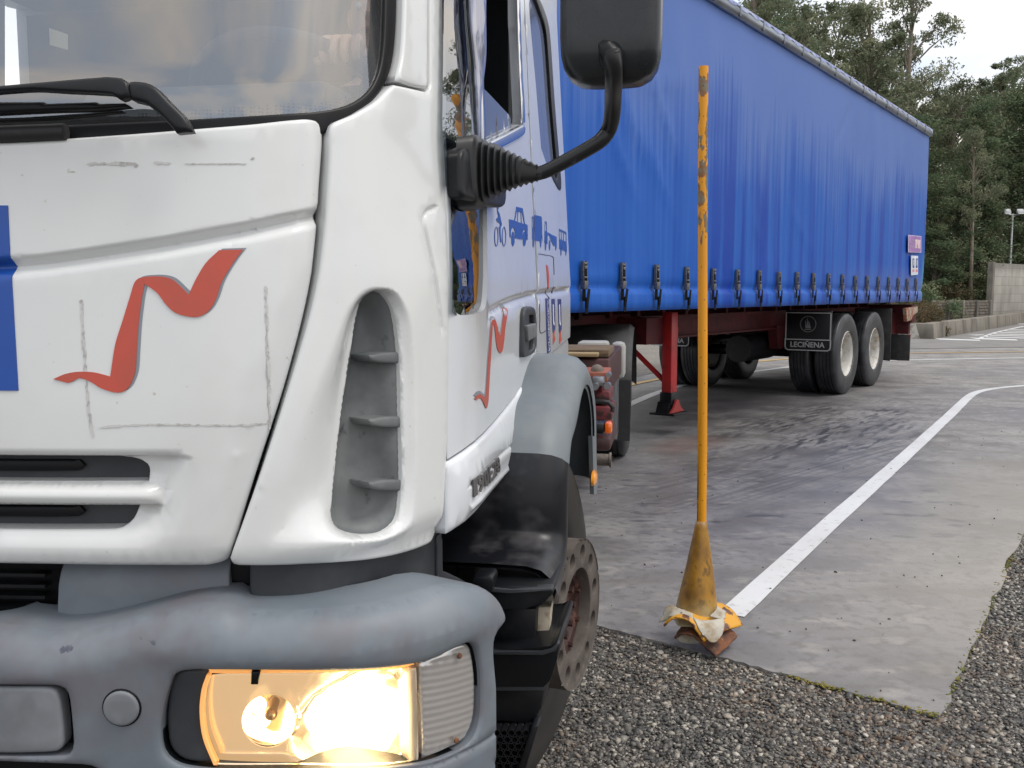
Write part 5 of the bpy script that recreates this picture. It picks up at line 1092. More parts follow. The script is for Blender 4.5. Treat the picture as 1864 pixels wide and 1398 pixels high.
for sx in (1, -1):
    f1 = Flat(LF, 1, 7.42, -1)
    x0, x1 = (0.66, 1.24) if sx == 1 else (-1.24, -0.66)
    fl = thing('mud_flap', None, None); fl.parent = trl
    b = B(); b.box(((x0 + x1) / 2, 7.43, 0.85), (x1 - x0, 0.02, 0.50), 0.004); b.done('flap_sheet', FLAPM, fl)
    b = B()
    o_ = [(x0, 0.60), (x1, 0.60), (x1, 1.08), (x0, 1.08)]
    def ring2(pts, w, bb, y):
        c = np.array(pts).mean(0)
        for i in range(len(pts)):
            p, q = np.array(pts[i]), np.array(pts[(i + 1) % len(pts)]); m = (p + q) / 2; l = np.linalg.norm(q - p); an = math.atan2(q[1] - p[1], q[0] - p[0])
            bb.box((m[0], y, m[1]), (l + w, 0.006, w), 0, Matrix.Rotation(-an, 3, 'Y'))
    ring2([(x0 + 0.01, 0.735), (x1 - 0.01, 0.735), (x1 - 0.01, 1.07), (x0 + 0.01, 1.07)], 0.012, b, 7.416)
    rr = [(x0 + 0.005, 0.735), (x0 + 0.005, 0.65), (x0 + 0.015, 0.617), (x0 + 0.04, 0.602), (x1 - 0.04, 0.602), (x1 - 0.015, 0.617), (x1 - 0.005, 0.65), (x1 - 0.005, 0.735)]
    ring2(rr, 0.013, b, 7.414)
    em = circ(f1, 0, 0, 0.0) if False else [((x0 + x1) / 2 + 0.098 * math.cos(2 * math.pi * k / 28), 0.93 + 0.098 * math.sin(2 * math.pi * k / 28)) for k in range(28)]
    b.done('flap_frame', SIL, fl)
    b = B(); ring2(em, 0.007, b, 7.417); b.done('emblem_ring', M('emblem_grey', (0.20, 0.20, 0.21), 0.5), fl)
    mx_ = (x0 + x1) / 2
    for k, (hgt, xx) in enumerate(((0.10, -0.018), (0.13, 0.004), (0.095, 0.026))):
        b = B(); b.prism([(mx_ + xx - 0.014, 0.885), (mx_ + xx + 0.010, 0.875), (mx_ + xx + 0.014 - 0.02, 0.885 + hgt * 0.55), (mx_ + xx - 0.030 + 0.012, 0.88 + hgt)], 'y', 7.412, 7.418); b.done('sail_emblem', MATS['emblem_grey'], fl)
    b = B(); b.prism([(mx_ - 0.045, 0.858), (mx_ + 0.045, 0.858), (mx_ + 0.03, 0.870), (mx_ - 0.035, 0.870)], 'y', 7.412, 7.418); b.done('sail_emblem', MATS['emblem_grey'], fl)
    xa, xb = (x0 + 0.075, x1 - 0.075)
    text_on(Flat(LF, 1, 7.418, -1), 'flap_lettering', 'LECIÑENA', [(xa, 0.638), (xb, 0.638), (xb, 0.722), (xa, 0.722)], SIL, fl, 0.003, 0.003, 0.02)
b = B(); b.tube([(0.25, 6.9, 0.62), (0.25, 7.9, 0.62)], 0.17, 18); b.box((0.0, 8.85, 0.72), (0.7, 1.6, 0.2), 0.03); b.done('air_tank', BLACK, trl)
# rear end
for sx in (1, -1): b = B(); b.box((sx * 0.98, 10.32, 0.70), (0.54, 0.02, 0.78), 0.01); b.done('rear_mud_flap', RUB, trl)
b = B(); b.box((0, 11.95, 0.98), (2.4, 0.30, 0.30), 0.02); b.box((0, 11.9, 0.76), (2.3, 0.12, 0.22), 0.01); b.box((0.9, 11.6, 0.8), (0.1, 0.9, 0.4)); b.box((-0.9, 11.6, 0.8), (0.1, 0.9, 0.4)); b.done('rear_bumper', REDF, trl)
for sx in (1, -1): b = B(); b.box((sx * 1.05, 11.5, 0.45), (0.42, 0.03, 0.42), 0.03); b.done('bumper_flap', RUB, trl)
b = B(); b.prism([(11.2, 1.08), (12.0, 1.10), (12.0, 1.0), (11.75, 0.98), (11.55, 0.88), (11.3, 0.87)], 'x', 1.19, 1.245, 0.006); b.done('rusty_bracket', M('rusty_bracket_paint', (0.33, 0.29, 0.24), 0.8, layers=[((0.30, 0.11, 0.05), 9, 0.42, 0.55)]), trl)
b = B(); b.box((1.16, 11.85, 0.62), (0.05, 0.05, 0.05), 0.01); b.done('rear_reflector', M('red_lens', (0.5, 0.05, 0.05), 0.2), trl)
# two stickers near the rear corner
def tdec(px, mat, name, d, par=trl): return panel(sp, name, pc(sp, px), mat, par, 0.001, (), 0.2, 0.03, 0, 0, None, d)
def cs_(x, y, *k): return (1640 + x / 8.733, 400 + y / 8.733) + k
s1 = tdec([cs_(92, 240, 'c'), cs_(302, 262, 'c'), cs_(300, 524, 'c'), cs_(90, 518, 'c')], M('pale_pink', (0.55, 0.45, 0.62), 0.5), 'pink_sign', 0.022)
tdec([cs_(104, 254, 'c'), cs_(292, 273, 'c'), cs_(290, 514, 'c'), cs_(102, 508, 'c')], M('sign_purple', (0.33, 0.16, 0.42), 0.5), 'sign_field', 0.024)
tdec([cs_(200, 312, 'c'), cs_(282, 322, 'c'), cs_(280, 460, 'c'), cs_(200, 450, 'c')], M('pale_rose', (0.68, 0.50, 0.55), 0.5), 'sign_panel', 0.026)
text_on(sp, 'sign_lettering', 'AUTO', pc(sp, [cs_(120, 380), cs_(190, 384), cs_(190, 318), cs_(120, 312)]), MATS['pale_pink'], trl, 0.026, 0.001)
text_on(sp, 'sign_lettering', 'ESCUELA', pc(sp, [cs_(112, 450), cs_(192, 456), cs_(192, 410), cs_(112, 404)]), MATS['pale_pink'], trl, 0.026, 0.001)
tdec([cs_(138, 570, 'c'), cs_(250, 575, 'c'), cs_(248, 872, 'c'), cs_(136, 885, 'c')], M('white_sign', (0.62, 0.66, 0.74), 0.5), 'white_sign', 0.022)
for x0 in (160, 212):
    tdec([cs_(x0, 615, 'c'), cs_(x0 + 30, 617, 'c'), cs_(x0 + 28, 765, 'c'), cs_(x0, 765, 'c')], M('sign_navy', (0.04, 0.06, 0.2), 0.5), 'letter_board', 0.024)
    tdec([cs_(x0 + 10, 635, 'c'), cs_(x0 + 21, 637, 'c'), cs_(x0 + 20, 730, 'c'), cs_(x0 + 10, 728, 'c')], MATS['white_sign'], 'letter_board_panel', 0.026)
    tdec([cs_(x0, 790), cs_(x0 + 28, 792), cs_(x0 + 26, 830), cs_(x0, 828)], M('sign_rose', (0.65, 0.22, 0.24), 0.5), 'red_sticker', 0.024)
# ------------------------------------------------------------------ ground
def nmat(name, build, rough=0.7):
    global t_, N_, K_, tc_, p_
    m = bpy.data.materials.new(name); m.use_nodes = True; t_ = m.node_tree; N_ = t_.nodes; K_ = t_.links.new; p_ = N_['Principled BSDF']; p_.inputs['Roughness'].default_value = rough
    tc_ = nd('ShaderNodeTexCoord'); build(); MATS[name] = m; return m
def bumpn(h, s, d=0.01):
    b = nd('ShaderNodeBump'); b.inputs['Strength'].default_value = s; b.inputs['Distance'].default_value = d; K_(h, b.inputs['Height']); K_(b.outputs[0], p_.inputs['Normal']); return b
def blob(cx_, cy_, rx, ry, ang):
    """soft ellipse mask around a ground point"""
    m = nd('ShaderNodeMapping'); m.vector_type = 'TEXTURE'; m.inputs['Location'].default_value = (cx_, cy_, 0); m.inputs['Rotation'].default_value = (0, 0, ang); m.inputs['Scale'].default_value = (rx, ry, 1)
    K_(tc_.outputs['Object'], m.inputs[0]); l = nd('ShaderNodeVectorMath', operation='LENGTH'); K_(m.outputs[0], l.inputs[0]); return mapr(l.outputs['Value'], 1.0, 0.45)
def rotnoise(scale, st, ang, det=3, loc=(0, 0, 0)):
    m0 = nd('ShaderNodeMapping'); m0.inputs['Rotation'].default_value = (0, 0, ang); K_(tc_.outputs['Object'], m0.inputs[0])
    m = nd('ShaderNodeMapping'); m.inputs['Scale'].default_value = st; m.inputs['Location'].default_value = loc; K_(m0.outputs[0], m.inputs[0])
    n = nd('ShaderNodeTexNoise'); n.inputs['Scale'].default_value = scale; n.inputs['Detail'].default_value = det; K_(m.outputs[0], n.inputs['Vector']); return n.outputs['Fac']
TRA = math.radians(90) - LF.a                        # heading of the trailer in the ground plane
def concrete():
    big = noise(0.55, (1, 1, 1), 4); mid = noise(2.4, (1, 1, 1), 6); fin = noise(60, (1, 1, 1), 4); vf = noise(260, (1, 1, 1), 2)
    c = mixc(mapr(big, 0.38, 0.62), (0.165, 0.162, 0.172), (0.27, 0.262, 0.252))
    c = mixc(mapr(mid, 0.46, 0.66, 0, 0.8), c, (0.115, 0.112, 0.115))
    c = mixc(mapr(noise(5.0, (1, 1.6, 1), 6, (3, 0, 0)), 0.55, 0.68, 0, 0.7), c, (0.31, 0.295, 0.275))
    c = mixc(mapr(noise(18.0, (1, 1, 1), 6, (9, 0, 0)), 0.50, 0.64, 0, 0.6), c, (0.105, 0.10, 0.097))
    c = mixc(mapr(noise(1.6, (1, 2.2, 1), 7, (4, 4, 0)), 0.50, 0.66, 0, 0.65), c, (0.13, 0.122, 0.112))
    warm = blob(3.2, 4.9, 3.4, 1.9, math.radians(57)); c = mixc(math_('MULTIPLY', warm, 0.55), c, (0.285, 0.262, 0.225))
    c = mixc(mapr(fin, 0.60, 0.72, 0, 0.5), c, (0.11, 0.105, 0.10)); c = mixc(mapr(vf, 0.64, 0.70, 0, 0.55), c, (0.40, 0.38, 0.36))
    # rubber scuffs and damp marks along the lane, plus painted shade under the trailer
    fine_ = mapr(rotnoise(9.0, (0.35, 1.9, 1), -TRA, 8, (1, 1, 0)), 0.48, 0.55)
    d1 = math_('MULTIPLY', math_('MULTIPLY', blob(2.9, 8.7, 3.2, 1.15, TRA), mapr(rotnoise(2.0, (0.4, 1.8, 1), -TRA, 5), 0.46, 0.58)), fine_)
    d2 = math_('MULTIPLY', blob(2.3, 7.2, 2.8, 0.8, TRA - 0.15), mapr(rotnoise(2.2, (0.25, 14.0, 1), -TRA + 0.15, 3, (2, 0, 0)), 0.50, 0.58))
    d3 = math_('MULTIPLY', blob(1.2, 5.9, 2.2, 1.5, 0), mapr(noise(3.4, (1, 1.8, 1), 2, (7, 0, 0)), 0.60, 0.66))
    d4 = math_('MULTIPLY', math_('MULTIPLY', blob(3.3, 9.6, 3.0, 1.3, TRA), mapr(rotnoise(2.0, (0.4, 1.8, 1), -TRA, 5, (5, 0, 0)), 0.44, 0.56)), fine_)
    dm = math_('MAXIMUM', math_('MAXIMUM', d1, math_('MULTIPLY', d2, 0.6)), math_('MAXIMUM', math_('MULTIPLY', d3, 0.75), math_('MULTIPLY', d4, 0.85)))
    c = mixc(math_('MULTIPLY', dm, 0.88), c, (0.032, 0.032, 0.037))
    c = mixc(math_('MULTIPLY', blob(3.0, 11.8, 5.5, 1.7, TRA), mapr(mid, 0.25, 0.6, 0.5, 0.9)), c, (0.058, 0.056, 0.062))  # shade under the trailer and its wheels, painted into the concrete colour
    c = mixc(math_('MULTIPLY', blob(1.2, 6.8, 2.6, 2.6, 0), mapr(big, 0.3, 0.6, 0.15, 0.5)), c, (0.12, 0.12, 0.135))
    c = mixc(math_('MULTIPLY', blob(1.55, 8.1, 0.7, 0.35, TRA), 0.4), c, (0.16, 0.09, 0.07))
    edge = mapr(noise(1.2, (1, 1, 1), 3), 0.45, 0.6)
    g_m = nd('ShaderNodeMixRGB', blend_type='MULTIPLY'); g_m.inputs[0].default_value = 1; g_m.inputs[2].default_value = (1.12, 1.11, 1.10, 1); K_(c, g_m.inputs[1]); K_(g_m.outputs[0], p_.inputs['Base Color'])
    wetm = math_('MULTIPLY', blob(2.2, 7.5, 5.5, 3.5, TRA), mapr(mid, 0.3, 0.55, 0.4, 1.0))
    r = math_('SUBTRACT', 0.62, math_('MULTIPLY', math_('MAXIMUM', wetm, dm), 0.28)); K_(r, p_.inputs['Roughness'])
    bumpn(math_('ADD', fin, math_('MULTIPLY', vf, 0.5)), 0.25, 0.003)
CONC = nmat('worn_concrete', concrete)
def asph():
    v = nd('ShaderNodeTexVoronoi'); v.inputs['Scale'].default_value = 95; K_(tc_.outputs['Object'], v.inputs['Vector'])
    cr_ = nd('ShaderNodeValToRGB'); E_ = cr_.color_ramp; E_.elements[0].color = (0.022, 0.022, 0.023, 1); E_.elements[1].color = (0.24, 0.22, 0.20, 1); e = E_.elements.new(0.5); e.color = (0.075, 0.073, 0.070, 1); e = E_.elements.new(0.8); e.color = (0.14, 0.13, 0.12, 1)
    s = nd('ShaderNodeSeparateColor'); K_(v.outputs['Color'], s.inputs[0]); K_(s.outputs[0], cr_.inputs[0])
    c = mixc(mapr(noise(0.8, (1, 1, 1), 4), 0.4, 0.7, 0, 0.5), cr_.outputs[0], (0.06, 0.058, 0.058))
    K_(c, p_.inputs['Base Color']); bumpn(math_('SUBTRACT', 1.0, v.outputs['Distance']), 0.8, 0.006)
ASPH = nmat('coarse_asphalt', asph, 0.75)
def verge():
    c = mixc(mapr(noise(14, (1, 1, 1), 6), 0.4, 0.65), (0.15, 0.14, 0.125), (0.26, 0.235, 0.20)); c = mixc(mapr(noise(0.6, (1, 1, 1), 3), 0.45, 0.65, 0, 0.6), c, (0.12, 0.12, 0.115)); K_(c, p_.inputs['Base Color'])
VERGE = nmat('rough_grey_verge', verge, 0.9)
def paintw():
    K_(mixc(mapr(noise(22, (1, 1, 1), 6), 0.58, 0.68, 0, 0.45), mixc(mapr(noise(1.5, (1, 1, 1), 3), 0.4, 0.7), (0.66, 0.67, 0.68), (0.56, 0.56, 0.56)), (0.33, 0.32, 0.31)), p_.inputs['Base Color']); bumpn(noise(90, (1, 1, 1), 3), 0.2, 0.002)
PAINTW = nmat('white_road_paint', paintw, 0.55)
PAINTY = M('yellow_road_paint', (0.55, 0.35, 0.10), 0.6, layers=[((0.35, 0.28, 0.18), 9, 0.5, 0.7)])
def sheet(name, pts, z, mat, kind='structure', th=None):
    b = B(); 
    if th: b.prism([tuple(p) for p in pts], 'z', z - th, z)
    else: b._face([b.bm.verts.new((p[0], p[1], z)) for p in pts])
    o = b.done(name, mat); o['kind'] = kind; return o
SOIL = M('forest_soil', (0.06, 0.052, 0.035), 0.95, layers=[((0.045, 0.06, 0.022), 0.9, 0.45, 0.65), ((0.12, 0.09, 0.055), 3, 0.5, 0.7)])
b = B(); b._face([b.bm.verts.new(p) for p in ((-400, -300, -0.05), (500, -300, -0.05), (500, 700, -0.05), (-400, 700, -0.05))]); g_ = b.done('ground', SOIL); g_['kind'] = 'structure'
def rag(a, b_, n, amp, seed=1):
    r = random.Random(seed); a = Vector(a); b_ = Vector(b_); nrm = Vector((-(b_ - a).y, (b_ - a).x)).normalized(); o = []
    for i in range(n): o.append(tuple(a.lerp(b_, i / n) + nrm * r.uniform(-amp, amp) * (i > 0)))
    return o
C0, C1, C2 = G(1710, 1302), G(1312, 1196), G(1095, 1140)
ed = Vector(C2) - Vector(C1); ed.normalize(); C3 = (C2[0] + ed.x * 6, C2[1] + ed.y * 6)
D1 = G(1864, 962); dv = (Vector(D1) - Vector(C0)).normalized(); D2 = (C0[0] + dv.x * 22, C0[1] + dv.y * 22)
slab = rag(D2, C0, 160, 0.018, 4) + rag(C0, C1, 26, 0.010, 5) + rag(C1, C2, 12, 0.008, 6) + [C2, C3, (-14, 12), (-14, 40), (60, 40), (60, 24)]
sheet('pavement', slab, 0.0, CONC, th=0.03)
gp_ = sheet('gravel_strip', [(-14, -8), (12, -8), (30, 8), (30, 30), (-14, 16)], -0.012, ASPH)
# far verge behind the road, left of the trailer and beyond
sheet('far_verge', [G(1150, 688), G(1205, 676), G(1400, 650), (7.0, 22.5), (11, 24.2), (30, 25.5), (60, 26), (60, 45), (-20, 60), (-20, 15)], 0.004, VERGE)
sheet('far_lane', [(7.6, 21.6), (12, 22.6), (60, 23.0), (60, 60), (22, 44), (11.4, 26.6), (8.0, 25.2)], 0.008, M('pale_far_asphalt', (0.20, 0.195, 0.19), 0.8, layers=[((0.16, 0.155, 0.15), 1.2, 0.45, 0.65)]))
def line(name, pts, w, z=0.004, mat=None, amp=0.0, seed=0):
    P = crom(pts, 0.35, False); T = np.gradient(P, axis=0); T /= np.hypot(*T.T)[:, None]; Nn = np.stack([-T[:, 1], T[:, 0]], 1); r = np.random.default_rng(seed)
    b = B(); b.grid([[(p[0] + n[0] * (w / 2 + r.normal() * amp), p[1] + n[1] * (w / 2), z) for p, n in zip(P, Nn)], [(p[0] - n[0] * (w / 2 + r.normal() * amp), p[1] - n[1] * (w / 2), z) for p, n in zip(P, Nn)]])
    o = b.done(name, mat or PAINTW); o['kind'] = 'structure'; return o
line('road_marking', [(0.90, 3.73), (1.9, 5.38), (3.2, 7.50), (4.6, 9.80), (5.9, 11.95), (6.35, 12.55), (6.95, 13.05), (7.8, 13.45), (9.5, 13.9), (13, 14.4), (20, 14.8)], 0.112, amp=0.002)
line('road_marking', [(-1.0, 5.0), (0.3, 8.2), (1.45, 11.15), (2.02, 12.5), (3.0, 14.3), (4.37, 16.0), (5.8, 17.4), (7.31, 18.2), (10.39, 18.95), (14, 19.3), (30, 19.6)], 0.13)
line('yellow_marking', [(-0.4, 9.0), (0.9, 11.8), (1.73, 13.4), (2.31, 14.35), (3.4, 16.2), (4.9, 18.1), (7.5, 20.0), (12, 20.9), (30, 21.3)], 0.12, 0.008, PAINTY)
for a_, b_, w_ in (((1700, 618.5), (1782, 620), 2.2), ((1768, 617.5), (1850, 619.5), 2.4), ((1785, 614.5), (1864, 616), 1.5), ((1793, 611.5), (1864, 612.5), 1.3), ((1802, 609), (1864, 609.5), 1.2), ((1812, 606), (1864, 606.6), 1.1), ((1822, 603.5), (1864, 603.8), 1.0), ((1834, 601), (1864, 601.0), 0.9), ((1765, 611), (1790, 610), 1.0), ((1845, 590.5), (1864, 590), 0.8)):
    q = [G(a_[0] - 4, a_[1] - w_, 0.0), G(b_[0], b_[1] - w_ * 0.4, 0.0), G(b_[0] + 3, b_[1] + w_ * 0.5, 0.0), G(a_[0] + 12, a_[1] + w_ * 0.2, 0.0)]
    sheet('road_marking', q, 0.012, PAINTW)
line('road_marking', [G(1785, 616), G(1812, 606), G(1864, 594)], 0.13, 0.012)
# loose chippings pressed into the foreground (nobody could count them)
def ico():
    b = bmesh.new(); bmesh.ops.create_icosphere(b, subdivisions=1, radius=1.0); v = np.array([tuple(x.co) for x in b.verts]); f = np.array([[x.index for x in q.verts] for q in b.faces]); b.free(); return v, f
def pebbles(name, pts, rad, mat, zc=None, squash=0.62, seed=1):
    r = np.random.default_rng(seed); v, f = ico(); n = len(pts); nv = len(v)
    S = rad[:, None] * r.uniform(0.65, 1.25, (n, 3)); S[:, 2] *= squash
    an = r.uniform(0, 6.283, n); ca, sa = np.cos(an), np.sin(an)
    V = v[None] * (1 + r.uniform(-0.34, 0.30, (n, nv, 1))) * S[:, None]
    tl = r.normal(0, 0.35, (n, 1)); V[..., 2] += V[..., 0] * tl
    X = V[..., 0] * ca[:, None] - V[..., 1] * sa[:, None]; Y = V[..., 0] * sa[:, None] + V[..., 1] * ca[:, None]
    V = np.stack([X + pts[:, :1], Y + pts[:, 1:2], V[..., 2] + (pts[:, 2:3])], -1).reshape(-1, 3)
    F = (f[None] + (np.arange(n) * nv)[:, None, None]).reshape(-1, 3)
    me = bpy.data.meshes.new(name); me.vertices.add(len(V)); me.vertices.foreach_set('co', V.astype(np.float32).ravel())
    me.loops.add(F.size); me.loops.foreach_set('vertex_index', F.astype(np.int32).ravel()); me.polygons.add(len(F)); me.polygons.foreach_set('loop_start', np.arange(0, F.size, 3, dtype=np.int32)); me.update(calc_edges=True)
    ca_ = me.color_attributes.new('tone', 'FLOAT_COLOR', 'POINT'); t = r.random(n); t2 = r.random(n); c = np.stack([t, t2, r.random(n), np.ones(n)], -1); ca_.data.foreach_set('color', np.repeat(c, nv, 0).astype(np.float32).ravel())
    return link(name, me, mat)
def stonem():
    a = nd('ShaderNodeAttribute', attribute_name='tone'); s = nd('ShaderNodeSeparateColor'); K_(a.outputs['Color'], s.inputs[0])
    r = nd('ShaderNodeValToRGB'); R_ = r.color_ramp; R_.elements[0].color = (0.030, 0.029, 0.028, 1); R_.elements[1].color = (0.52, 0.48, 0.42, 1)
    for p, c in ((0.38, (0.075, 0.072, 0.067)), (0.64, (0.145, 0.136, 0.120)), (0.85, (0.25, 0.23, 0.195)), (0.95, (0.38, 0.35, 0.30))): e = R_.elements.new(p); e.color = (*c, 1)
    K_(s.outputs[0], r.inputs[0])
    br = mapr(noise(1.4, (1, 1, 1), 3), 0.40, 0.62); wm = math_('MULTIPLY', mapr(s.outputs[1], 0.45, 0.9), br)
    c = mixc(math_('MULTIPLY', wm, 0.7), r.outputs[0], (0.21, 0.13, 0.075)); K_(c, p_.inputs['Base Color']); K_(mapr(s.outputs[2], 0, 1, 0.35, 0.75), p_.inputs['Roughness'])
STONE = nmat('mixed_stone', stonem, 0.6)
SP = np.array(slab)
def scatter(poly, n, seed, clear=True):
    r = np.random.default_rng(seed); poly = np.array(poly); lo, hi = poly.min(0), poly.max(0); out = []
    while sum(len(o) for o in out) < n:
        q = r.uniform(lo, hi, (n, 2)); q = q[inside(q, poly)]
        if clear: q = q[~(inside(q, SP) & (seg_dist(q, SP) > 0.006))]
        out.append(q)
    return np.concatenate(out)[:n]
near = scatter([(-0.3, 2.1), (2.0, 2.1), (2.9, 3.2), (3.6, 5.2), (0.2, 4.0), (-0.5, 3.6)], 52000, 11)
r_ = np.random.default_rng(5)
rd = r_.lognormal(math.log(0.0062), 0.36, len(near)).clip(0.003, 0.015)
pebbles('gravel', np.column_stack([near, -0.0115 + r_.uniform(-0.002, 0.0035, len(near))]), rd, STONE, seed=2)['kind'] = 'stuff'
far_ = scatter([(2.2, 3.0), (4.4, 4.6), (8.5, 11.5), (5.5, 9.2)], 22000, 12)
o = pebbles('gravel', np.column_stack([far_, -0.0115 + r_.uniform(-0.002, 0.0035, len(far_))]), r_.lognormal(math.log(0.0080), 0.3, len(far_)).clip(0.004, 0.016), STONE, seed=3); o['kind'] = 'stuff'
out_ = scatter([(-1.6, 0.2), (3.9, 0.2), (6.0, 5.6), (3.6, 5.2), (2.9, 3.2), (2.0, 2.1), (-0.3, 2.1), (-0.5, 3.6), (-1.6, 4.6)], 60000, 13)
o = pebbles('gravel', np.column_stack([out_, -0.0115 + r_.uniform(-0.002, 0.0035, len(out_))]), r_.lognormal(math.log(0.0085), 0.3, len(out_)).clip(0.004, 0.016), STONE, seed=8); o['kind'] = 'stuff'
q = []
while len(q) < 170:
    c_ = (random.uniform(-0.2, 5.5), random.uniform(2.9, 9.0))
    if inside(np.array([c_]), SP)[0] and random.random() < 1.0 / (1 + 0.3 * (c_[1] - 2.9)): q.append(c_)
o = pebbles('loose_stones', np.column_stack([np.array(q), np.full(len(q), 0.003)]), r_.uniform(0.002, 0.0075, len(q)), STONE, seed=4); o['kind'] = 'stuff'
# moss along the slab edge
ME_ = []
for a_, b_, n in ((D2, C0, 1500), (C0, C1, 520)):
    a_, b_ = Vector(a_), Vector(b_)
    for i in range(n):
        t = random.random()**(0.5 if a_ == Vector(D2) else 1) if a_ == Vector(D2) else random.random(); p = a_.lerp(b_, t)
        if math.sin(p.y * 9) + math.sin(p.y * 3.1 + 1) + random.uniform(-1, 1) < -0.2 and not (t > 0.9 and n == 1500): continue
        ME_.append((p.x + random.gauss(0, 0.006), p.y + random.gauss(0, 0.006), -0.005 + random.uniform(0, 0.004)))
ME_ = np.array(ME_); o = pebbles('moss', ME_, r_.uniform(0.003, 0.009, len(ME_)), M('moss_green', (0.10, 0.11, 0.025), 0.95, layers=[((0.20, 0.17, 0.04), 6, 0.45, 0.6)]), squash=0.5, seed=6); o['kind'] = 'stuff'

# ------------------------------------------------------------------ the yellow marker pole on its base
pb = G(1272, 1168); 
pole = thing('marker_pole', 'rusty yellow pole rising from a dirty cone on bent yellow plates', 'marker pole', (pb[0], pb[1], 0))
def pl(px, py, y=None):
    y = pb[1] if y is None else y; p = WF.on(1, y, px, py); return Vector((p[0] - pb[0], p[1] - pb[1], p[2]))
def polem():
    s = nd('ShaderNodeSeparateXYZ'); K_(tc_.outputs['Object'], s.inputs[0])
    k = noise(34, (1, 1, 0.45), 4); up = mapr(s.outputs['Z'], 1.40, 1.58); th = math_('SUBTRACT', 0.80, math_('MULTIPLY', up, 0.325))
    chip = math_('GREATER_THAN', k, th)
    rustc = mixc(mapr(noise(60, (1, 1, 1), 2), 0.4, 0.6), (0.20, 0.19, 0.14), (0.26, 0.12, 0.05))
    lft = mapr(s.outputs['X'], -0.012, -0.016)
    c = mixc(chip, mixc(mapr(noise(6, (1, 1, 0.4), 3), 0.4, 0.7), (0.80, 0.33, 0.006), (0.68, 0.28, 0.01)), rustc)
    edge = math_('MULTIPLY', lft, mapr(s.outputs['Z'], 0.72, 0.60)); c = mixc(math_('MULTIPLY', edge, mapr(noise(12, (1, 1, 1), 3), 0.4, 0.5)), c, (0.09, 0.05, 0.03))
    K_(c, p_.inputs['Base Color']); K_(mapr(chip, 0, 1, 0.42, 0.8), p_.inputs['Roughness'])
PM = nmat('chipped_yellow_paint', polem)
pt_, pbm = pl(1281, 121), pl(1277, 955)
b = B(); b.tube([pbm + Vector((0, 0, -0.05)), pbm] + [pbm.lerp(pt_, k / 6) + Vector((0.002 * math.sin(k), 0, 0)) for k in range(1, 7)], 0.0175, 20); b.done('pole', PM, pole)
b = B()
for k in range(16):
    z_ = 0.55 + k * 0.107 + 0.01 * math.sin(k * 5); t_0 = (z_ - pbm.z) / (pt_.z - pbm.z); c_ = pbm.lerp(pt_, t_0)
    if t_0 < 0.03 or t_0 > 0.97: continue
    a_ = 2.2 * k; b.lathe([(0.0018, 0.016), (0.0018, 0.0180), (0, 0.0184)], 8, Matrix.Translation(c_) @ Matrix.Rotation(-math.pi / 2 + 0.5 * math.sin(a_), 4, 'Z'))
b.done('bolt_holes', SEAL, pole)['kind'] = 'stuff'
def conem():
    s = nd('ShaderNodeSeparateXYZ'); K_(tc_.outputs['Object'], s.inputs[0])
    c = mixc(mapr(noise(14, (1, 1, 0.7), 6), 0.40, 0.66), (0.42, 0.21, 0.025), (0.17, 0.085, 0.018))
    c = mixc(mapr(noise(34, (1, 1, 0.7), 3), 0.58, 0.66, 0, 0.7), c, (0.10, 0.055, 0.02))
    z = math_('ADD', s.outputs['Z'], math_('MULTIPLY', noise(16, (1, 1, 1), 4), 0.09))
    c = mixc(math_('MAXIMUM', mapr(z, 0.205, 0.145), mapr(z, 0.50, 0.535, 0, 0.8)), c, (0.52, 0.47, 0.36)); c = mixc(mapr(z, 0.24, 0.19, 0, 0.5), c, (0.45, 0.33, 0.12)); K_(c, p_.inputs['Base Color'])
    bumpn(noise(20, (1, 1, 1), 3), 0.15, 0.004)
CONE = nmat('dirty_cone_rubber', conem, 0.42)
ct = pl(1277, 948); cb = pl(1268, 1118)
wt = abs(pl(1286, 948).x - pl(1267, 948).x) / 2; wb = abs(pl(1306, 1115).x - pl(1227, 1115).x) / 2
b = B(); rows = []
for i in range(15):
    t = i / 14; c = ct.lerp(cb, t); w = wt + (wb - wt) * t
    rows.append([tuple(c + Vector((w * math.cos(a) * (1 + 0.02 * math.sin(3 * a + 5 * t)), w * math.sin(a), 0))) for a in [2 * math.pi * k / 36 for k in range(37)]])
zz = cb.z
rs2 = random.Random(3)
for i, (dr, dz) in enumerate(((0.005, -0.005), (0.011, -0.010), (0.017, -0.013))):
    row = []
    for k in range(37):
        a = 2 * math.pi * (k % 36) / 36; rg = 1 + 0.35 * math.sin(3 * a + 1.0) + 0.3 * math.sin(7 * a) * (i > 1)
        r = wb + dr * rg; row.append(tuple(cb + Vector((r * math.cos(a), r * math.sin(a), dz * (1 + 0.5 * math.sin(2 * a + 0.6))))))
    rows.append(row)
b.grid(rows); bmesh.ops.remove_doubles(b.bm, verts=b.bm.verts[:], dist=1e-6); co = b.done('cone', CONE, pole, 70)
sm_ = co.modifiers.new('thick', 'SOLIDIFY'); sm_.thickness = 0.004
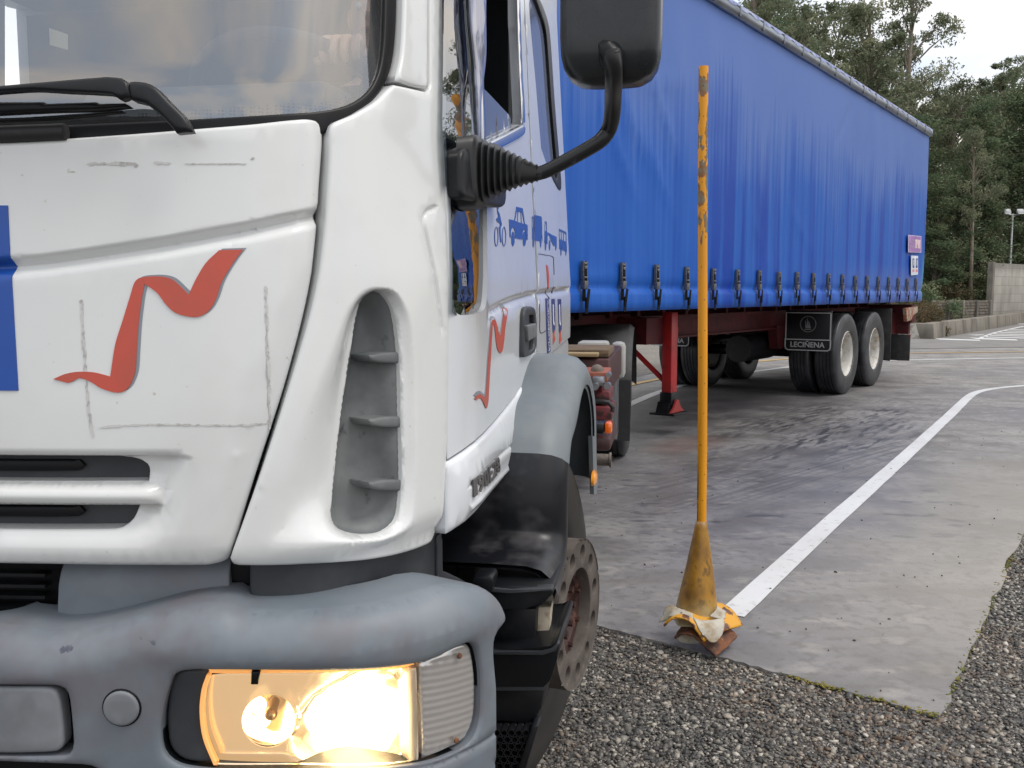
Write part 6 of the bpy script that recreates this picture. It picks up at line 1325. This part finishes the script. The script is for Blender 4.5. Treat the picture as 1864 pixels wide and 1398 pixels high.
# bent plates and torn rubber: control rows (photo column, photo row, metres towards the viewer)
def patch(rows, name, mat, th=0.007, n=5, rag=0.0, seed=0):
    r = random.Random(seed)
    R_ = [cat3([tuple(pl(px, py, pb[1] - dy)) for px, py, dy in row], n) for row in rows]
    m = len(R_[0]); C_ = [cat3([tuple(R_[i][j]) for i in range(len(R_))], n) for j in range(m)]
    b = B(); g = [[Vector(C_[j][i]) + (Vector((r.uniform(-rag, rag), r.uniform(-rag, rag), r.uniform(-rag, rag))) if i in (0, len(C_[0]) - 1) or j in (0, m - 1) else Vector()) for j in range(m)] for i in range(len(C_[0]))]
    b.grid([[tuple(q) for q in w_] for w_ in g]); o = b.done(name, mat, pole, 60); k = o.modifiers.new('thick', 'SOLIDIFY'); k.thickness = th; k.offset = 0; return o
def platem():
    k = noise(22, (1, 1, 1), 5); rc = mixc(mapr(noise(40, (1, 1, 1), 3), 0.4, 0.6), (0.17, 0.065, 0.03), (0.07, 0.03, 0.02))
    K_(mixc(mapr(k, 0.52, 0.57), (0.62, 0.30, 0.02), rc), p_.inputs['Base Color'])
PLY = nmat('rusty_yellow_plate', platem, 0.55)
patch([[(1209, 1140, .09), (1222, 1127, .10), (1239, 1125, .11), (1256, 1133, .12), (1268, 1149, .135), (1281, 1168, .15)],
       [(1216, 1126, .04), (1234, 1114, .04), (1254, 1112, .05), (1276, 1118, .06), (1296, 1130, .085), (1312, 1151, .11)],
       [(1232, 1110, -.03), (1256, 1102, -.04), (1284, 1096, -.05), (1308, 1098, -.05), (1333, 1111, -.02), (1351, 1138, .03)]], 'yellow_plate', PLY, 0.007, 5, 0.0015, 1)
patch([[(1228, 1162, .09), (1240, 1155, .10), (1254, 1155, .11), (1268, 1163, .125), (1283, 1178, .14), (1303, 1196, .165)],
       [(1238, 1146, .05), (1256, 1140, .05), (1274, 1142, .06), (1292, 1150, .08), (1310, 1162, .10), (1325, 1176, .12)],
       [(1250, 1134, .0), (1270, 1128, .0), (1292, 1128, .0), (1312, 1134, .02), (1330, 1146, .04), (1343, 1159, .06)]], 'rusty_plate', RUST, 0.008, 5, 0.002, 2)
CREAM = M('torn_cream_rubber', (0.46, 0.43, 0.36), 0.5, layers=[((0.30, 0.22, 0.12), 16, 0.50, 0.66), ((0.10, 0.06, 0.03), 40, 0.66, 0.72)])
patch([[(1262, 1124, .10), (1280, 1130, .105), (1302, 1128, .10), (1317, 1124, .085)],
       [(1268, 1138, .125), (1284, 1144, .13), (1302, 1142, .125), (1318, 1138, .11)],
       [(1276, 1152, .14), (1290, 1158, .145), (1304, 1156, .14), (1316, 1150, .125)],
       [(1286, 1162, .15), (1294, 1169, .155), (1302, 1169, .15), (1310, 1162, .14)]], 'torn_skirt', CREAM, 0.004, 4, 0.0015, 3)
patch([[(1211, 1106, .03), (1220, 1102, .04), (1230, 1105, .055), (1244, 1111, .07), (1260, 1116, .085)],
       [(1207, 1120, .045), (1218, 1112, .055), (1228, 1115, .07), (1243, 1119, .085), (1262, 1124, .10)],
       [(1199, 1132, .05), (1213, 1129, .06), (1222, 1122, .08), (1240, 1125, .095), (1264, 1131, .11)]], 'torn_skirt', CREAM, 0.004, 4, 0.002, 4)
patch([[(1304, 1103, .06), (1312, 1108, .055), (1322, 1113, .05)], [(1302, 1112, .075), (1311, 1117, .07), (1320, 1120, .06)], [(1290, 1122, .09), (1306, 1126, .085), (1321, 1125, .07)]], 'torn_skirt', CREAM, 0.004, 4, 0.0015, 5)
patch([[(1234, 1150, .05), (1244, 1146, .05), (1256, 1150, .06)], [(1232, 1158, .06), (1246, 1158, .06), (1262, 1160, .07)], [(1236, 1168, .06), (1252, 1172, .06), (1272, 1172, .07)]], 'torn_skirt', CREAM, 0.004, 3, 0.002, 6)
# ------------------------------------------------------------------ walls, lamp, bank and trees
def WP(px, z, py=None, h=None):
    d = ray(px, 533 if py is None else py); t = z / d[1]; return (d[0] * t, z, CAMH + d[2] * t if h is None else h)
# ground rising behind the walls
b = B(); rows = []
for i in range(30):
    z = 44 + i * 3.0; row = []
    for j in range(60):
        x = -60 + j * 3.6; k = sstep(44, 80, np.array(z)); row.append((x, z + 1.5 * math.sin(j * 0.7), -0.06 + 4.2 * float(k) + 0.35 * math.sin(j * 0.9 + i) * float(k)))
    rows.append(row)
b.grid(rows); o = b.done('hillside', SOIL, None, 80); o['kind'] = 'structure'
CWALL = nmat('weathered_wall_concrete', lambda: (K_(mixc(mapr(noise(2.2, (1, 1, 0.4), 6), 0.42, 0.68), (0.21, 0.19, 0.16), (0.10, 0.09, 0.075)), p_.inputs['Base Color']), bumpn(noise(20, (1, 1, 1), 4), 0.3, 0.01)), 0.85)
def blockm():
    br = nd('ShaderNodeTexBrick'); m = nd('ShaderNodeMapping'); m.inputs['Rotation'].default_value = (math.radians(90), 0, 0); K_(tc_.outputs['Object'], m.inputs[0]); K_(m.outputs[0], br.inputs['Vector'])
    br.inputs['Scale'].default_value = 1.0; br.inputs['Brick Width'].default_value = 0.9; br.inputs['Row Height'].default_value = 0.42; br.inputs['Mortar Size'].default_value = 0.012
    br.inputs['Color1'].default_value = (0.36, 0.345, 0.31, 1); br.inputs['Color2'].default_value = (0.41, 0.39, 0.35, 1); br.inputs['Mortar'].default_value = (0.25, 0.235, 0.21, 1)
    c = mixc(mapr(noise(1.6, (1, 1, 0.3), 5), 0.45, 0.7, 0, 0.6), br.outputs[0], (0.22, 0.20, 0.17)); s = nd('ShaderNodeSeparateXYZ'); K_(tc_.outputs['Object'], s.inputs[0])
    c = mixc(math_('MULTIPLY', mapr(math_('ADD', s.outputs['Z'], math_('MULTIPLY', noise(4, (1, 1, 0.2), 3), 0.6)), 2.55, 2.9), 0.6), c, (0.12, 0.11, 0.10)); K_(c, p_.inputs['Base Color'])
BLK = nmat('concrete_blockwork', blockm, 0.85)
def wall_between(a, b_, h0, h1, th, mat, name, label, cat, cap=0.0, parts=True):
    a, b_ = Vector((a[0], a[1], 0)), Vector((b_[0], b_[1], 0)); d = b_ - a; L_ = d.length; an = math.atan2(d.y, d.x)
    t = thing(name, label, cat, (a.x, a.y, 0), an); bb = B(); bb.box((L_ / 2, th / 2, (h0 + h1) / 2), (L_, th, h1 - h0), 0.01); bb.done('wall_body', mat, t)
    return t, L_
bw, L_ = wall_between(WP(1808, 45), WP(2200, 72), -0.1, 2.74, 0.18, BLK, 'block_wall', 'tall grey concrete block wall at the right edge below the floodlight pole', 'wall')
b = B(); b.box((-0.12, 0.09, 1.34), (0.24, 0.26, 2.90), 0.01); b.done('end_post', CWALL, bw)
a_ = G(1706, 616.5); b_ = G(1864, 588.5); dd2 = (Vector(b_) - Vector(a_)); b2_ = Vector(a_) + dd2 * 1.9
lw = thing('low_wall', 'long low weathered concrete wall along the far road edge', 'wall', (a_[0], a_[1], 0), math.atan2(dd2.y, dd2.x))
Lw = dd2.length * 1.9; b = B(); b.prism([(0, -0.05), (0.40, -0.05), (0.36, 0.46), (0.04, 0.46)], 'x', 0, Lw, 0.03); b.done('wall_body', CWALL, lw)
b = B(); b.prism([(-0.02, -0.05), (1.1, -0.05), (0.95, 0.45), (0.03, 0.45)], 'x', -0.45, 0.0, 0.03); b.done('wall_end', CWALL, lw)
b = B()
b.prism([(0.35, -0.05), (1.05, -0.05), (0.90, 0.41), (0.5, 0.43)], 'x', -0.47, -0.44); b.done('pale_stain_patch', M('limewash', (0.46, 0.44, 0.40), 0.8, layers=[((0.25, 0.23, 0.2), 9, 0.5, 0.6)]), lw)
# low boarded fence between the bushes and the block wall
f0 = WP(1698, 41.5); f1 = WP(1806, 44.5)
fd = Vector(f1) - Vector(f0); fn = thing('board_fence', 'low boarded fence with dark gaps left of the block wall', 'fence', (f0[0], f0[1], 0), math.atan2(fd.y, fd.x))
FW = M('grey_board', (0.16, 0.14, 0.115), 0.9, layers=[((0.07, 0.06, 0.05), 5, 0.45, 0.65), ((0.27, 0.25, 0.21), 3, 0.55, 0.7)])
for k in range(7):
    b = B(); b.box((fd.xy.length / 2, 0.05, 0.10 + 0.135 * k), (fd.xy.length, 0.03, 0.115), 0.004); b.done('board', FW, fn)
for k in range(5):
    b = B(); b.box((0.1 + k * (fd.xy.length - 0.2) / 4, 0.0, 0.48), (0.14, 0.12, 1.02), 0.01); b.done('fence_post', CWALL, fn)
# floodlight pole
z = 49.3; q = WP(1836, z); top = WP(1834, z, 389)[2]
fl = thing('floodlight_pole', 'slim pale pole carrying two floodlights behind the block wall', 'floodlight pole', (q[0], q[1], 0))
PG = M('galvanised', (0.52, 0.54, 0.54), 0.45, 0.5)
b = B(); b.tube([(0, 0, -0.1), (0, 0, top)], [0.075, 0.05], 12); b.done('pole', PG, fl)
b = B(); b.tube([(-0.36, 0, top - 0.05), (0.36, 0, top - 0.05)], 0.03, 8); b.done('crossbar', PG, fl)
for sx in (-1, 1):
    b = B(); b.box((sx * 0.34, -0.08, top + 0.10), (0.36, 0.14, 0.26), 0.02, Matrix.Rotation(-0.5, 3, 'X')); o = b.done('floodlight', M('lamp_housing_grey', (0.35, 0.37, 0.38), 0.4), fl)
    b = B(); b.box((sx * 0.34, -0.155, top + 0.06), (0.28, 0.02, 0.19), 0.004, Matrix.Rotation(-0.5, 3, 'X')); b.done('lens', M('lamp_lens_pale', (0.75, 0.77, 0.78), 0.2), o)

def leafm(name, c_a, c_b, c_c):
    def f():
        a = nd('ShaderNodeAttribute', attribute_name='tone'); s = nd('ShaderNodeSeparateColor'); K_(a.outputs['Color'], s.inputs[0])
        oi = nd('ShaderNodeObjectInfo')
        c = mixc(s.outputs[0], c_a, c_b); c = mixc(mapr(s.outputs[1], 0.70, 1.0), c, c_c)
        c = mixc(math_('MULTIPLY', oi.outputs['Random'], 0.35), c, (0.075, 0.085, 0.035)); K_(c, p_.inputs['Base Color'])
        p_.inputs['Transmission Weight'].default_value = 0.0; p_.inputs['Specular IOR Level'].default_value = 0.35
        # thin leaves let some light through
        tr = nd('ShaderNodeBsdfTranslucent'); K_(c, tr.inputs[0]); mx = nd('ShaderNodeMixShader'); mx.inputs[0].default_value = 0.38
        out = [n for n in N_ if n.type == 'OUTPUT_MATERIAL'][0]; K_(p_.outputs[0], mx.inputs[1]); K_(tr.outputs[0], mx.inputs[2]); K_(mx.outputs[0], out.inputs['Surface'])
    return nmat(name, f, 0.5)
LEAF_E = leafm('eucalyptus_leaf', (0.125, 0.16, 0.10), (0.30, 0.33, 0.21), (0.42, 0.40, 0.26))
LEAF_D = leafm('dark_leaf', (0.065, 0.11, 0.06), (0.18, 0.24, 0.13), (0.32, 0.33, 0.18))
LEAF_B = leafm('brown_leaf', (0.10, 0.075, 0.04), (0.16, 0.135, 0.07), (0.20, 0.11, 0.06))
BARK = M('pale_bark', (0.25, 0.205, 0.165), 0.85, layers=[((0.12, 0.095, 0.075), 3, 0.45, 0.65, (1, 1, 0.4)), ((0.36, 0.32, 0.27), 5, 0.55, 0.7, (1, 1, 0.4))])
BARKD = M('dark_bark', (0.085, 0.068, 0.055), 0.9, layers=[((0.045, 0.036, 0.03), 4, 0.45, 0.6, (1, 1, 0.4))])
def leaves(name, cl, n, size, mat, seed, droop=0.0, asp=2.4):
    """cl: list of (centre, radii); leaf-sized quads spread through every clump"""
    r = np.random.default_rng(seed); C = np.array([c for c, _ in cl]); Rr = np.array([q for _, q in cl]); m = len(C)
    u = r.normal(size=(m, n, 3)); u /= np.linalg.norm(u, axis=-1, keepdims=True); u *= r.random((m, n, 1))**0.45
    P = C[:, None] + u * Rr[:, None]; P = P.reshape(-1, 3); k = len(P)
    a = r.normal(size=(k, 3)); a[:, 2] = a[:, 2] * (0.6 + droop) - droop; a /= np.linalg.norm(a, axis=1)[:, None]
    b_ = np.cross(a, r.normal(size=(k, 3))); b_ /= np.linalg.norm(b_, axis=1)[:, None]
    s = size * r.uniform(0.6, 1.35, (k, 1)); a = a * s; b_ = b_ * s / asp
    V = np.stack([P - a, P + b_ * 0.9 - a * 0.1, P + a, P - b_ * 0.9 - a * 0.1], 1).reshape(-1, 3)
    me = bpy.data.meshes.new(name); me.vertices.add(len(V)); me.vertices.foreach_set('co', V.astype(np.float32).ravel())
    me.loops.add(k * 4); me.loops.foreach_set('vertex_index', np.arange(k * 4, dtype=np.int32)); me.polygons.add(k); me.polygons.foreach_set('loop_start', np.arange(0, k * 4, 4, dtype=np.int32)); me.update(calc_edges=True)
    t = np.clip(np.repeat(r.random(m), n) * 0.7 + r.random(k) * 0.4 - 0.05, 0, 1); t2 = np.clip(np.repeat(r.random(m), n) * 0.6 + r.random(k) * 0.5, 0, 1)
    c = np.stack([t, t2, r.random(k), np.ones(k)], -1); ca = me.color_attributes.new('tone', 'FLOAT_COLOR', 'POINT'); ca.data.foreach_set('color', np.repeat(c, 4, 0).astype(np.float32).ravel())
    me.materials.append(mat); return me
def make_tree(kind, seed):
    r = random.Random(seed); H_ = 10.0; b = B(); cl = []
    lean = (r.uniform(-0.5, 0.5), r.uniform(-0.5, 0.5))
    tp = [(lean[0] * t * t + 0.12 * math.sin(4 * t + seed), lean[1] * t * t, H_ * t * 0.97) for t in [i / 9 for i in range(10)]]
    b.tube(tp, [0.17 * (1 - 0.82 * i / 9) for i in range(10)], 8)
    if kind == 'eu': n, lo, wid = 40, 0.34, 1.75
    elif kind == 'tall': n, lo, wid = 34, 0.50, 1.5
    else: n, lo, wid = 54, 0.10, 1.75
    for k in range(n):
        t = lo + (1 - lo) * (k + r.random()) / n; i = min(8, int(t * 9)); f = t * 9 - i; c0 = Vector(tp[i]).lerp(Vector(tp[i + 1]), f)
        u = (t - lo) / (1 - lo); w = wid * (0.35 + 0.9 * math.sin(math.pi * min(1, u * 0.85 + 0.15))) * (1 - 0.35 * u) if kind != 'dense' else wid * (1.05 - 0.75 * u) * r.uniform(0.6, 1.1)
        a = r.uniform(0, 6.283); rad = w * r.uniform(0.25, 1.0); e = c0 + Vector((math.cos(a) * rad, math.sin(a) * rad, r.uniform(0.2, 0.9)))
        mid = c0.lerp(e, 0.55) + Vector((0, 0, -0.1)); b.tube([c0 - Vector((0, 0, 0.35)), mid, e], [0.045 * (1.2 - u), 0.028, 0.010], 5, cap=False)
        s = r.uniform(0.26, 0.72) * (1.25 if kind == 'dense' else 1.0); cl.append((e, (s * 1.1, s * 1.1, s * 0.72)))
        if r.random() < 0.6: cl.append((e + Vector((r.uniform(-.5, .5), r.uniform(-.5, .5), r.uniform(-.4, .3))), (s * 0.6, s * 0.6, s * 0.45)))
    me = leaves('crown', cl, 180 if kind != 'dense' else 240, 0.066 if kind != 'dense' else 0.062, LEAF_D if kind == 'dense' else LEAF_E, seed, 0.5 if kind != 'dense' else 0.1)
    for f in b.bm.faces: f.smooth = True
    tm = bpy.data.meshes.new('trunk'); b.bm.to_mesh(tm); b.bm.free(); tm.materials.append(BARKD if kind == 'dense' else BARK)
    return tm, me
TREES = {('eu', i): make_tree('eu', 20 + i) for i in range(3)}; TREES.update({('tall', i): make_tree('tall', 40 + i) for i in range(2)}); TREES.update({('dense', i): make_tree('dense', 60 + i) for i in range(3)})
TN = {'eu': 'eucalyptus_tree', 'tall': 'tall_eucalyptus_tree', 'dense': 'evergreen_tree'}
LB = {'eu': 'loose grey green eucalyptus tree in the wood beyond the road', 'tall': 'tall thin eucalyptus tree with a bare pale trunk', 'dense': 'dense dark evergreen tree in the wood beyond the road'}
rt_ = random.Random(9)
ALLT = []
def tree(px, z, ytop, kind, wsc=1.0, label=None, group='trees of the wood beyond the road', var=None):
    if 1690 <= px < 2000 and ytop < 200: ytop += 42
    elif 1500 < px < 1690: ytop += 20
    q = WP(px, z, ytop); h = q[2]; base_h = -0.1 + 4.2 * float(sstep(44, 80, np.array(z))) * (z > 44); s = (h - base_h) / 10.3
    v = var if var is not None else rt_.randrange(2 if kind == 'tall' else 3); tm, lm = TREES[(kind, v)]
    o = thing(TN[kind], label or LB[kind], 'tree', (q[0], z, base_h - 0.1), rt_.uniform(0, 6.28), group)
    o.scale = (s * wsc, s * wsc, s); link('trunk', tm, None, o); link('crown', lm, None, o)
    if label is None: ALLT.append((px, kind, z, o))
    return o
# front row seen over and beside the trailer, then the deeper rows
for px, z, yt, k, ws in ((1352, 50, -60, 'eu', 1.1), (1395, 56, -30, 'dense', 1.0), (1430, 50, 6, 'eu', 1.15), (1475, 55, 30, 'dense', 1.05), (1500, 62, 5, 'eu', 1.0), (1525, 54, 70, 'eu', 1.0), (1548, 60, 80, 'eu', 1.1),
                         (1560, 48, 150, 'dense', 1.25), (1640, 47, 150, 'eu', 1.2), (1655, 58, 60, 'eu', 1.0), (1690, 50, 175, 'dense', 1.2), (1700, 64, 95, 'dense', 1.15), (1725, 55, 95, 'eu', 1.1), (1748, 60, 118, 'eu', 1.05),
                         (1772, 50, 150, 'dense', 1.25), (1785, 66, 128, 'eu', 1.1), (1812, 57, 110, 'dense', 1.1), (1838, 54, 82, 'eu', 1.15), (1862, 60, 72, 'eu', 1.1), (1885, 52, 95, 'dense', 1.2), (1930, 58, 60, 'eu', 1.1), (1980, 54, 40, 'dense', 1.1),
                         (1600, 66, 120, 'dense', 1.2), (1620, 54, 190, 'dense', 1.3), (1745, 47, 300, 'dense', 1.5), (1715, 46, 320, 'dense', 1.5), (1800, 49, 260, 'dense', 1.4), (1850, 58, 240, 'dense', 1.4), (1675, 70, 130, 'eu', 1.1), (1735, 72, 125, 'dense', 1.2), (1810, 72, 140, 'dense', 1.2), (1870, 70, 120, 'dense', 1.2), (1580, 72, 110, 'eu', 1.0), (1455, 68, 20, 'dense', 1.1), (1390, 66, -20, 'eu', 1.1)):
    tree(px, z, yt, k, ws)
tree(1607, 51, -40, 'tall', 1.0, 'tall thin eucalyptus with a pale bare trunk rising above the trailer roof', var=0)
tree(1665, 56, -60, 'tall', 0.95, 'tallest thin eucalyptus to the right of the pale trunk', var=1)
tree(1782, 46, 230, 'tall', 0.8, 'slim tree with a bare trunk just left of the floodlight pole', var=1)
for px, z, yt, k in ((2050, 56, 60, 'dense'), (2150, 60, 20, 'eu'), (2280, 62, 40, 'dense'), (2430, 60, 10, 'eu'), (2600, 58, 40, 'dense'), (2780, 54, 60, 'eu'), (2960, 50, 40, 'dense'), (3150, 52, 50, 'eu'), (3350, 46, 60, 'dense'), (3600, 44, 40, 'eu'), (3850, 40, 50, 'dense'), (1230, 56, 60, 'dense'), (1100, 60, 40, 'eu'), (950, 58, 60, 'dense'), (780, 62, 50, 'eu'), (600, 58, 60, 'dense'), (400, 60, 40, 'eu'), (1160, 64, 40, 'eu')):
    tree(px, z, yt, k, 1.1, group='trees of the wood outside the middle of the view')
ORD = 'first second third fourth fifth sixth seventh eighth ninth tenth eleventh twelfth thirteenth fourteenth fifteenth sixteenth seventeenth eighteenth nineteenth twentieth'.split() + ['twenty ' + w for w in 'first second third fourth fifth sixth seventh eighth ninth'.split()]
for kd in ('eu', 'dense'):
    for i, (px_, k_, z_, o_) in enumerate(sorted([t for t in ALLT if t[1] == kd], key=lambda t: t[0])):
        o_['label'] = ('%s %s from the left in the %s of the wood' % (ORD[i], {'eu': 'loose grey green eucalyptus', 'dense': 'dense dark evergreen'}[kd], 'front rows' if z_ < 57 else 'back rows'))
# bushes
def make_bush(mat, seed, n=26, asp=2.0):
    r = random.Random(seed); cl = []; b = B()
    for k in range(n):
        a = r.uniform(0, 6.28); q = r.random()**0.6 * 0.8; z_ = r.uniform(0.12, 1.0) * (1.05 - 0.55 * q); c = Vector((math.cos(a) * q, math.sin(a) * q, z_)); s = r.uniform(0.14, 0.28); cl.append((c, (s, s, s)))
        b.tube([(0, 0, 0), tuple(c * 0.5 + Vector((0, 0, 0.05))), tuple(c)], [0.02, 0.012, 0.005], 4, cap=False)
    me = leaves('foliage', cl, 130, 0.035, mat, seed, 0.0, asp)
    tm = bpy.data.meshes.new('stems'); b.bm.to_mesh(tm); b.bm.free(); tm.materials.append(BARKD); return tm, me
BS_ = {'g': [make_bush(LEAF_D, 91), make_bush(LEAF_E, 92)], 'b': [make_bush(LEAF_B, 93), make_bush(LEAF_B, 94)]}
def bush(px, z, py_base_h, h, w, kind, label, name='bush', group=None):
    q = WP(px, z); tm, me = BS_[kind][rt_.randrange(2)]; o = thing(name, label, 'bush', (q[0], z, py_base_h), rt_.uniform(0, 6.28), group); o.scale = (w / 2, w / 2, h / 1.1); link('stems', tm, None, o); link('foliage', me, None, o); return o
o = bush(1684, 28.4, -0.02, 1.15, 1.7, 'b', 'brown heather bush between the trailer rear and the low wall', 'heather_bush')
bush(1652, 29.5, -0.02, 0.9, 1.5, 'g', 'small dark bush half hidden behind the trailer rear')
BB = []
for px, z, h0_, h, w, k in ((1668, 40, 0, 1.3, 3.0, 'b'), (1690, 43, 0, 1.9, 3.4, 'g'), (1712, 45.5, 0, 2.2, 3.2, 'b'), (1735, 46, 0, 2.4, 3.6, 'b'), (1757, 47, 0, 2.3, 3.2, 'b'), (1778, 48, 0.1, 2.6, 3.2, 'g'), (1798, 49, 0.1, 3.2, 3.4, 'g'), (1770, 52, 0.3, 3.6, 4.0, 'g'), (1740, 52, 0.3, 3.2, 4.0, 'b'), (1705, 52, 0.3, 4.0, 4.0, 'g'), (1825, 56, 0.4, 3.4, 4.2, 'g'), (1855, 58, 0.5, 3.6, 4.2, 'g'), (1885, 58, 0.5, 3.6, 4.2, 'g'), (1680, 56, 0.6, 4.4, 4.2, 'g'), (1725, 60, 1.0, 4.4, 4.4, 'g'), (1790, 60, 1.0, 4.4, 4.4, 'g'), (1760, 66, 2, 4.6, 5, 'g'), (1830, 68, 2.4, 4.8, 5, 'g'), (1690, 68, 2.4, 4.8, 5, 'g'), (1640, 62, 1.2, 4.6, 5, 'g'), (1870, 72, 3, 4.8, 5, 'g')):
    BB.append((px, k, bush(px, z, h0_ - 0.1, h, w, k, 'x', group={'g': 'undergrowth bushes', 'b': 'dry brown bushes'}[k])))
for kd in ('g', 'b'):
    for i, (px_, k_, o_) in enumerate(sorted([t for t in BB if t[1] == kd], key=lambda t: t[0])): o_['label'] = '%s %s' % (ORD[i], {'g': 'green undergrowth bush from the left at the foot of the wood', 'b': 'dry brown bush from the left above the boarded fence'}[kd])

# ------------------------------------------------------------------ the driver
per = thing('person', 'driver behind the windscreen in dark clothes with hands on the steering wheel', 'person', TF.org, -TF.a)
SKINM = M('skin', (0.66, 0.42, 0.32), 0.5, layers=[((0.72, 0.44, 0.35), 20, 0.45, 0.7)]); CLOTH = M('dark_jacket', (0.045, 0.05, 0.065), 0.85, layers=[((0.07, 0.075, 0.09), 5, 0.4, 0.7)]); HAIR = M('dark_hair', (0.03, 0.022, 0.018), 0.7)
def skinned(name, verts, edges, radii, mat, parent, root=0, lev=2):
    me = bpy.data.meshes.new(name); me.from_pydata([tuple(v) for v in verts], edges, []); me.update(); o = link(name, me, mat, parent)
    m = o.modifiers.new('skin', 'SKIN'); m.use_smooth_shade = True
    for i, r in enumerate(radii): me.skin_vertices[0].data[i].radius = (r, r) if not isinstance(r, tuple) else r; me.skin_vertices[0].data[i].use_root = (i == root)
    s = o.modifiers.new('sub', 'SUBSURF'); s.levels = lev; s.render_levels = lev; return o
X0 = 0.70
hl, hr = Vector((0.850, 0.700, 1.800)), Vector((0.505, 0.850, 1.665))
V_ = [(X0, 1.46, 1.36), (X0, 1.50, 1.52), (X0, 1.50, 1.70), (X0, 1.47, 1.84), (X0, 1.45, 1.92), (X0, 1.43, 2.00), (X0, 1.41, 2.08), (X0, 1.41, 2.16)]
V_ += [(X0 + 0.18, 1.45, 1.83), (X0 + 0.26, 1.22, 1.66), (hl.x + 0.05, hl.y + 0.14, hl.z - 0.04), (X0 - 0.18, 1.45, 1.83), (X0 - 0.26, 1.22, 1.66), (hr.x - 0.05, hr.y + 0.14, hr.z - 0.04)]
V_ += [(X0 + 0.10, 1.36, 1.33), (X0 + 0.13, 0.98, 1.36), (X0 + 0.13, 0.90, 1.04), (X0 - 0.10, 1.36, 1.33), (X0 - 0.13, 0.98, 1.36), (X0 - 0.13, 0.90, 1.04)]
# palms, four unequal bent fingers and a thumb, closed round the rim
E_ = [(0, 1), (1, 2), (2, 3), (3, 4), (4, 5), (5, 6), (6, 7), (3, 8), (8, 9), (9, 10), (3, 11), (11, 12), (12, 13), (0, 14), (14, 15), (15, 16), (0, 17), (17, 18), (18, 19)]
R_ = [0.14, 0.135, 0.15, 0.13, 0.055, 0.075, 0.088, 0.07, 0.062, 0.045, 0.028, 0.062, 0.045, 0.028, 0.085, 0.062, 0.045, 0.085, 0.062, 0.045]
body = skinned('body', V_, E_, R_, SKINM, per)
def hand(w, wrist, side, parent):
    Vh = [wrist, wrist.lerp(w, 0.55) + Vector((0, 0, 0.012)), w + Vector((0, 0.020, 0.018))]; Eh = [(0, 1), (1, 2)]; Rh = [0.026, (0.034, 0.020), (0.036, 0.017)]
    for k, (dx, l_) in enumerate(((-0.033, 0.85), (-0.011, 1.0), (0.011, 0.95), (0.032, 0.72))):
        i = len(Vh); c = w + Vector((dx, 0, 0)); 
        Vh += [c + Vector((0, 0.002, 0.028)), c + Vector((0, -0.024 * l_, 0.022)), c + Vector((0, -0.034 * l_, -0.004)), c + Vector((0, -0.020 * l_, -0.026 * l_))]
        Eh += [(2, i), (i, i + 1), (i + 1, i + 2), (i + 2, i + 3)]; Rh += [0.0105, 0.0095, 0.0088, 0.0078]
    i = len(Vh); Vh += [w + Vector((-side * 0.040, 0.030, 0.0)), w + Vector((-side * 0.052, 0.012, -0.012)), w + Vector((-side * 0.055, -0.012, -0.016))]; Eh += [(1, i), (i, i + 1), (i + 1, i + 2)]; Rh += [0.013, 0.011, 0.009]
    return skinned('hand', Vh, Eh, Rh, SKINM, parent)
hand(hl, Vector(V_[10]), 1, per); hand(hr, Vector(V_[13]), -1, per)
jv = [0, 1, 2, 3, 4, 8, 9, 10, 11, 12, 13]; mp_ = {k: i for i, k in enumerate(jv)}
JP = [Vector(V_[k]) for k in jv]; JP[4] = Vector((X0, 1.455, 1.895)); JP[7] = JP[6].lerp(JP[7], 0.86); JP[10] = JP[9].lerp(JP[10], 0.86)
skinned('jacket', JP, [(mp_[a], mp_[b_]) for a, b_ in E_ if a in mp_ and b_ in mp_], [0.155, 0.15, 0.165, 0.145, 0.066, 0.078, 0.060, 0.042, 0.078, 0.060, 0.042], CLOTH, per)
tv = [0, 14, 15, 16, 17, 18, 19]; mp2 = {k: i for i, k in enumerate(tv)}
skinned('trousers', [V_[k] for k in tv], [(mp2[a], mp2[b_]) for a, b_ in E_ if a in mp2 and b_ in mp2], [0.155, 0.10, 0.074, 0.058, 0.10, 0.074, 0.058], CLOTH, per)
b = B(); bmesh.ops.create_uvsphere(b.bm, u_segments=24, v_segments=16, radius=0.092, matrix=Matrix.Translation((X0, 1.425, 2.125)) @ Matrix.Diagonal((0.92, 1.08, 1.05, 1)))
bmesh.ops.delete(b.bm, geom=[v for v in b.bm.verts if v.co.z < 2.11 and v.co.y < 1.42 or v.co.z < 2.05], context='VERTS'); b.done('hair', HAIR, per)
for sx in (-1, 1):
    b = B(); bmesh.ops.create_uvsphere(b.bm, u_segments=12, v_segments=8, radius=0.011, matrix=Matrix.Translation((X0 + sx * 0.031, 1.330, 2.085))); b.done('eye', M('eye_white', (0.6, 0.6, 0.6), 0.2), per)
    b = B(); bmesh.ops.create_uvsphere(b.bm, u_segments=12, v_segments=8, radius=0.026, matrix=Matrix.Translation((X0 + sx * 0.082, 1.42, 2.075)) @ Matrix.Diagonal((0.35, 0.7, 1.1, 1))); b.done('ear', SKINM, per)
b = B(); b.tube([(X0, 1.335, 2.09), (X0, 1.312, 2.058), (X0, 1.33, 2.05)], [0.008, 0.014, 0.010], 8); b.done('nose', SKINM, per)
b = B(); b.tube([(X0 - 0.024, 1.338, 2.025), (X0, 1.328, 2.024), (X0 + 0.024, 1.338, 2.025)], 0.006, 6); b.done('mouth', M('lips', (0.42, 0.17, 0.14), 0.5), per)
